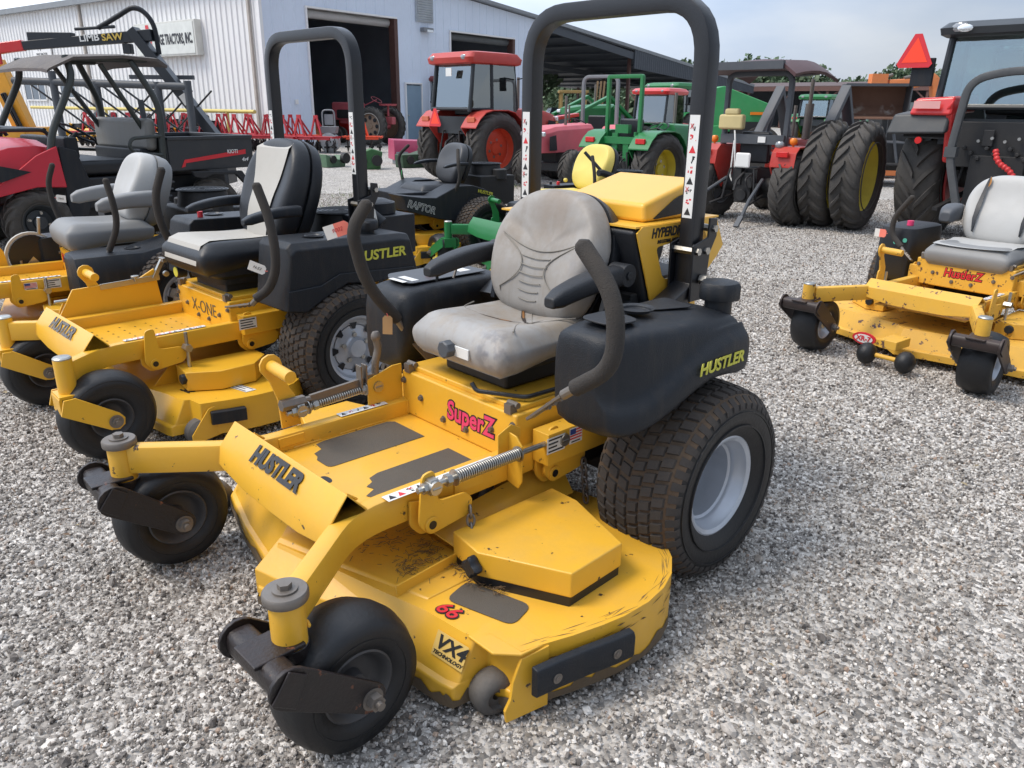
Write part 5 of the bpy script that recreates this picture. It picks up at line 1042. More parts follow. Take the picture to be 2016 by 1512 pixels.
zl = MB(); zl.beam((.78,-.31,.545), (.50,-.31,.555), .006, .028); zl.beam((.53,-.31,.55), (.475,-.31,.64), .02, .02); zl.beam((.475,-.33,.64), (.475,-.28,.64), .02, .02); zl.cyl((.47,-.31,.57), (.47,-.29,.57), .014, n=12); zl.cyl((.62,-.30,.55), (.62,-.30,.575), .006, n=8); zl.cyl((.62,-.30,.57), (.62,-.30,.58), .018, n=16); zl.cyl((.98,-.33,.50), (.70,-.33,.50), .009, n=8); obj('height_lever', zl, STL, x1, bevel=.002)
ac = MB(); ac.cyl((-.45,.20,.84), (-.45,.20,.90), .11, n=28); ac.cyl((-.45,.20,.90), (-.45,.20,.915), .10, .06, n=28); ac.cyl((-.30,.26,.90), (-.38,.36,.80), .04, n=14); ac.box((-.45,.22,.74), (.3,.26,.2)); obj('air_filter', ac, BLKP, x1, bevel=.006)
ff = MB(); ff.cyl((-.34,.33,.87), (-.30,.40,.83), .022, n=14); obj('oil_filter', ff, CREAM, x1)
ep = MB(); ep.beam((-.36,.30,.35), (-.42,.42,.62), .10, .02); ep.box((-.10,.34,.45), (.50,.02,.16)); obj('rear_bumper', ep, YEL2, x1, bevel=.003)

x2, sb2, se2 = mower('yellow zero-turn mower with all grey seat, thick grey armrests and low black fenders', (-2.336, 4.977, -138.9), 1.22, .44, 1.0, .46, .28, YEL2, 'single', .82,
    ('', 'RAPTOR', .075, REDT, -.10), 'grey', 'pods', RIMS, False, yaw=(0,0), crossbar=None,
    levers=[[(.32,.50,.965),(.305,.52,.85),(.30,.52,.72),(.36,.50,.585)], [(.37,-.50,.99),(.41,-.52,.88),(.40,-.52,.74),(.375,-.49,.62)]], roll=.0175)
label_plate(x2, (.74,.281,.395), (-1,0,0), (0,0,1), .065, .038, 'flag_decal', flag=True); label_plate(x2, (.63,.281,.395), (-1,0,0), (0,0,1), .085, .05)
dl = MB(); dl.mi = 0; c = (.62,-.42,.50)
dl.cyl((.60,-.33,.46), (.60,-.345,.46), .13, n=28); dl.mi = 1; dl.lathe([(-.36,.135),(-.36,.15),(-.33,.15),(-.33,.135)], (.60,0,.46), (0,1,0), n=28); dl.mi = 2; dl.prism([(.60+.12*math.cos(t), -.325, .46+.12*math.sin(t)) for t in [-2.2+i*.2 for i in range(8)]]+[(.60,-.325,.46)], (0,.003,0)); dl.cyl((.55,-.30,.60), (.54,-.28,.70), .010, n=8); obj('height_dial', dl, [BLKM, CREAM, STL], x2)

x3, sb3, se3 = mower('small yellow zero-turn mower with black seat, tall levers and white lettering on black fender', (-.60, 7.75, -144), .97, .44, .86, .42, .28, YEL2, 'single', .80,
    ('RAPTOR_BIG', '', .05, REDT), 'black', 'bigpod', RIMG, False, yaw=(0,0), crossbar=None,
    levers=[[(.22,.46,1.0),(.27,.54,.90),(.25,.55,.76),(.28,.46,.60)], [(.22,-.46,1.0),(.30,-.54,.90),(.27,-.54,.76),(.28,-.46,.60)]], roll=.016)
x4, sb4, se4 = mower('green zero-turn mower with yellow seat and yellow caster rims behind the nearest mower', (.675, 6.99, -146), 1.2, .427, 1.02, .45, .30, GRN, 'single', .82,
    ('', '', .05, REDT), 'yellow', 'pods', GRNY, False, yaw=(70,84), crossbar=None, name='green_zero_turn_mower', rimc=GRNY, fk=GRN, ctrail=.19, rc=.16, wc=.13,
    levers=[[(.33,.40,1.0),(.35,.46,.88),(.34,.46,.74),(.36,.42,.62)], [(.33,-.40,1.0),(.35,-.46,.88),(.34,-.46,.74),(.36,-.42,.62)]], roll=.014)
x5, sb5, se5 = mower('worn yellow zero-turn mower with split pale grey seat standing alone at the right', (3.041, 4.878, -141.7), 1.30, .478, .93, .45, .30, YELW, 'double', .93,
    ('', 'HustlerZ', .07, REDT, .0), 'hz', 'hz', RIMS, False, yaw=(6,2), crossbar=None, fk=mat('rusty_fork', (.022,.016,.015), .45, dust=.4, dustcol=(.10,.05,.035), chips=.5, chipcol=(.3,.2,.1)), zt=.405, ridge=.44, rc=.165, wc=.16, rimc=RIMS, floor_z=.30,
    levers=[[(.45,.38,.87),(.46,.46,.74),(.46,.46,.64),(.48,.38,.57)], [(.45,-.38,.87),(.46,-.465,.74),(.46,-.465,.64),(.48,-.38,.57)]], roll=.017)
dk5 = [c for c in x5.children if c.name.startswith('mower_deck')][0]
for yy in (-.12, .10):
    r_ = MB(); r_.sphere((1.215, yy, .075), .062, 16, (1,.85,1)); obj('scalp_roller', r_, RUB, dk5)
r_ = MB(); r_.box((1.14,-.01,.15), (.16,.10,.05)); r_.cyl((1.21,-.10,.075), (1.21,.08,.075), .014, n=8); obj('roller_bracket', r_, YELW, dk5, bevel=.004)
ov = MB(); ov.prism([(1.105+.0, -.20+.07*math.cos(t), .125+.035*math.sin(t)) for t in [2*PI*i/24 for i in range(24)]], (.012,0,0)); ov.mi = 1; ov.prism([(1.119, -.20+.055*math.cos(t), .125+.025*math.sin(t)) for t in [2*PI*i/24 for i in range(24)]], (.001,0,0)); ov.mi = 0
od = obj('oval_decal', ov, [REDT, WHT], dk5, smooth=False); lettering('oval_lettering', 'XR-7', .04, (1.1215,-.20,.125), (0,1,0), (0,0,1), REDT, x5, bold=.03, par=od)
# paper tags hanging on the levers
def price_tag(label, fr, p, xd, yd, w, h, two=False, scribble=None):
    M = fr.matrix_world if False else Matrix.Translation(fr.location) @ Matrix.Rotation(fr.rotation_euler.z, 4, 'Z')
    P_ = M @ V3(p); R3 = M.to_3x3(); X = R3 @ V3(xd).normalized(); Y = R3 @ V3(yd); Y = (Y-X*Y.dot(X)).normalized(); Nn = X.cross(Y)*.0005
    root = thing('price_tag', label, 'tag', P_); mb = MB(); W_, H_ = w/2, h/2
    q = [X*a+Y*b for a, b in ((-W_,-H_*.55),(-W_*.75,-H_),(W_,-H_),(W_,H_),(-W_*.75,H_),(-W_,H_*.55))]; mb.loft([[v-Nn for v in q], [v+Nn for v in q]])
    if two: mb.m = [0]*len(mb.m); mb.mi = 1; q = [X*a+Y*b for a, b in ((-W_,-H_*.55),(-W_*.75,-H_),(W_*.15,-H_),(W_*.15,H_),(-W_*.75,H_),(-W_,H_*.55))]; mb.loft([[v-Nn*2 for v in q], [v+Nn*2 for v in q]])
    o = obj('card', mb, [mat('card_white', (.72,.70,.66), .8), mat('card_red', (.85,.22,.16), .8)], root, smooth=False)
    if scribble: text('handwriting', scribble, h*.42, X*.0+Nn*4, X, Y, mat('pen_red', (.5,.03,.04)) if two else BLKT, o, 0, .3, .0002); text('handwriting', scribble, h*.42, -Nn*4, -X, Y, mat('pen_red', (.5,.03,.04)) if two else BLKT, o, 0, .3, .0002)
    s = MB(); s.tube([-X*W_*.9, -X*(W_*1.1), -X*(W_*1.25)+Y*.004], .0018, 6); obj('string', s, mat('string_pink', (.7,.15,.12)), root)
    return root
price_tag('white and red paper tag on the right lever of the nearest mower', MAIN, (.565,-.475,.985), (.73,-.68,-.32), (.25,-.2,1), .085, .045, True, '9002')
price_tag('tan paper tag hanging low on the right lever of the nearest mower', MAIN, (.435,-.40,.655), (.05,0,-1), (.73,-.68,0), .066, .034)
price_tag('white paper tag on the lever of the black and cream seated mower', x1, (.385,.50,.705), (.72,-.68,.40), (-.3,.3,.9), .075, .042, False, 'H-53')
price_tag('white paper tag on the far lever of the grey seated mower', x2, (.36,-.47,.785), (-.72,.68,-.1), (0,.1,1), .065, .045, False, '3441')
price_tag('white and red paper tag on the lever of the mower standing alone at the right', x5, (.49,-.52,.64), (0,-1,0), (0,0,1), .075, .05, True, '')
price_tag('bright green paper tag on the lever of the small black seated mower', x3, (.28,-.50,.72), (.3,.3,1), (.4,.6,-.3), .08, .05)
for o in bpy.data.objects:
    if o.name.startswith('card') and o.parent and 'bright green' in o.parent.get('label', ''): o.data.materials[0] = mat('card_green', (.12,.75,.22), .7)
    if o.name.startswith('card') and o.parent and 'tan paper' in o.parent.get('label', ''): o.data.materials[0] = mat('card_tan', (.45,.27,.12), .7)
# ---------------- buildings ----------------
WALLW = mat('white_sheet_metal', (.80,.80,.80), .45, dust=.05, dustcol=(.4,.36,.3), var=.04, streak=.12, vscale=.6)
WALLB = mat('pale_blue_sheet_metal', (.66,.74,.87), .45, dust=.06, dustcol=(.4,.36,.3), var=.05, streak=.12, vscale=.5)
ROOFM = mat('grey_roof_metal', (.22,.24,.26), .5, dust=.2)
SHEDM = mat('dark_sheet_metal', (.05,.06,.075), .55, dust=.2, dustcol=(.12,.12,.12))
BRWN = mat('brown_steel', (.085,.035,.03), .6, dust=.2)
DOORM = mat('blue_grey_door', (.20,.29,.38), .5, var=.04)
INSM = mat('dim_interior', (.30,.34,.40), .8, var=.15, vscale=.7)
def corr(mb, axis, x0, x1, lo, hi, off=0, pitch=.305, rib=.035, w=.06, out=-1, fine=False):
    """ribbed sheet; axis 'x': runs along x at y=off facing out*y; axis 'y': runs along y at x=off facing out*x"""
    xs = [x0]; k = math.ceil((x0+.001)/pitch); P = []
    while k*pitch < x1-w:
        c = k*pitch
        if c-w > x0: P.append(c)
        k += 1
    pts = [(x0, 0)]
    for c in P: pts += [(c-w, 0), (c-w*.45, rib), (c+w*.45, rib), (c+w, 0)]
    pts.append((x1, 0)); top = []; bot = []
    for x, d in pts:
        for arr, fn in ((bot, lo), (top, hi)):
            z = fn(x) if callable(fn) else fn; arr.append((x, off+out*d, z) if axis == 'x' else (off+out*d, x, z))
    mb.loft([bot, top], cap=False, closed=False)
bld = thing('metal_building', 'large white and pale blue corrugated metal shop building with open bay doors', 'building', (-8.157, 27.191, 0), 53)
zroof = lambda x: 5.12+.16*x if x < 5 else 5.92-.075*(x-5) if x < 15.2 else 5.155-.0845*(x-15.2)
w = MB(); corr(w, 'y', 0, 26, 0, 5.05, 0, .30, .04, .055, -1); obj('side_wall', w, WALLW, bld, smooth=False)
w = MB(); z_ = lambda x: zroof(x)-.03
corr(w, 'x', .05, 1.85, 0, z_, 0, .46, .022, .05, -1); corr(w, 'x', 1.85, 6.0, 4.42, z_, 0, .46, .022, .05, -1); corr(w, 'x', 6.0, 6.42, 0, z_, 0, .46, .022, .05, -1); corr(w, 'x', 6.42, 7.30, 2.15, z_, 0, .46, .022, .05, -1); corr(w, 'x', 7.30, 9.1, 0, z_, 0, .46, .022, .05, -1); corr(w, 'x', 9.1, 13.36, 4.2, z_, 0, .46, .022, .05, -1); corr(w, 'x', 13.36, 15.2, 0, z_, 0, .46, .022, .05, -1)
obj('front_wall', w, WALLB, bld, smooth=False)
w = MB(); w.prism([(-.25,-.3,zroof(-.25)),(5,-.3,zroof(5)),(15.2,-.3,zroof(15.2)),(15.2,-.3,zroof(15.2)+.12),(5,-.3,zroof(5)+.12),(-.25,-.3,zroof(-.25)+.12)], (0,26.6,0)); obj('roof', w, ROOFM, bld)
w = MB(); w.beam((-.20,-.3,5.06),(-.20,26,5.06),.16,.14); obj('gutter', w, ROOFM, bld)
w = MB(); w.beam((-.09,.45,0),(-.09,.45,5.0),.10,.08,up=(1,0,0)); obj('downspout', w, mat('beige_downspout', (.42,.38,.34), .5), bld)
w = MB(); w.beam((-.07,11.6,0),(-.07,11.6,5.0),.10,.08,up=(1,0,0)); obj('downspout', w, MATS['beige_downspout'], bld)
w = MB(); w.box((-.02,-.02,2.55),(.12,.12,5.1)); obj('corner_trim', w, WALLW, bld)
for x0, x1, zt_ in ((1.85,6.0,4.42),(9.1,13.36,4.2)):
    w = MB(); w.box((x0-.03,.0,zt_/2),(.06,.14,zt_)); w.box(((x0+x1)/2,0,zt_+.03),(x1-x0+.12,.14,.06)); obj('door_trim', w, WALLW, bld)
    w = MB(); w.box((x1+.02,.12,zt_/2),(.18,.30,zt_)); obj('steel_column', w, BRWN, bld)
    w = MB()
    for q in range(3): w.cyl((x0,.35,zt_-.12-.0*q),(x1,.35,zt_-.12),.16,n=16)
    w.box(((x0+x1)/2,.3,zt_-.08),(x1-x0,.06,.30)); obj('roller_curtain', w, WALLW if x0 < 5 else ROOFM, bld)
w = MB(); w.box((6.86,-.01,1.06),(.84,.05,2.10)); dr_ = obj('entry_door', w, DOORM, bld); w = MB(); w.sphere((6.52,-.06,1.0),.035,8); obj('door_handle', w, STL, dr_)
w = MB(); w.box((6.41,-.03,1.08),(.05,.1,2.16)); w.box((7.31,-.03,1.08),(.05,.1,2.16)); w.box((6.86,-.03,2.19),(.95,.1,.05)); obj('door_frame', w, WALLW, dr_)
w = MB(); w.box((7.58,-.04,4.9),(.95,.06,.96))
for i in range(11): w.box((7.58,-.09,4.48+i*.085),(.88,.03,.055),rot=Matrix.Rotation(.6,3,'X'))
obj('louvre_vent', w, mat('louvre_grey', (.42,.46,.50), .5), bld)
w = MB(); w.box((7.6,-.14,4.15),(.55,.22,.16)); w.mi = 1; w.box((7.66,-.18,4.11),(.34,.2,.10)); obj('wall_light', w, [GRYM, CHR], bld, bevel=.02)
w = MB(); w.box((1.15,-.04,1.45),(.12,.05,.15)); w.box((7.55,-.04,1.1),(.12,.06,.14)); obj('outlet_box', w, WALLW, bld)
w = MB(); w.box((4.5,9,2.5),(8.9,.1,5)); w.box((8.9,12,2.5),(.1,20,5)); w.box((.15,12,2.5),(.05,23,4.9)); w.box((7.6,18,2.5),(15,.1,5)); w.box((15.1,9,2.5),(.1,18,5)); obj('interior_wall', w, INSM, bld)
w = MB(); w.box((7.6,13,.01),(14.9,25.8,.02)); obj('interior_floor', w, mat('shop_floor', (.32,.31,.29), .7), bld)
w = MB(); w.box((3.4,7.5,2.2),(1.6,.8,.06)); w.box((3.4,7.5,1.2),(1.6,.8,.06))
for x in (2.6,4.2):
    for y in (7.1,7.9): w.box((x,y,1.2),(.06,.06,2.4))
w.box((3.2,7.5,2.4),(1.0,.6,.35)); obj('shelf', w, mat('shelf_brown', (.06,.04,.03), .7), bld)
w = MB(); w.cyl((2.7,3.0,0),(2.7,3.0,.85),.29,n=18); tag_ = obj('oil_drum', w, mat('blue_drum', (.03,.10,.25), .4)); tag_.matrix_world = Matrix.Translation((-8.157,27.191,0)) @ Matrix.Rotation(math.radians(53),4,'Z'); tag(tag_, 'blue steel drum standing inside the left open bay', 'drum')
for k_ in range(14):
    w = MB(); x_ = 1.9+.9*(k_ % 7)+rnd.uniform(-.2,.2); y_ = 2.2+3.2*(k_//7); h_ = rnd.uniform(.4,1.6); w.box((x_,y_,h_/2),(rnd.uniform(.3,.8),.5,h_)); w.cyl((x_,y_,h_),(x_,y_,h_+.3),.12,n=12); w.beam((x_-.3,y_,h_*.6),(x_+.3,y_,h_*1.1),.06,.06)
    obj('shop_clutter', w, (BRWN, GRYM, ORG, mat('shelf_brown', (.06,.04,.03), .7), REDM)[k_ % 5], bld)
wf = MB()
for (a, b_, z0, z1) in ((12.9,14.3,1.45,2.30),(15.7,17.8,1.4,2.25)):
    pass
def window(parent, y0, y1, z0, z1, n=2):
    f = MB()
    for a, b, c, d in ((y0,y1,z0,z0+.05),(y0,y1,z1-.05,z1),(y0,y0+.05,z0,z1),(y1-.05,y1,z0,z1))+tuple(((y0+(y1-y0)*k/n-.02, y0+(y1-y0)*k/n+.02, z0, z1) for k in range(1, n))): f.box((-.06,(a+b)/2,(c+d)/2),(.06,b-a,d-c))
    o = obj('window', f, WALLW, parent); p = MB(); p.box((-.055,(y0+y1)/2,(z0+z1)/2),(.02,y1-y0-.06,z1-z0-.06)); obj('pane', p, mat('window_glass', (.10,.12,.14), .08), o)
window(bld, 12.9, 14.3, 1.5, 2.28); window(bld, 15.7, 17.8, 1.4, 2.25, 3)
# sign
sg = MB(); sg.box((-.17,5.2,3.50),(.26,3.9,1.14)); sgn = obj('shop_sign', sg, mat('sign_frame', (.60,.60,.56), .5), bld, bevel=.02)
sg = MB(); sg.box((-.31,5.2,3.50),(.02,3.72,1.0)); obj('sign_face', sg, mat('sign_white', (.68,.70,.66), .35), sgn)
sg = MB(); sg.prism([(-.325,6.35,3.0),(-.325,6.35,4.0),(-.325,6.15,4.0),(-.325,5.95,3.0)], (-.004,0,0)); obj('sign_stripe', sg, REDT, sgn)
text('sign_lettering', 'PAIGE TRACTORS, INC.', .46, (-.325,4.62,3.47), (0,-1,0), (0,0,1), mat('sign_black', (.03,.03,.035)), sgn, .016, 0, .003, sx=.50)
text('sign_lettering', 'KUBOTA'[:0]+'TOE', .22, (-.332,6.14,3.5), (0,.25,1), (0,1,-.25), WHT, sgn, .004, 0, .002)
sg = MB(); sg.box((-.07,15.4,3.45),(.05,1.7,.55)); s2 = obj('small_sign', sg, WALLW, bld); text('sign_lettering', 'PAIGE TRACTORS', .13, (-.10,15.4,3.30), (0,-1,0), (0,0,1), MATS['sign_black'], s2, 0, 0, .002); sg = MB(); sg.prism([(-.096,15.5,3.42),(-.096,15.5,3.66),(-.096,15.30,3.66),(-.096,15.30,3.60),(-.096,15.44,3.60),(-.096,15.44,3.42)], (-.003,0,0)); sg.box((-.098,15.7,3.55),(.004,.05,.24)); obj('sign_emblem', sg, MATS['sign_black'], s2)
# open shed
shed = thing('open_shed', 'long open pole shed with dark metal roof joined to the shop building', 'shed', (-8.157, 27.191, 0), 53)
zs = lambda x: 5.155-.0845*(x-15.2) if x < 24 else 4.41-.081*(x-24)
w = MB(); w.prism([(15.25,-.3,zs(15.2)-.10),(42,-.3,zs(42)-.10),(42,-.3,zs(42)+.06),(15.25,-.3,zs(15.2)+.06)], (0,16,0)); obj('roof', w, SHEDM, shed)
w = MB(); w.prism([(24,-.32,3.42),(24,-.32,zs(24)),(42,-.32,zs(42)),(42,-.32,2.45)], (0,.06,0)); corr(w, 'x', 24, 42, lambda x: 3.42-.054*(x-24), lambda x: zs(x)-.02, -.33, .25, .02, .04, -1); obj('gable_fascia', w, SHEDM, shed, smooth=False)
w = MB(); w.beam((15.3,-.34,zs(15.2)+.03),(42,-.34,zs(42)+.03),.06,.16); obj('roof_edge_trim', w, ROOFM, shed)
w = MB(); w.beam((15.3,-.2,4.9),(24,-.2,zs(24)-.35),.12,.35); w.beam((24,7,3.9),(42,7,2.9),.12,.3); obj('rafter', w, SHEDM, shed)
for x, y in ((24,0),(33,0),(41.5,0),(24,7),(33,7),(24,14.5),(33,14.5),(41.5,14.5),(15.6,14.5)):
    w = MB(); w.beam((x,y,0),(x,y,zs(x)-.1),.16,.16,up=(1,0,0)); obj('post', w, BRWN, shed)
w = MB()
for k in range(9): w.box((28.5,.8+1.7*k,0),(.001,.001,.001))
w = MB()
for k in range(10): x = 16+2.6*k; w.beam((x,-.2,zs(x)-.16),(x,15.5,zs(x)-.16),.06,.12)
obj('purlins', w, SHEDM, shed)
w = MB(); w.box((19.5,9,3.72),(1.6,.12,.10)); w.box((21.7,9,3.6),(.5,.12,.10)); obj('tube_light', w, emis('tube_light', (.9,.95,.9), 6), shed)
# far shed
fs_ = thing('long_shed', 'long low brown roofed shed in front of the distant trees', 'shed', (23.8, 60.7, 0), -45)
w = MB(); w.prism([(-19,0,2.96),(14,0,2.96),(14,9,3.5),(-19,9,3.5),(-19,9,3.4),(14,9,3.4),(14,0,2.75),(-19,0,2.75)][:4], (0,0,.10)); obj('roof', w, mat('brown_roof', (.10,.065,.06), .7), fs_)
w = MB(); w.box((-2.5,-.03,2.85),(33,.08,.30)); obj('fascia', w, mat('rust_fascia', (.12,.06,.05), .7), fs_)
w = MB(); w.box((-2.5,8.9,1.6),(33,.1,3.2)); w.box((13.9,4.5,1.5),(.1,9,3)); obj('back_wall', w, SHEDM, fs_)
for k in range(10):
    x = -18.5+k*3.5; w = MB(); w.beam((x,.1,0),(x,.1,2.8),.18,.18,up=(1,0,0)); w.beam((x,.1,2.0),(x+.9,.1,2.8),.1,.1); w.beam((x,.1,2.0),(x-.9,.1,2.8),.1,.1); obj('post', w, BRWN, fs_)
# treeline
LEAF = mat('foliage', (.075,.125,.065), .7, var=.25, vscale=.35); LEAF2 = mat('foliage_light', (.13,.18,.10), .7, var=.25, vscale=.35)
def crown(mb, c, r, n, s, rr=random.Random(5)):
    for _ in range(n):
        while True:
            p = Vector((rr.uniform(-1,1), rr.uniform(-1,1), rr.uniform(-.9,1)))
            if .25 < p.length < 1: break
        p = Vector((p.x*r[0], p.y*r[1], p.z*r[2]))+Vector(c); a = Vector((rr.gauss(0,1), rr.gauss(0,1), rr.gauss(0,1))).normalized(); b = a.orthogonal().normalized(); d = a.cross(b); q = s*rr.uniform(.5,1.2); mb.mi = 0 if rr.random() < .6 else 1
        mb.add([p-b*q, p+d*q*.6, p+b*q, p-d*q*.6], [(0,1,2,3)])
tl = MB(); r5 = random.Random(11)
for i in range(210):
    t = i/209; x = -12+85*t+r5.uniform(-1,1); y = 96-.35*x+r5.uniform(-7,9); h = 3.0+1.05*math.sin(t*19)+r5.uniform(-.6,1.1)+ (1.0 if x > 34 else 0)
    crown(tl, (x, y, h*.62+.2), (r5.uniform(1.8,3.4), 2.2, h*.58+.7), 620, .32, r5); crown(tl, (x, y+1, h*.50), (r5.uniform(2.0,3.0), 1.6, h*.50+.4), 60, .9, r5)
struct('treeline', tl, [LEAF, LEAF2], kind='stuff', smooth=False)
def tree(label, x, y, h, r, n=700, s=.28):
    t = thing('tree', label, 'tree', (x, y, 0)); k = MB(); k.tube([(0,0,0),(.05,0,h*.3),(-.05,.1,h*.55),(.1,0,h*.8)], .13, 8, scales=[1.3,1,.7,.3])
    for a in range(5): an = a*1.3; k.tube([(0,0,h*(.35+.08*a)),(math.cos(an)*r*.4,math.sin(an)*r*.4,h*(.5+.08*a)),(math.cos(an)*r*.7,math.sin(an)*r*.7,h*(.6+.07*a))], .05, 6, scales=[1,.7,.3])
    obj('trunk', k, mat('bark', (.09,.07,.055), .9), t); c = MB()
    for a in range(9): an = a*2.4; crown(c, (math.cos(an)*r*.5*(a > 0), math.sin(an)*r*.5, h*(.55+.04*a)), (r*.5,r*.5,h*.18), n//9, s, r5)
    obj('crown', c, [LEAF, LEAF2], t, smooth=False)
tree('round green tree seen under the shed roof beside the red loader tractor', 1.6, 62, 5.2, 2.6); tree('broad tree behind the back of the open shed', 7.5, 68, 5.6, 2.9); tree('dark tree behind the green tractor cab', 11.5, 62, 4.6, 2.4); tree('tree rising above the far treeline at the right', 36.2, 80, 5.6, 1.7, 600, .25)
for i, (x, y, c_, l_) in enumerate(((3.4,55,'white','white pickup car parked beyond the open shed'),(5.6,58,'silver','silver car parked behind the white car beyond the shed'))):
    t = thing('parked_car', l_, 'car', (x, y, 0), 10); cm_ = mat('car_'+c_, (.7,.7,.7) if i == 0 else (.4,.42,.45), .3)
    b = MB(); b.loft([[(X*2.1*k, Y*.85*k, z) for X, Y in ((-1,-1),(1,-1),(1,1),(-1,1))] for z, k in ((.3,.97),(.5,1),(.85,.98),(.92,.94))]); obj('body', b, cm_, t, bevel=.06); b = MB(); b.loft([[(X*1.1*k-.2, Y*.75*k, z) for X, Y in ((-1,-1),(1,-1),(1,1),(-1,1))] for z, k in ((.9,1),(1.35,.8))]); obj('cabin', b, mat('window_glass', (.1,.12,.14), .08), t, bevel=.05)
    for sx in (-1.3, 1.3):
        for sy in (-.8, .8): b = MB(); b.cyl((sx,sy-.1,.32),(sx,sy+.1,.32),.32,n=18); obj('wheel', b, RUB, t)
# yellow pipe rail along the wall
pr_ = MB(); a_ = Vector((-8.3,26.2,1.13)); d_ = Vector((math.cos(math.radians(143)), math.sin(math.radians(143)), 0)); pr_.cyl(a_-d_*.0, a_+d_*16, .055, n=12)
rail = thing('pipe_rail', 'pale yellow pipe rail running along the corrugated white wall', 'rail', a_-Vector((0,0,1.13))); mb_ = MB(); mb_.cyl((0,0,1.13), tuple(d_*16+Vector((0,0,1.13))), .06, n=12); obj('rail_pipe', mb_, PIPEY, rail)
for k in (1.5, 5.5, 9.5, 13.5): mb_ = MB(); p_ = d_*k; mb_.cyl((p_.x,p_.y,0),(p_.x,p_.y,1.13),.055,n=10); obj('rail_post', mb_, PIPEY, rail)
# fallen dry leaves and twigs on the gravel
lf_ = MB(); r8 = random.Random(21)
for _ in range(150):
    x, y = r8.uniform(-3,4), r8.uniform(1.1,8.5); a = r8.uniform(0,6.28); l = r8.uniform(.008,.022); q = r8.uniform(.25,.5); c, s_ = math.cos(a), math.sin(a); z = .010+r8.uniform(0,.004)
    if _ % 5 == 0: lf_.mi = 0; lf_.beam((x,y,z),(x+c*l*3,y+s_*l*3,z+.003),.0028,.0028)
    else:
        lf_.mi = r8.choice((0,1)); lf_.add([(x-c*l,y-s_*l,z),(x-s_*l*q,y+c*l*q,z+.004),(x+c*l,y+s_*l,z+.002),(x+s_*l*q,y-c*l*q,z+.003)], [(0,1,2,3)])
struct('fallen_leaves', lf_, [mat('dry_leaf', (.13,.08,.045), .85, var=.25), mat('pale_leaf', (.30,.24,.14), .85, var=.2)], kind='stuff', smooth=False)
# patches of grass
gr_ = MB(); r6 = random.Random(3)
for cx_, cy_, rx, ry, n in ((-.2,14.6,.5,.3,240),(.75,9.6,.25,.5,420),(1.25,12.2,.5,.8,1400),(-2.6,10.4,.5,.9,260),(-1.7,9.4,.6,.5,200),(-.9,8.2,.5,.5,260),(-2.4,12.4,.8,1.4,260),(.3,10.2,.3,1.2,240)):
    for _ in range(n):
        x, y = cx_+r6.gauss(0,rx*.6), cy_+r6.gauss(0,ry*.6); h = r6.uniform(.02,.07); a = r6.uniform(0,6.28); w_ = .004
        gr_.add([(x-math.cos(a)*w_,y-math.sin(a)*w_,0),(x+math.cos(a)*w_,y+math.sin(a)*w_,0),(x+r6.gauss(0,.02),y+r6.gauss(0,.02),h)], [(0,1,2)])
go_ = struct('grass_patches', gr_, mat('grass', (.10,.17,.035), .8, var=.25), kind='stuff', smooth=False)
def quadglass(mb, pts, t=.006): n = (V3(pts[1])-V3(pts[0])).cross(V3(pts[3])-V3(pts[0])).normalized()*t; mb.loft([[V3(p) for p in pts], [V3(p)+n for p in pts]])
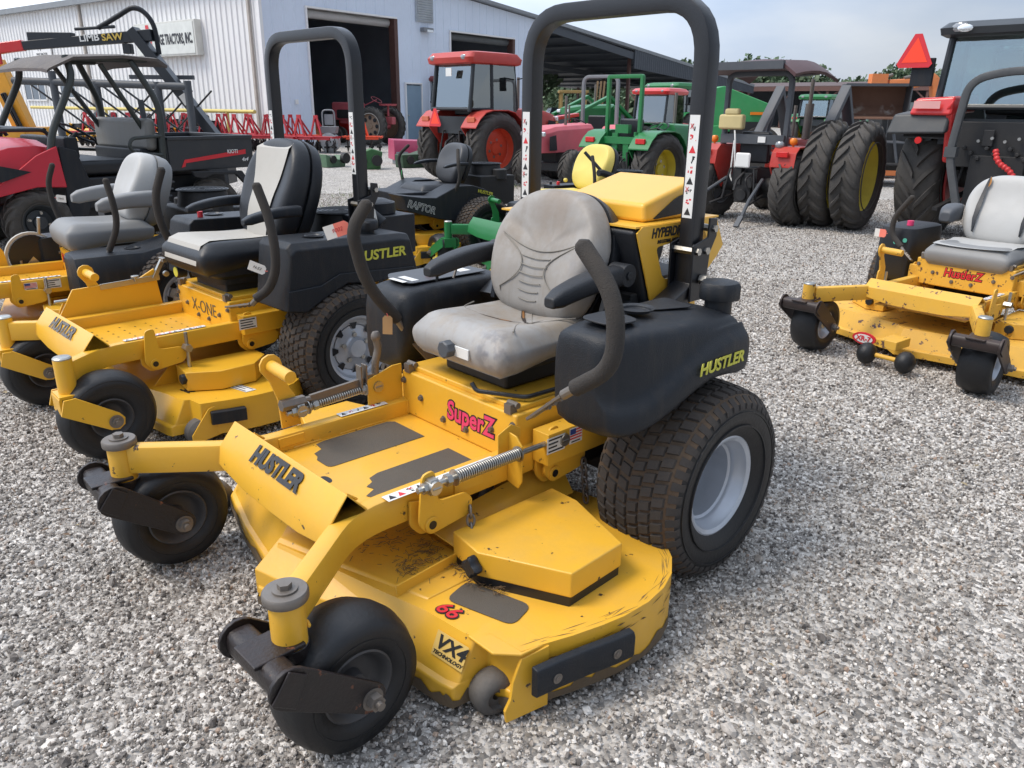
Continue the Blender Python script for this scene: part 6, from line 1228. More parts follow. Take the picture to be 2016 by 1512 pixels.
def tractor(name, label, pose, R, w, tr, Rf, wf, wb, col, rimc, roof=None, cab=None, rops_=None, canopy=None, hood=None, fw=.34, smv=None, group=None, lug=20, fmat=None, lights=True, rear=True, lamp=REDL, loader=None, ftr=None, tread=True, arms=True):
    t = thing(name, label, 'tractor', (pose[0], pose[1], 0), pose[2], group)
    k = R/.62
    for s in (1, -1):
        ty = tyre(t, 'rear_wheel', (0, s*tr, R), R-.03*k, w, R*.58, .75, 'ag' if tread else None, n=40, m=RUBD, lug=lug, lh=.038*k, side=-1)
        rim(ty, (0, s*tr, R), R*.60, w, rimc, s, dish=.55, hub=.28, bolts=6)
        ft_ = tyre(t, 'front_wheel', (wb, s*(ftr or tr*.92), Rf), Rf-.02*k, wf, Rf*.56, .7, 'ag' if tread else None, n=32, m=RUBD, lug=16, lh=.026*k, side=-1)
        rim(ft_, (wb, s*(ftr or tr*.92), Rf), Rf*.58, wf, rimc, s, dish=.4, hub=.3)
    ch = MB(); ch.box((wb*.45,0,R*.95),(wb*1.1,.34*k,.36*k)); ch.cyl((0,-tr+w*.4,R),(0,tr-w*.4,R),.13*k,n=16); ch.box((0,0,R*1.05),(.6*k,.42*k,.5*k)); ch.box((wb,0,Rf*1.1),(.3,tr*1.6,.14)); ch.cyl((-.30*k,0,R*.75),(-.42*k,0,R*.75),.10*k,n=12); ch.box((-.30*k,0,R*.95),(.14*k,.30*k,.5*k)); obj('chassis', ch, DARKIN, t, bevel=.01)
    if rear:
        tp = MB()
        for s in (1, -1):
            tp.beam((-.15*k,s*.26*k,R*.75),(-.80*k,s*.34*k,R*.55),.05*k,.03*k); tp.tube([(-.18*k,s*.20*k,R*1.5),(-.45*k,s*.22*k,R*1.45),(-.50*k,s*.30*k,R*.66)],.018*k,8); tp.cyl((-.45*k,s*.30*k,R*.62),(-.45*k,s*.30*k,R*1.1),.024*k,n=8)
        tp.tube([(-.25*k,0,R*1.45),(-.55*k,.02,R*1.15),(-.60*k,.02,R*.9)],.025*k,8); tp.tube([(-.3,-.1,R*1.3),(-.45,-.12,R*1.2),(-.4,-.15,R*.9)],.012,6,fil=.05); tp.box((-.33*k,.12*k,R*1.25),(.1,.12,.2)); tp.box((-.36*k,-.12*k,R*1.1),(.08,.1,.12)); obj('three_point_hitch', tp, DARKIN, t)
    for s in (1, -1):   # fenders
        f = MB(); out = []; n = 9; r1 = R*1.11
        a0, a1 = math.radians(15), math.radians(150)
        ring = []
        arc = [(math.cos(a0+(a1-a0)*i/n)*r1, R+math.sin(a0+(a1-a0)*i/n)*r1) for i in range(n+1)]
        arc = [(x, min(z, R*2.02)) for x, z in arc]
        if fmat == 'flat': arc = [(R*.85,R*1.2),(R*.62,R*1.92),(R*.45,R*2.02),(-R*.55,R*2.02),(-R*.72,R*1.88),(-R*.78,R*1.55)]
        yi, yo = tr-w*.62, tr+w*.42
        f.loft([[(x,s*yi,z),(x,s*yo,z),(x*1.0,s*yo,z+.02),(x,s*yi,z+.02)] for x, z in arc]); f.loft([[(x,s*yi,z),(x,s*(yi+.02),z),(x*.4,s*(yi+.02),max(R*.9,z*.5)),(x*.4,s*yi,max(R*.9,z*.5))] for x, z in arc]); fo = obj('fender', f, col, t, bevel=.008)
        l = MB(); q = arc[-2]; l.box((q[0]*1.02-.03, s*(yi+yo)/2, q[1]+.0),(.04,.20*k,.09*k)); obj('tail_lamp', l, lamp, fo, bevel=.01)
    if hood:
        x0, x1, z0, z1, hw = hood; h = MB(); rg = []
        for i in range(9):
            u = i/8; x = x0+(x1-x0)*u; zt_ = z1-.05*k*u-.16*k*max(0,u-.75)**1.0*1.6; ww = hw*(1-.12*u-.25*max(0,u-.85)/.15)
            rg.append([(x,-ww,z0),(x,-ww,zt_-.10*k),(x,-ww*.82,zt_-.02*k),(x,0,zt_+.01*k),(x,ww*.82,zt_-.02*k),(x,ww,zt_-.10*k),(x,ww,z0)])
        h.loft(rg); ho = obj('hood', h, col, t, bevel=.01)
        g = MB(); g.box((x1+.012,0,(z0+z1)/2-.10*k),(.03,hw*1.15,(z1-z0)*.5)); g.prism([(x1-.35*k,-hw*1.001,z0+.04),(x1-.1*k,-hw*1.001,z0+.04),(x1-.1*k,-hw*.99,z1-.25*k),(x1-.30*k,-hw*.99,z1-.22*k)],(0,-.006,0)); g.prism([(x1-.35*k,hw*.99,z0+.04),(x1-.1*k,hw*.97,z0+.04),(x1-.1*k,hw*.97,z1-.25*k),(x1-.30*k,hw*.99,z1-.22*k)],(0,.012,0)); obj('grille', g, BLKP, ho)
        for s in (1, -1): l = MB(); l.box((x1+.004,s*hw*.62,z1-.20*k),(.05,hw*.5,.09*k)); obj('headlight', l, CHR, ho, bevel=.02)
        e = MB(); e.cyl((x0+.45*(x1-x0),hw*.4,z1-.05),(x0+.45*(x1-x0),hw*.4,z1+.55*k),.03*k,n=12); obj('exhaust', e, STLD, t)
    if cab:
        x0, x1, hw, z0, z1, zr = cab   # rear x, front x, half width, floor, eave, roof top
        xr = x0+.10; A = [(x0,hw),(x0+.42*(x1-x0),hw),(x1,hw*.86)]; fr_ = MB(); zw = z0+.38*(z1-z0)*.9
        for s in (1, -1):
            fr_.tube([(x0-.05,s*hw*.95,zw-.05),(xr-.04,s*hw*.93,z1)],.035,8); fr_.tube([(x0+.42*(x1-x0),s*hw,z0),(x0+.42*(x1-x0),s*hw*.95,z1)],.035,8); fr_.tube([(x1+.10,s*hw*.75,zw),(x1-.02,s*hw*.8,z1)],.030,8); fr_.beam((x0,s*hw,z0+.1),(x1,s*hw*.9,z0+.1),.06,.16)
            fr_.tube([(x0-.05,s*hw*.95,zw),(x0+.42*(x1-x0),s*hw,zw)],.025,8)
        fr_.tube([(x0-.05,-hw*.95,zw),(x0-.05,hw*.95,zw)],.03,8); fr_.tube([(x1+.10,-hw*.75,zw),(x1+.10,hw*.75,zw)],.03,8); fr_.box((x0+.02,0,z0+.12),(.05,hw*1.7,zw-z0-.1)); co = obj('cab_frame', fr_, mat('cab_black', (.02,.025,.03), .4), t)
        def gl(pts, n='window'): m_ = MB(); quadglass(m_, pts); return obj(n, m_, GLS, co, smooth=False)
        gl([(x0-.03,-hw*.93,zw),(x0-.03,hw*.93,zw),(xr-.03,hw*.91,z1),(xr-.03,-hw*.91,z1)]); gl([(x1+.09,-hw*.74,zw),(x1+.09,hw*.74,zw),(x1-.02,hw*.78,z1),(x1-.02,-hw*.78,z1)], 'windscreen')
        for s in (1, -1): gl([(x0,s*hw*.97,zw),(x0+.42*(x1-x0),s*hw*.98,zw),(x0+.42*(x1-x0),s*hw*.95,z1),(xr,s*hw*.93,z1)]); gl([(x0+.42*(x1-x0)+.03,s*hw*.98,z0+.12),(x1+.05,s*hw*.84,z0+.2),(x1-.01,s*hw*.82,z1),(x0+.42*(x1-x0)+.03,s*hw*.95,z1)], 'door_glass')
        rf = MB(); rg = []
        for (e, z) in ((.04,z1-.02),(.10,z1+.0),(.12,z1+.45*(zr-z1)),(.04,zr-.02),(-.12,zr)):
            P = fillet([(x0-e,-hw-e*.6,z),(x1+e,-hw*.92-e*.6,z),(x1+e,hw*.92+e*.6,z),(x0-e,hw+e*.6,z)], .12, 4, True); rg.append(P)
        rf.loft(rg); ro = obj('cab_roof', rf, roof or col, t)
        for s in (1, -1):
            l = MB(); l.sphere((x0-.10,s*hw*.78,z1+.45*(zr-z1)),.062*k,10,(.5,1.2,.75)); obj('work_lamp', l, LMP, ro)
            l = MB(); l.tube([(x1+.02,s*hw*.9,z1-.25),(x1+.10,s*(hw+.22),z1-.2)],.012,6); l.box((x1+.10,s*(hw+.25),z1-.32),(.03,.14,.24)); obj('mirror', l, BLKP, co, bevel=.01)
        ss = MB(); ss.box((x0+.45,0,z0+.35),(.45,.45,.12)); ss.box((x0+.25,0,z0+.65),(.12,.42,.55)); obj('seat', ss, BVIN, t, bevel=.03); sw = MB(); sw.lathe([(-.012,.19),(0,.205),(.012,.19),(0,.175),(-.012,.19)], (x1-.35,0,z0+.75), (-.4,0,1), n=24); sw.cyl((x1-.35,0,z0+.75),(x1-.15,0,z0+.3),.03,n=8); obj('steering_wheel', sw, BLKP, t)
    if rops_:
        x, hw, z0, z1, m_, r_, th = rops_; P = fillet([(x,-hw,z0),(x,-hw,z1),(x,hw,z1),(x,hw,z0)], r_, 6); rb = MB(); rb.sweep(P, rrect(th,th,th*.15,2), up=(1,0,0)); ro = obj('roll_bar', rb, m_, t)
        ss = MB(); ss.box((.15,0,R*1.75),(.42,.42,.10)); ss.box((-.05,0,R*2.0),(.10,.40,.38)); obj('seat', ss, BVIN, t, bevel=.03); sw = MB(); sw.lathe([(-.010,.17),(0,.182),(.010,.17),(0,.158),(-.010,.17)], (.62,0,R*2.1), (-.5,0,1), n=24); sw.cyl((.62,0,R*2.1),(.80,0,R*1.6),.02,n=8)
        for a in range(3): sw.cyl((.62,0,R*2.1),(.62+.12*math.cos(a*2.1),.16*math.sin(a*2.1),R*2.1+.06*math.cos(a*2.1)),.010,n=6)
        obj('steering_wheel', sw, BLKP, t)
        for s in (1, -1): l = MB(); l.sphere((x-.02,s*(hw+.12),z0+.06),.05,10); l.cyl((x-.02,s*(hw+.12),z0-.06),(x-.02,s*(hw+.12),z0+.04),.015,n=8); obj('amber_lamp', l, AMB, t)
    if smv:
        x, y, z, s_ = smv; m_ = MB(); m_.prism([(x, y+a*s_, z+b*s_) for a, b in ((-.5,-.36),(-.42,-.46),(.42,-.46),(.5,-.36),(.10,.46),(-.10,.46))], (-.006,0,0)); m_.mi = 1; m_.prism([(x-.0065, y+a*s_, z+b*s_) for a, b in ((-.36,-.32),(.36,-.32),(.0,.36))], (-.002,0,0)); obj('slow_vehicle_sign', m_, [REDT, SMV], t, smooth=False)
    if loader:
        lm, pts, yw = loader
        for s in (1, -1): a = MB(); a.sweep([(x, s*yw, z) for x, z in pts], rrect(.07,.13,.01,2), up=(0,1,0)); a.cyl((pts[0][0]+.25,s*yw,pts[0][1]-.1),(pts[1][0]-.1,s*yw,pts[1][1]-.22),.03,n=8); obj('loader_arm', a, lm, t)
    return t
RIMO = mat('orange_rim', (.62,.07,.03), .4, dust=.15)
t1 = tractor('cab_tractor', 'orange-red cab tractor with orange wheels and slow vehicle triangle on its rear', (-.85,15.5,0+44), .64,.40,.70, .40,.28,1.75, REDO, RIMO, cab=(-.42,.72,.56,.92,2.10,2.30), hood=(.75,2.15,.85,1.35,.30), smv=(-.74,.12,1.17,.34), lamp=mat('lamp_amber_red', (.55,.12,.05), .25))
pk = MB(); pk.box((-.50,.0,2.28-.33),(.01,.16,.14)); obj('window_sticker', pk, WHT, t1)
t2 = tractor('open_tractor', 'green open tractor with green square roll bar and yellow rear rims', (1.78,12.25,45), .515,.34,.50, .33,.2,1.45, GRN, GRNY, rops_=(-.25,.30,.92,1.80,GRN,.02,.055), hood=(.75,1.75,.75,1.15,.24), ftr=.42, lug=18)
gp = MB(); gp.box((-.30,0,.92),(.08,.62,.10)); gp.beam((-.30,.10,.55),(-.30,.10,1.02),.10,.03); gp.beam((-.30,-.12,.40),(-.32,-.12,.92),.10,.03); gp.cyl((-.36,.06,.30),(-.30,.06,.95),.018,n=8); gp.cyl((-.36,-.2,.35),(-.30,-.14,.85),.015,n=8); gp.beam((-.42,-.22,.34),(-.42,.22,.34),.06,.06); gp.beam((-.42,0,.1),(-.42,0,.5),.12,.05); gp.box((-.25,0,1.08),(.08,.24,.12)); gp.cyl((-.31,-.28,.98),(-.31,-.28,1.04),.03,n=10); obj('hitch_frame', gp, GRN, t2)
t3 = tractor('canopy_tractor', 'red open tractor with dark red canopy, grey roll bar and raised grey loader arms', (3.08,10.28,45), .46,.30,.56, .30,.22,1.35, REDO, GRYM, hood=(.65,1.6,.62,1.02,.22), rops_=(-.12,.42,.95,1.78,DGRY,.12,.06), fmat='flat', lug=18, loader=(DGRY,[(.75,.95),(1.30,1.62),(1.75,.85)],.46))
cn_ = MB(); rg = []
for i in range(7):
    u = i/6; x = -.45+1.15*u; dz = -.05*(2*u-1)**2-.10*max(0,u-.6); rg.append([(x,-.62,1.86+dz-.05),(x,-.45,1.93+dz),(x,0,1.955+dz),(x,.45,1.93+dz),(x,.62,1.86+dz-.05),(x,.60,1.83+dz-.05),(x,.44,1.90+dz),(x,0,1.925+dz),(x,-.44,1.90+dz),(x,-.60,1.83+dz-.05)])
cn_.loft(rg); cn_.mi = 0; co_ = obj('canopy', cn_, mat('canopy_red', (.075,.03,.032), .5, dust=.3, dustcol=(.10,.08,.08)), t3)
cf = MB(); cf.beam((-.45,-.46,1.86),(-.45,.46,1.86),.05,.09); cf.tube([(-.14,-.42,1.75),(.55,-.42,1.80)],.02,8); cf.tube([(-.14,.42,1.75),(.55,.42,1.80)],.02,8); obj('canopy_frame', cf, DGRY, co_)
ex = MB(); ex.cyl((1.05,-.12,1.0),(1.05,-.12,1.45),.055,n=14); ex.cyl((1.05,-.12,1.45),(1.03,-.13,1.75),.026,n=10); obj('exhaust', ex, STLD, t3)
xb_ = MB(); xb_.box((-.16,0,1.02),(.06,.86,.11)); obj('rear_crossbar', xb_, DGRY, t3); pl_ = MB(); pl_.box((-.20,-.15,1.02),(.01,.10,.07)); obj('white_plate', pl_, WHT, t3); jg = MB(); jg.box((-.20,.28,1.22),(.10,.34,.18)); jg.box((-.20,.28,1.34),(.09,.2,.08)); obj('plastic_bottles', jg, mat('cream_plastic', (.55,.45,.22), .6), t3, bevel=.03)
wl = MB(); wl.sphere((-.25,-.42,.97),.06,12,(.7,1,.8)); obj('work_lamp', wl, LMP, t3); pw_ = MB(); pw_.box((-.30,.02,.77),(.04,.20,.18)); obj('power_shaft_guard', pw_, WHT, t3, bevel=.02); rp_ = MB(); rp_.tube(fillet([(-.22,.22,1.12),(-.26,.18,1.02),(-.26,.14,.6),(-.27,.10,.45),(-.26,.2,.55),(-.24,.2,1.0)],.05,4),.010,6); obj('white_rope', rp_, WHT, t3)
hk = MB()
for s, L_ in ((1,.66),(-1,.50)): hk.tube([(-.25,s*.25,.55),(-.55,s*(.45 if s > 0 else .26),.32),(-.72,s*(.62 if s > 0 else .27),.12)],.022,8); hk.beam((-.72,s*(.62 if s > 0 else .27),.14),(-.84,s*(.72 if s > 0 else .28),.03),.06,.03)
obj('lift_arms', hk, DGRY, t3)
ds_ = MB(); ds_.box((-.43,.62,.80),(.005,.22,.09)); ds_.mi = 1
for i in range(4): ds_.box((-.434,.55+.045*i,.80),(.003,.022,.05))
obj('fender_decal', ds_, [WHT, REDT], t3, smooth=False); br_ = MB(); br_.cyl((.95,-.30,1.0),(.95,-.30,1.10),.07,n=14); obj('fuel_bowl', br_, mat('brown_cap', (.16,.06,.02)), t3)
# pair of loose dual wheels
for i, (x, y) in enumerate(((3.84,9.86),(4.12,9.60))):
    t = thing('loose_tractor_wheel', ('tall tractor wheel standing between the canopy tractor and the yellow rim', 'tall tractor wheel with yellow rim facing right')[i], 'wheel', (x, y, 0), 51, 'pair of loose dual wheels')
    ty = tyre(t, 'tyre', (0,0,.63), .595, .32, .415, .75, 'ag', n=56, m=RUBD, lug=21, lh=.038, side=1); rim(ty, (0,0,.63), .425, .32, mat('dual_rim_yellow', (.78,.66,.08), .5, dust=.3, dustcol=(.3,.24,.1), chips=.3), -1, dish=.97, hub=.22)
# big cab tractor at the right
t4 = tractor('cab_tractor', 'big red and black cab tractor at the right edge with slow vehicle triangle', (5.42,8.88,46), .70,.46,.72, .5,.35,2.2, mat('black_fender', (.04,.045,.05), .5, dust=.15), mat('deep_red_rim', (.35,.02,.02), .4), roof=mat('cab_roof_dark', (.035,.04,.045), .4), cab=(-.62,.95,.66,1.05,2.12,2.26), hood=(1.0,2.6,.9,1.5,.34), smv=(-.80,.88,1.97,.36), lug=17)
for s in (1,): 
    f = MB(); f.prism([(-.92,s*.42,1.15),(-.92,s*1.02,1.13),(-.86,s*.98,1.34),(-.84,s*.42,1.36)], (.75,0,.06)); obj('fender_cowl', f, MATS['black_fender'], t4, bevel=.03)
    f = MB(); f.prism([(-.90,s*.40,1.33),(-.90,s*.82,1.33),(-.86,s*.78,1.50),(-.84,s*.40,1.52)], (.85,0,.03)); f.prism([(-.90,s*.40,1.50),(-.90,s*.46,1.40),(-.72,s*.46,.85),(-.70,s*.38,.85)], (.12,0,0)); fo_ = obj('fender_panel', f, REDM, t4, bevel=.03); f = MB(); f.box((-.925,s*.64,1.435),(.01,.26,.075)); obj('tail_lamp', f, mat('tail_lamp_mix', (.7,.35,.33), .2), fo_)
sp_ = MB(); sp_.tube([(-.60,.80,1.75),(-.62,.88,1.80)],.015,6); sp_.box((-.74,.80,1.76),(.05,.22,.28)); obj('mirror', sp_, BLKP, t4, bevel=.02); wl = MB(); wl.sphere((-.76,.46,2.17),.05,12,(.4,1.5,.8)); obj('work_lamp', wl, CHR, t4)
gd = MB(); P = fillet([(-1.05,.12,.38),(-1.05,.30,.95),(-1.05,.24,1.66),(-1.05,-.05,1.74),(-1.05,-.9,1.76)], .16, 6); gd.sweep(P, rrect(.075,.075,.02,2)); gd.box((-1.05,.285,.98),(.10,.11,.10)); obj('guard_frame', gd, mat('scuffed_black_tube', (.05,.055,.06), .5, dust=.4, dustcol=(.2,.19,.18)), t4)
hs = MB(); P = fillet([(-1.0,-.10,1.02),(-1.02,-.14,.90),(-1.0,-.30,.80),(-.98,-.36,.55)], .1, 6); P = [P[0].lerp(P[-1], 0)]+P[1:]; PP = []
for a_, b_ in zip(P, P[1:]):
    k_ = max(1, int((b_-a_).length/.008)); PP += [a_.lerp(b_, j/k_) for j in range(k_)]
hs.tube(PP,.030,10,scales=[1 if (j//2) % 2 else .78 for j in range(len(PP))])
obj('red_hose', hs, mat('hose_red', (.55,.03,.03), .4, bump=1, bscale=80), t4); bk_ = MB(); bk_.box((-.70,-.15,1.05),(.25,1.0,.45)); bk_.box((-.72,-.1,.70),(.3,.5,.5)); bk_.box((-.86,.02,1.12),(.03,.10,.16))
for i in range(12): bk_.cyl((-.84,-.55+.07*i,.92+.05*(i % 3)),(-.90,-.55+.07*i,.92+.05*(i % 3)),.022,n=8)
obj('rear_hydraulics', bk_, DARKIN, t4, bevel=.01); wd_ = MB()
for i in range(6): wd_.cyl((-.86,-.5+.12*i,1.12-.03*(i % 2)),(-.89,-.5+.12*i,1.12-.03*(i % 2)),.016,n=8)
obj('hydraulic_couplers', wd_, STL, t4)
for s in (1,): 
    dk_ = MB(); dk_.cyl((0,.455,.70),(0,.478,.70),.43,n=32); obj('inner_rim', dk_, mat('inner_rim_red', (.42,.03,.035), .5, dust=.2), t4); dk_ = MB(); dk_.cyl((-.93,.66,1.08),(-.95,.66,1.08),.035,n=16); obj('reflector', dk_, REDL, t4)
# faded red tractor facing the camera
t5 = tractor('loader_tractor', 'faded red tractor facing the camera with grey folding roll bar and clear headlights', (1.55,15.6,-128), .52,.34,.55, .34,.24,1.5, PINK, GRYM, rops_=(-.1,.38,.85,1.92,GRYM,.14,.06), hood=(.55,2.0,.62,1.10,.30), rear=False, lug=18)
de_ = MB(); de_.box((1.3,-.31,.86),(.25,.01,.06)); de_.mi = 1; de_.box((1.2,-.312,.78),(.16,.01,.07)); obj('hood_decal', de_, [BLKT, WHT], t5)
t6 = tractor('cab_tractor', 'small bright red cab tractor behind the green open tractor', (3.85,22.2,50), .46,.3,.6, .32,.24,1.5, REDM, GRYM, cab=(-.40,.62,.50,.62,1.72,1.88), hood=(.62,1.7,.6,1.0,.26), lug=14, rear=False)
t7 = tractor('cab_tractor', 'green cab tractor behind the small red cab tractor', (4.75,25.2,40), .62,.38,.75, .42,.3,2.0, GRN, GRNY, cab=(-.45,.75,.58,.9,1.92,2.10), hood=(.75,2.2,.8,1.25,.32), lug=14, rear=False, roof=GRN)
t8 = tractor('cab_tractor', 'green cab tractor parked inside the long low shed', (11.4,31,50), .6,.38,.7, .42,.3,1.9, GRN, GRNY, cab=(-.45,.75,.55,.8,1.75,1.92), hood=(.75,2.1,.8,1.15,.3), tread=False, rear=False, roof=GRN)
t9 = tractor('loader_tractor', 'red loader tractor behind the faded red tractor with arm sloping down', (1.2,18.4,-128), .5,.34,.6, .34,.24,1.5, REDM, GRYM, hood=(.55,1.9,.62,1.0,.28), rear=False, tread=False, loader=(REDM,[(.3,1.22),(1.1,1.15),(2.0,.62)],.42))
t10 = tractor('loader_tractor', 'green tractor with curved green loader arm beyond the grey roll bar', (2.8,20.6,-150), .5,.34,.6, .34,.24,1.5, GRN, GRNY, hood=(.4,1.9,.85,1.45,.30), rear=False, tread=False, loader=(GRN,[(.2,1.1),(.9,1.62),(1.9,1.2)],.46))
t11 = tractor('open_tractor', 'rusty brown hooded old tractor beside the grey roll bar', (1.9,17.4,175), .42,.25,.5, .3,.2,1.2, mat('rusty_orange', (.22,.10,.03), .8, dust=.4), GRYM, hood=(.3,1.3,.72,1.05,.22), rear=False, tread=False)
t12 = tractor('cab_tractor', 'dark red roofed cab tractor standing inside the left open bay', (-3.0,33.8,50), .7,.42,.8, .45,.3,2.2, mat('dim_red', (.20,.04,.04), .6), GRYM, cab=(-.5,.85,.62,1.1,2.3,2.5), hood=(.9,2.4,.9,1.5,.34), tread=False, rear=False)
# antique tractor
aq = thing('antique_tractor', 'old faded red row crop tractor with large bronze rear rims by the open bay', 'tractor', (-4.85,29.6,0), 152)
AR = mat('antique_red', (.42,.07,.09), .6, dust=.5, dustcol=(.35,.2,.18)); BRZ = mat('bronze_rim', (.28,.19,.13), .6, dust=.3)
for s, (x, y) in ((1,(0,.55)),(-1,(0,-.55))):
    ty = tyre(aq, 'rear_wheel', (x,y,.66), .63,.28,.44,.7,'ag', n=40, m=RUBD, lug=20, lh=.035, side=1); rim(ty, (x,y,.66), .45,.28, BRZ, s, dish=.4, hub=.2); w = MB()
    for i in range(8): t_ = 2*PI*i/8; w.lathe([(.0,.07),(s*.004,.001)], (x+math.cos(t_)*.29, y+s*.07, .66+math.sin(t_)*.29), (0,1,0), n=12)
    obj('rim_holes', w, BLKM, ty)
    rr_ = MB(); rr_.lathe([(s*.10,.45),(s*.12,.45),(s*.12,.425),(s*.10,.425)], (x,y,.66), (0,1,0), n=40); obj('rim_edge', rr_, CREAM, ty)
w = MB(); w.box((1.45,0,1.15),(1.25,.42,.62)); w.mi = 1; w.box((1.45,0,1.05),(.8,.46,.34)); obj('hood', w, [AR, DARKIN], aq, bevel=.06)
w = MB(); w.box((.6,0,.85),(2.4,.22,.26)); w.box((0,0,.75),(.35,.7,.3)); w.cyl((0,-.5,.66),(0,.5,.66),.12,n=14); obj('chassis', w, AR, aq, bevel=.03)
w = MB(); w.cyl((1.1,.06,1.45),(1.1,.06,2.0),.05,n=12); w.cyl((1.1,.06,2.0),(1.1,.06,2.25),.03,n=10); obj('exhaust', w, CREAM, aq); w = MB(); w.sphere((.85,.05,1.6),.08,12); w.cyl((.85,.05,1.45),(.85,.05,1.55),.05,n=10); obj('air_cap', w, AR, aq)
w = MB(); w.cyl((-.35,0,1.35),(-.35,0,1.42),.30,.33,n=24); w.cyl((-.35,0,1.0),(-.35,0,1.36),.04,n=8); obj('pan_seat', w, AR, aq); w = MB(); w.lathe([(-.01,.2),(0,.21),(.01,.2),(0,.19),(-.01,.2)], (.15,0,1.55), (-.6,0,1), n=24); w.cyl((.15,0,1.55),(.7,0,1.35),.02,n=8); obj('steering_wheel', w, AR, aq)
for s in (.14,-.14): w = MB(); w.cyl((2.0,s-.05,.3),(2.0,s+.05,.3),.3,n=24); obj('front_wheel', w, RUBD, aq)
# red panel, green scrap, grey drum
hp = thing('loose_hood', 'faded pink-red tractor hood lying on the gravel', 'hood', (-2.55,20.2,0), 25); w = MB(); w.loft([[(-.55+1.2*u,-.28,.12+.30*(1-u*.3)),(-.55+1.2*u,-.22,.30+.28*(1-u*.2)),(-.55+1.2*u,.22,.32+.28*(1-u*.2)),(-.55+1.2*u,.28,.14),(-.55+1.2*u,.26,.12),(-.55+1.2*u,-.26,.10)] for u in (0,.3,.7,1)]); obj('hood_panel', w, mat('magenta_red', (.42,.05,.12), .3, dust=.2, dustcol=(.5,.3,.3)), hp, bevel=.02); w = MB(); w.box((-.35,-.1,.15),(.3,.4,.3)); obj('hood_support', w, GRYM, hp, bevel=.02)
for i, (x, y, l_) in enumerate(((-3.35,18.3,'green metal box implement on the gravel beside the pink hood'),(-2.45,18.9,'dark green gearbox lying under the pink hood'),(-4.3,18.8,'pale green bucket lying left of the green metal box'))):
    t = thing('green_implement', l_, 'implement', (x, y, 0), 20*i+15); w = MB(); w.prism([(-.28,-.2,0),(.28,-.2,0),(.34,-.2,.38-.12*(i==2)),(.1,-.2,.45-.14*i),(-.3,-.2,.30)], (0,.4,0)); obj('housing', w, (mat('mid_green', (.015,.12,.03), .6, dust=.4), mat('dark_green', (.01,.05,.02), .6, dust=.3), mat('pale_green', (.08,.17,.10), .7, dust=.4))[i], t, bevel=.02); w = MB(); w.cyl((-.1,-.24,.18),(-.1,.24,.18),.09,n=14); w.cyl((.2,-.24,.2),(.2,-.34,.2),.12,n=14); obj('roller', w, DARKIN, t)
sd_ = thing('seeder', 'grey round seeder drum with hopper and looped handle', 'seeder', (-5.55,24.4,0), 0); w = MB(); w.cyl((0,-.2,.30),(0,.2,.30),.28,n=32); w.cyl((0,-.21,.30),(0,-.22,.30),.24,n=32); o = obj('drum', w, mat('light_grey_paint', (.42,.45,.47), .5), sd_, bevel=.01); w = MB(); P = [(.02+ (.05+.13*i/20)*math.cos(i*.45), -.235, .30+(.05+.13*i/20)*math.sin(i*.45)) for i in range(16)]; w.tube(P,.015,6); obj('spiral_mark', w, BLKM, o); w = MB(); w.loft([[(x*k,y*k,z) for x, y in ((-.24,-.2),(.24,-.2),(.24,.2),(-.24,.2))] for z, k in ((.56,.9),(.76,1.05))]); obj('hopper', w, GRYM, sd_, bevel=.01); w = MB(); w.tube(fillet([(-.18,0,.76),(-.18,0,1.22),(.18,0,1.22),(.18,0,.76)],.12,5),.022,8); w.box((0,.04,.95),(.26,.05,.3)); obj('handle_loop', w, GRYM, sd_); w = MB(); w.box((0,0,.02),(.5,.5,.04)); obj('base', w, GRYM, sd_)
# row of tillage implements
def implement():
    t = thing('disc_implement', 'red three-point disc implement in the row in front of the shop wall', 'implement', (0,0,0), 0, 'red implements in a row'); w = MB()
    for s in (-1,1): w.beam((s*.22,-.05,.5),(s*.05,.0,1.05),.055,.05,up=(0,1,0)); w.beam((s*.05,0,1.02),(s*.10,.55,.5),.045,.045)
    w.box((0,0,1.08),(.16,.06,.10)); obj('hitch_frame', w, mat('implement_red', (.45,.02,.035), .4, dust=.15), t); w = MB()
    for y in (-.15,.5): w.beam((-.60,y,.46),(.60,y,.46),.10,.10)
    for x in (-.7,0,.7): w.beam((x,-.15,.48),(x,.5,.48),.06,.06)
    w.cyl((-.75,-.22,.50),(.75,-.22,.50),.02,n=8); obj('tool_bar', w, MATS['implement_red'], t)
    for i in range(5): x = -.6+.3*i; w = MB(); w.tube([(x,.2,.46),(x,.28,.30),(x,.16,.16)],.02,6); w.lathe([(0,.17),(.03,.15),(.045,.05),(.045,.001)], (x,.15,.18), (1,.3,0), n=18); w.cyl((x-.1,.15,.18),(x+.1,.15,.18),.03,n=8); obj('disc', w, DARKIN, t)
    return t
ORD = ['first','second','third','fourth','fifth','sixth','seventh','eighth','ninth','tenth','eleventh','twelfth','thirteenth','fourteenth','fifteenth','sixteenth']
im0 = implement(); spots = [(-13.8+ i*.53, 26.3-.15*i) for i in range(16)]+[(-12.2+.75*i,26.9-.22*i) for i in range(8)]
for i, (x, y) in enumerate(spots):
    o = im0 if i == 0 else copy_tree(im0); o.location = (x, y, 0); o['label'] = ('red disc implement, %s from the left in the front row before the shop wall' % ORD[i]) if i < 16 else ('red disc implement, %s from the left in the short rear row' % ORD[i-16]); o.rotation_euler.z = math.radians(rnd.uniform(-30,30)); o.scale = (.8,.8,.95)
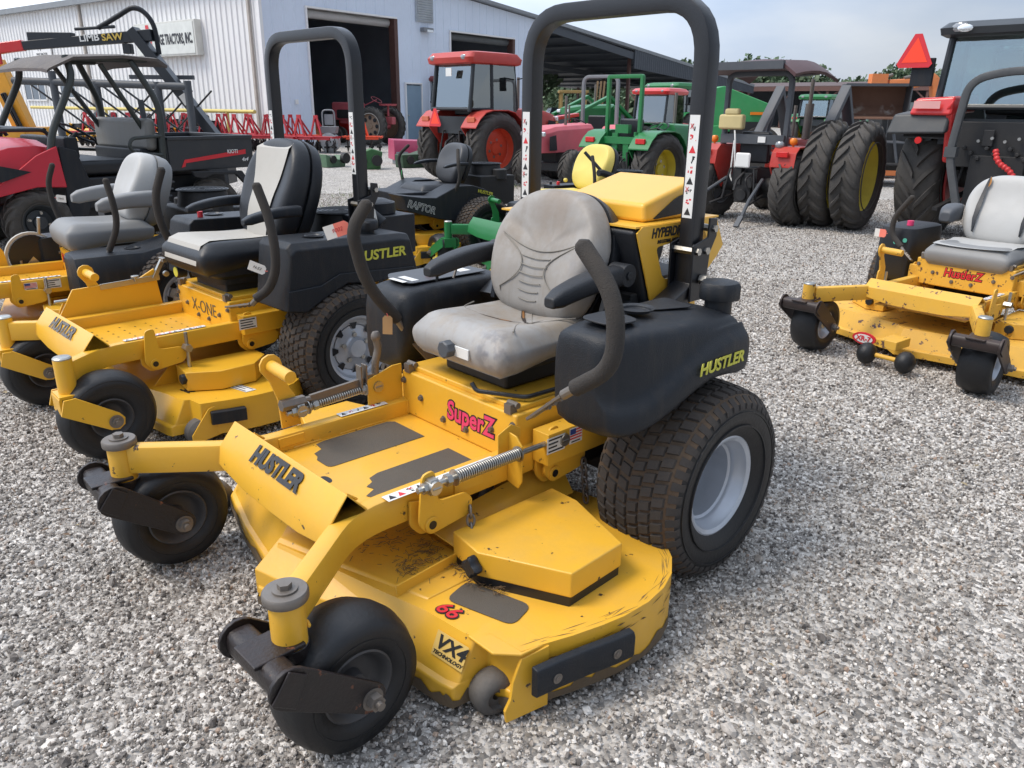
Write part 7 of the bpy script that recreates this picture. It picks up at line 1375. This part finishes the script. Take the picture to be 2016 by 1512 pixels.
for i, (x, y) in enumerate(((-6.6,25.0),(-4.6,24.6))):
    o = copy_tree(im0); o.location = (x,y,0); o.rotation_euler.z = math.radians(4); o['label'] = ('orange red tined implement left of the grey seeder drum','orange red tined implement right of the grey seeder drum')[i]; o['group'] = 'orange red implements by the seeder'
    for c in o.children:
        if c.name.startswith(('hitch_frame','tool_bar')): c.data = c.data.copy(); c.data.materials[0] = mat('implement_orange', (.70,.07,.02), .4)
# far mowers along the wall
for i in range(7):
    o = copy_tree(x3) if i else copy_tree(x3); d = Vector((math.cos(math.radians(143)), math.sin(math.radians(143)), 0)); p = Vector((-9.9,26.0,0))+d*(1.15*i); o.location = p; o.rotation_euler.z = math.radians(-127+rnd.uniform(-5,5)); o['label'] = 'small yellow mower, %s from the shop corner in the row along the white wall' % ORD[i]; o['group'] = 'yellow mowers along the white wall'
# utility vehicle
uv = thing('utility_vehicle', 'red and black utility vehicle with canopy roof and dark cargo bed', 'utility vehicle', (-3.828, 9.276, 0), -127.5)
UR = mat('utv_red', (.46,.004,.016), .35, var=.02, coat=.12)
ATV = mat('utv_tyre', (.05,.045,.04), .85, dust=.5, dustcol=(.13,.11,.09), bump=.5)
for x in (1.63,-.03):
    for s in (1,-1):
        ty = tyre(uv, 'wheel', (x,s*.58,.295), .278,.25,.16,.55,'ag', n=36, m=ATV, lug=15, lh=.022, side=1); rim(ty, (x,s*.58,.295), .165,.25, mat('utv_rim', (.03,.035,.04), .5), s, dish=.4, hub=.4, bolts=4)
w = MB(); w.box((.80,0,.36),(2.3,.9,.20)); w.box((.85,0,.52),(.9,1.16,.30)); w.box((-.03,0,.50),(.6,.7,.25)); obj('chassis', w, BLKD, uv, bevel=.02)
w = MB(); rg = []
for x, zt_, hw in ((1.38,1.02,.60),(1.5,1.04,.62),(1.7,1.03,.62),(1.9,.97,.60),(2.1,.86,.54),(2.2,.72,.48)): rg.append([(x,-hw,.62),(x,-hw,zt_-.22),(x,-hw*.85,zt_-.06),(x,-hw*.4,zt_),(x,hw*.4,zt_),(x,hw*.85,zt_-.06),(x,hw,zt_-.22),(x,hw,.62)])
w.loft(rg); hd_ = obj('hood', w, UR, uv, bevel=.015)
for s in (1,-1):
    w = MB(); w.prism([(1.36,s*.64,.60),(1.38,s*.62,.98),(1.55,s*.62,.90),(1.85,s*.60,.66),(2.08,s*.56,.60),(1.9,s*.64,.55),(1.6,s*.66,.62)][::s], (0,s*.03,0)); obj('front_fender', w, UR, uv, bevel=.01)
    w = MB(); w.prism([(1.62,s*.675,.76),(1.85,s*.665,.68),(2.12,s*.60,.76),(1.9,s*.655,.84)][::s], (0,s*.004,0)); obj('fender_accent', w, BLKP, uv); w = MB(); w.loft([[(2.02+.16*u,s*(.40+.16*(1-u)*v),.66+.13*(1 if v else 1)*q) for u, v, q in ((0,1,0),(1,1,0),(1,1,1),(0,1,1))], [(2.04+.16*u,s*.34,.66+.13*q) for u, v, q in ((0,1,0),(1,1,0),(1,1,1),(0,1,1))]]); obj('headlight', w, CHR, uv, bevel=.02)
    w = MB(); w.prism([(1.36,s*.60,.30),(1.36,s*.60,.98),(1.22,s*.60,.93),(1.12,s*.60,.55),(1.20,s*.60,.32)][::s], (0,s*.03,0)); obj('side_panel', w, BLKP, uv, bevel=.01)
    w = MB(); P = fillet([(1.42,s*.60,.92),(1.38,s*.60,1.10),(1.13,s*.58,1.60),(1.14,s*.52,1.78)], .12, 5); w.tube(P,.030,10); P = fillet([(.46,s*.62,.70),(.42,s*.62,1.35),(.60,s*.55,1.76)], .15, 5); w.tube(P,.030,10); w.tube([(1.14,s*.52,1.76),(.45,s*.54,1.78)],.028,8); P = fillet([(.44,s*.63,1.05),(.74,s*.66,1.03),(.78,s*.66,.96),(.72,s*.66,.88),(.44,s*.63,.86)], .05, 4); w.tube(P,.018,8); w.tube([(.85,s*.5,1.72),(.52,s*.45,1.1)],.024,8); obj('cage_tube', w, mat('cage_green_black', (.02,.028,.028), .4, dust=.15), uv)
    w = MB(); w.prism([(.20,s*.66,.62),(.10,s*.66,.60),(.0,s*.66,.635),(-.25,s*.66,.62),(-.35,s*.66,.50),(-.42,s*.66,.50),(-.32,s*.66,.66),(.22,s*.66,.68)][::s], (0,s*.05,0)); obj('rear_fender_flare', w, BLKD, uv, bevel=.01)
w = MB(); w.loft([[(x,y,z+dz) for x, y, z in ((1.75,-.58,1.665),(1.30,-.64,1.69),(1.08,-.64,1.80),(.36,-.62,1.82),(.36,.62,1.82),(1.08,.64,1.80),(1.30,.64,1.69),(1.75,.58,1.665))] for dz in (0,.02)]); 
w = MB(); rg = [[(x,y,z-.03*(abs(y)/.64)**4) for y in (-.64,-.55,0,.55,.64)]+[(x,y,z-.03-.03*(abs(y)/.64)**4) for y in (.62,.5,0,-.5,-.62)] for x, z in ((1.345,1.675),(1.33,1.69),(1.12,1.80),(.70,1.835),(.38,1.82),(.30,1.76))]; w.loft(rg); obj('canopy', w, mat('canopy_fabric', (.12,.11,.11), .85, dust=.3, bump=.6, bscale=300), uv)
w = MB(); w.tube(fillet([(1.36,-.5,1.04),(1.40,-.5,1.12),(1.85,-.42,1.12),(2.0,-.3,1.02)],.06,4),.018,8); w.tube(fillet([(1.36,.5,1.04),(1.40,.5,1.12),(1.85,.42,1.12),(2.0,.3,1.02)],.06,4),.018,8); w.tube([(1.40,-.5,1.12),(1.40,.5,1.12)],.018,8); w.tube([(1.85,-.42,1.12),(1.85,.42,1.12)],.018,8); obj('hood_rack', w, BLKM, uv)
w = MB(); w.box((.95,0,.76),(.5,1.15,.14)); w.mi = 1; w.box((.50,.0,1.06),(.10,1.14,.32)); obj('bench_seat', w, [BVIN, mat('worn_bench', (.17,.17,.16), .45, dust=.6, dustcol=(.22,.21,.19), streak=.3)], uv, bevel=.045, seg=3); w = MB(); w.box((.55,0,.84),(.10,1.0,.16)); w.box((1.2,0,.95),(.12,1.0,.2)); obj('dashboard', w, BLKP, uv, bevel=.02); w = MB(); w.lathe([(-.012,.16),(0,.175),(.012,.16),(0,.145),(-.012,.16)], (1.05,.28,1.08), (-.7,0,1), n=24); w.cyl((1.05,.28,1.08),(1.2,.28,.95),.02,n=8); obj('steering_wheel', w, BLKP, uv); w = MB(); w.beam((.49,.40,1.40),(.46,.42,.82),.05,.012,up=(0,1,0)); obj('seat_belt', w, DGRY, uv)
w = MB(); bx = [(.40,.62),(-.50,.62),(-.50,-.62),(.40,-.62)]
for (a, b_), (c_, d__) in zip(bx, bx[1:]+bx[:1]): w.beam((a,b_,.86),(c_,d__,.86),.03,.34); w.beam((a,b_,1.02),(c_,d__,1.02),.055,.035)
w.box((-.05,0,.70),(.88,1.24,.03)); bd = obj('cargo_bed', w, mat('bed_black', (.022,.026,.032), .45, dust=.12), uv, bevel=.006); w = MB(); w.prism([(.29,.639,.72),(.25,.639,.80),(-.42,.639,.885),(-.42,.639,.835),(.24,.639,.765),(.25,.639,.73)], (0,.002,0)); obj('bed_stripe', w, REDT, bd, smooth=False); text('bed_lettering', 'KIOTI', .058, (-.27,.6435,.865), (-1,0,0), (0,0,1), WHT, bd, .001, 0, .001, sx=.8); text('bed_lettering', '4x4', .06, (-.40,.6435,.775), (-1,0,0), (0,0,1), WHT, bd, .001, .4, .001, sx=.8)
w = MB()
for s in (1,):
    for i in range(5): w.box((.60-.02*i,.60,.30+.07*i),(.30,.04,.015))
    w.box((.74,.60,.44),(.02,.05,.36)); w.box((.46,.60,.44),(.02,.05,.36))
obj('side_grille', w, DGRY, uv)
for o in uv.children:   # lengthen the body to its real wheelbase
    if o.name.startswith('wheel'): o.location.x = .25 if max(v.co.x for v in o.data.vertices) > 1 else .07
    else: o.scale.x = 1.13; o.location.x = .06
# limb saw boom
bs_ = thing('boom_saw', 'black boom saw arm with red head rising behind the utility vehicle', 'boom saw', (-4.4,12.5,0), 0); w = MB()
w.beam((-.10,0,.75),(-1.25,0,2.38),.14,.22,up=(0,1,0)); w.box((-.25,0,.45),(.5,.4,.5)); a_o = obj('boom_arm', w, mat('boom_black', (.018,.022,.028), .4), bs_, bevel=.01); w = MB(); w.beam((-.96,0,2.31),(-2.90,-.05,2.14),.14,.16,w2=.10,h2=.12); w.box((-2.45,-.02,2.27),(.65,.14,.12)); w.cyl((-1.5,0,2.42),(-2.1,0,2.38),.025,n=8); w.box((-1.35,0,2.12),(.12,.12,.14)); obj('boom_extension', w, MATS['boom_black'], bs_, bevel=.01)
w = MB(); w.beam((-2.86,-.05,2.15),(-3.7,-.1,2.04),.12,.15); w.box((-3.6,-.1,2.0),(.8,.05,.24)); obj('saw_head', w, REDM, bs_, bevel=.02); w = MB(); w.tube(fillet([(-1.75,0,2.40),(-1.45,0,2.55),(-1.15,0,2.72),(-.92,0,2.50),(-.90,0,2.05)],.2,6),.035,10); w.tube(fillet([(-1.75,.05,2.40),(-1.5,.05,2.58),(-1.15,.05,2.69),(-.95,.05,2.48),(-.93,.05,2.05)],.2,6),.02,8); obj('hydraulic_hose', w, BLKP, bs_)
text('boom_lettering', 'LIMB', .13, (-1.86,-.098,2.255), (1,0,.06), (0,0,1), WHT, bs_, .003, 0, .001, sx=1.1); text('boom_lettering', 'SAW', .13, (-1.52,-.098,2.27), (1,0,.06), (0,0,1), mat('gold_lettering', (.60,.42,.08)), bs_, .003, 0, .001, sx=1.1); w = MB(); w.beam((-.52,-.112,1.36),(-.60,-.112,1.49),.004,.10,up=(1,0,.5)); obj('boom_decal', w, WHT, bs_)
# dark tubular rack with slanting bars
rk = thing('tube_rack', 'dark tubular implement frame with slanting bars behind the utility vehicle', 'rack', (-6.0,12.3,0), -4)
w = MB(); w.tube([(-1.5,0,1.66),(1.2,0,1.60)],.055,10); w.tube([(-1.6,.9,1.68),(.2,.9,1.64)],.05,8); w.box((.55,.5,1.74),(1.0,.08,.06)); obj('top_rail', w, DGRY, rk)
for x, z in ((-.88,1.80),(-.22,1.66),(.72,1.66),(1.18,1.68)): w = MB(); w.tube([(x,0,0),(x,0,z)],.055,10); obj('upright', w, DGRY, rk)
for i in range(6): w = MB(); x = -1.5+.28*i; w.tube([(x,.3,1.66),(x+1.3,.3,.70)],.016,6); obj('slanting_bar', w, BLKM, rk)
for i in range(4): w = MB(); x = .0+.30*i; w.tube([(x+.5,.3,1.55),(x-.1,.3,1.0)],.014,6); obj('slanting_bar', w, BLKM, rk)
# yellow telescopic boom at the left edge
th = thing('yellow_loader', 'yellow machine with upright loader boom at the left edge behind the utility vehicle', 'loader', (-8.6,14.2,0), 0); w = MB(); w.beam((-.25,0,2.0),(.12,0,.75),.22,.30); w.box((-.2,0,.75),(1.0,.8,.4)); obj('boom', w, mat('loader_yellow', (.72,.33,.02), .4, dust=.15), th, bevel=.02); w = MB(); w.box((-.3,0,.35),(1.4,.9,.4)); w.cyl((-.1,-.16,1.5),(.1,-.16,.9),.05,n=10); obj('lower_body', w, DARKIN, th, bevel=.02)
for x in (-.8,.3): w = MB(); w.cyl((x,-.6,.4),(x,-.3,.4),.4,n=28); obj('wheel', w, RUBD, th)
# yellow old machine under the shed
ym = thing('yellow_forklift', 'weathered yellow machine with cab and tilted mast under the open shed', 'forklift', (1.7,24.4,0), 0); OY = mat('old_yellow', (.30,.20,.06), .7, dust=.4); w = MB()
for x in (-.35,.35):
    for y in (-.4,.4): w.beam((x,y,.9),(x,y,1.78),.07,.07,up=(1,0,0))
w.box((0,0,1.80),(.85,.95,.07)); w.box((0,0,.75),(1.0,1.0,.6)); obj('cab', w, OY, ym, bevel=.01)
for i in range(3): w = MB(); w.beam((.62+.10*i,0,.6),(.72+.10*i,0,2.1),.05,.05); obj('mast_rail', w, mat('mast_tan', (.28,.19,.10), .8), ym)
for x in (-.4,.5): w = MB(); w.cyl((x,-.6,.35),(x,-.35,.35),.35,n=20); obj('wheel', w, RUBD, ym)
# green harvester
gh_ = thing('green_harvester', 'large green slope-sided harvester behind the red canopy tractor', 'harvester', (5.15,19.3,0), 0); w = MB(); w.prism([(-.75,-.5,.80),(-.75,-.5,1.78),(-.42,-.5,1.86),(.62,-.5,1.50),(.66,-.5,1.18),(.3,-.5,.95)], (0,1.2,0)); w.prism([(-.70,-.62,1.0),(-.45,-.62,1.02),(-.3,-.62,.86),(-.3,-.62,.6),(-.7,-.62,.6)], (0,.12,0)); obj('body', w, GRNL, gh_, bevel=.02); w = MB(); w.box((.4,-.53,1.28),(.35,.05,.06)); obj('amber_lamps', w, AMB, gh_); w = MB(); w.box((0,0,.45),(1.2,.9,.6)); w.box((.2,-.4,.95),(.8,.3,.3)); obj('lower_body', w, DARKIN, gh_)
for s in (-.7,.5): w = MB(); w.cyl((s,-.6,.5),(s,-.3,.5),.5,n=28); obj('wheel', w, RUBD, gh_)
# skid machine with rusty bucket and orange backhoe
bu_ = thing('bucket_loader', 'dark wheel loader frame holding a rusty brown bucket up', 'loader', (6.65,15.2,0), -14); w = MB()
w.loft([[(x,y,z) for y, z in ((0,1.22),(0,1.245),(.40,1.30),(.50,1.45),(.45,1.80),(.0,1.80),(.0,1.83),(.48,1.83),(.54,1.45),(.43,1.26))] for x in (-.55,.55)]); w.mi = 1; 
for s in (-1,1): w.prism([(s*.55,-.02,1.22),(s*.55,.45,1.26),(s*.55,.55,1.45),(s*.55,.5,1.83),(s*.55,-.02,1.83)], (s*.02,0,0))
w.box((0,-.02,1.815),(1.12,.03,.05)); obj('bucket', w, [RUST, DGRY], bu_)
for x in (-.25,.25): w = MB(); w.beam((x,.3,1.25),(x+.15,.9,.55),.08,.12); w.beam((x+.1,.2,1.2),(x+.28,.1,.45),.04,.04); obj('lift_arm', w, DGRY, bu_)
w = MB(); w.box((.3,.9,.55),(1.0,1.4,.5)); w.box((.3,.1,.42),(.9,.3,.05)); obj('chassis', w, DARKIN, bu_, bevel=.02)
for x in (-.35,.95): w = MB(); w.cyl((x-.12,.9,.42),(x+.12,.9,.42),.42,n=24); obj('wheel', w, RUBD, bu_)
ob_ = thing('orange_backhoe', 'orange machine with arched boom standing behind the rusty bucket', 'backhoe', (8.3,17.9,0), 0); w = MB(); P = fillet([(-.30,0,1.90),(.30,0,1.93),(.55,0,2.08),(.72,0,1.95),(.85,0,1.35)],.12,4); w.sweep(P, rrect(.20,.20,.03,2)); w.box((-.52,0,2.0),(.34,.2,.22)); obj('boom', w, ORG, ob_, bevel=.01); w = MB(); w.cyl((.0,-.06,2.03),(.4,-.06,2.12),.035,n=10); w.cyl((-.5,-.06,2.0),(-.25,-.06,2.10),.035,n=10); obj('boom_cylinder', w, STLD, ob_); w = MB(); w.box((-.30,-.5,.26),(.50,.5,.40)); obj('base_panel', w, ORG, ob_, bevel=.02); w = MB(); w.box((.0,0,.9),(.9,.7,1.0)); w.box((.2,0,.5),(1.2,.9,.5)); obj('body', w, DARKIN, ob_, bevel=.02); text('boom_lettering', 'JLG'[:0]+'JAC', .16, (.80,-.085,1.62), (.25,0,-1), (1,0,.25), BLKT, ob_, .003, 0, .001)
gb = thing('green_trailer', 'green and grey trailer bed behind the arched orange boom', 'trailer', (9.6,20.5,0), 0); w = MB(); w.box((0,0,.95),(1.6,1.0,.35)); obj('bed', w, GRNL, gb, bevel=.02); w = MB(); w.box((0,.3,1.35),(1.4,.05,.45)); obj('slatted_side', w, GRYM, gb); w = MB(); w.box((0,0,.6),(1.4,.8,.2)); w.cyl((-.4,-.5,.35),(-.4,-.3,.35),.35,n=18); w.cyl((.4,-.5,.35),(.4,-.3,.35),.35,n=18); obj('wheels', w, RUBD, gb)
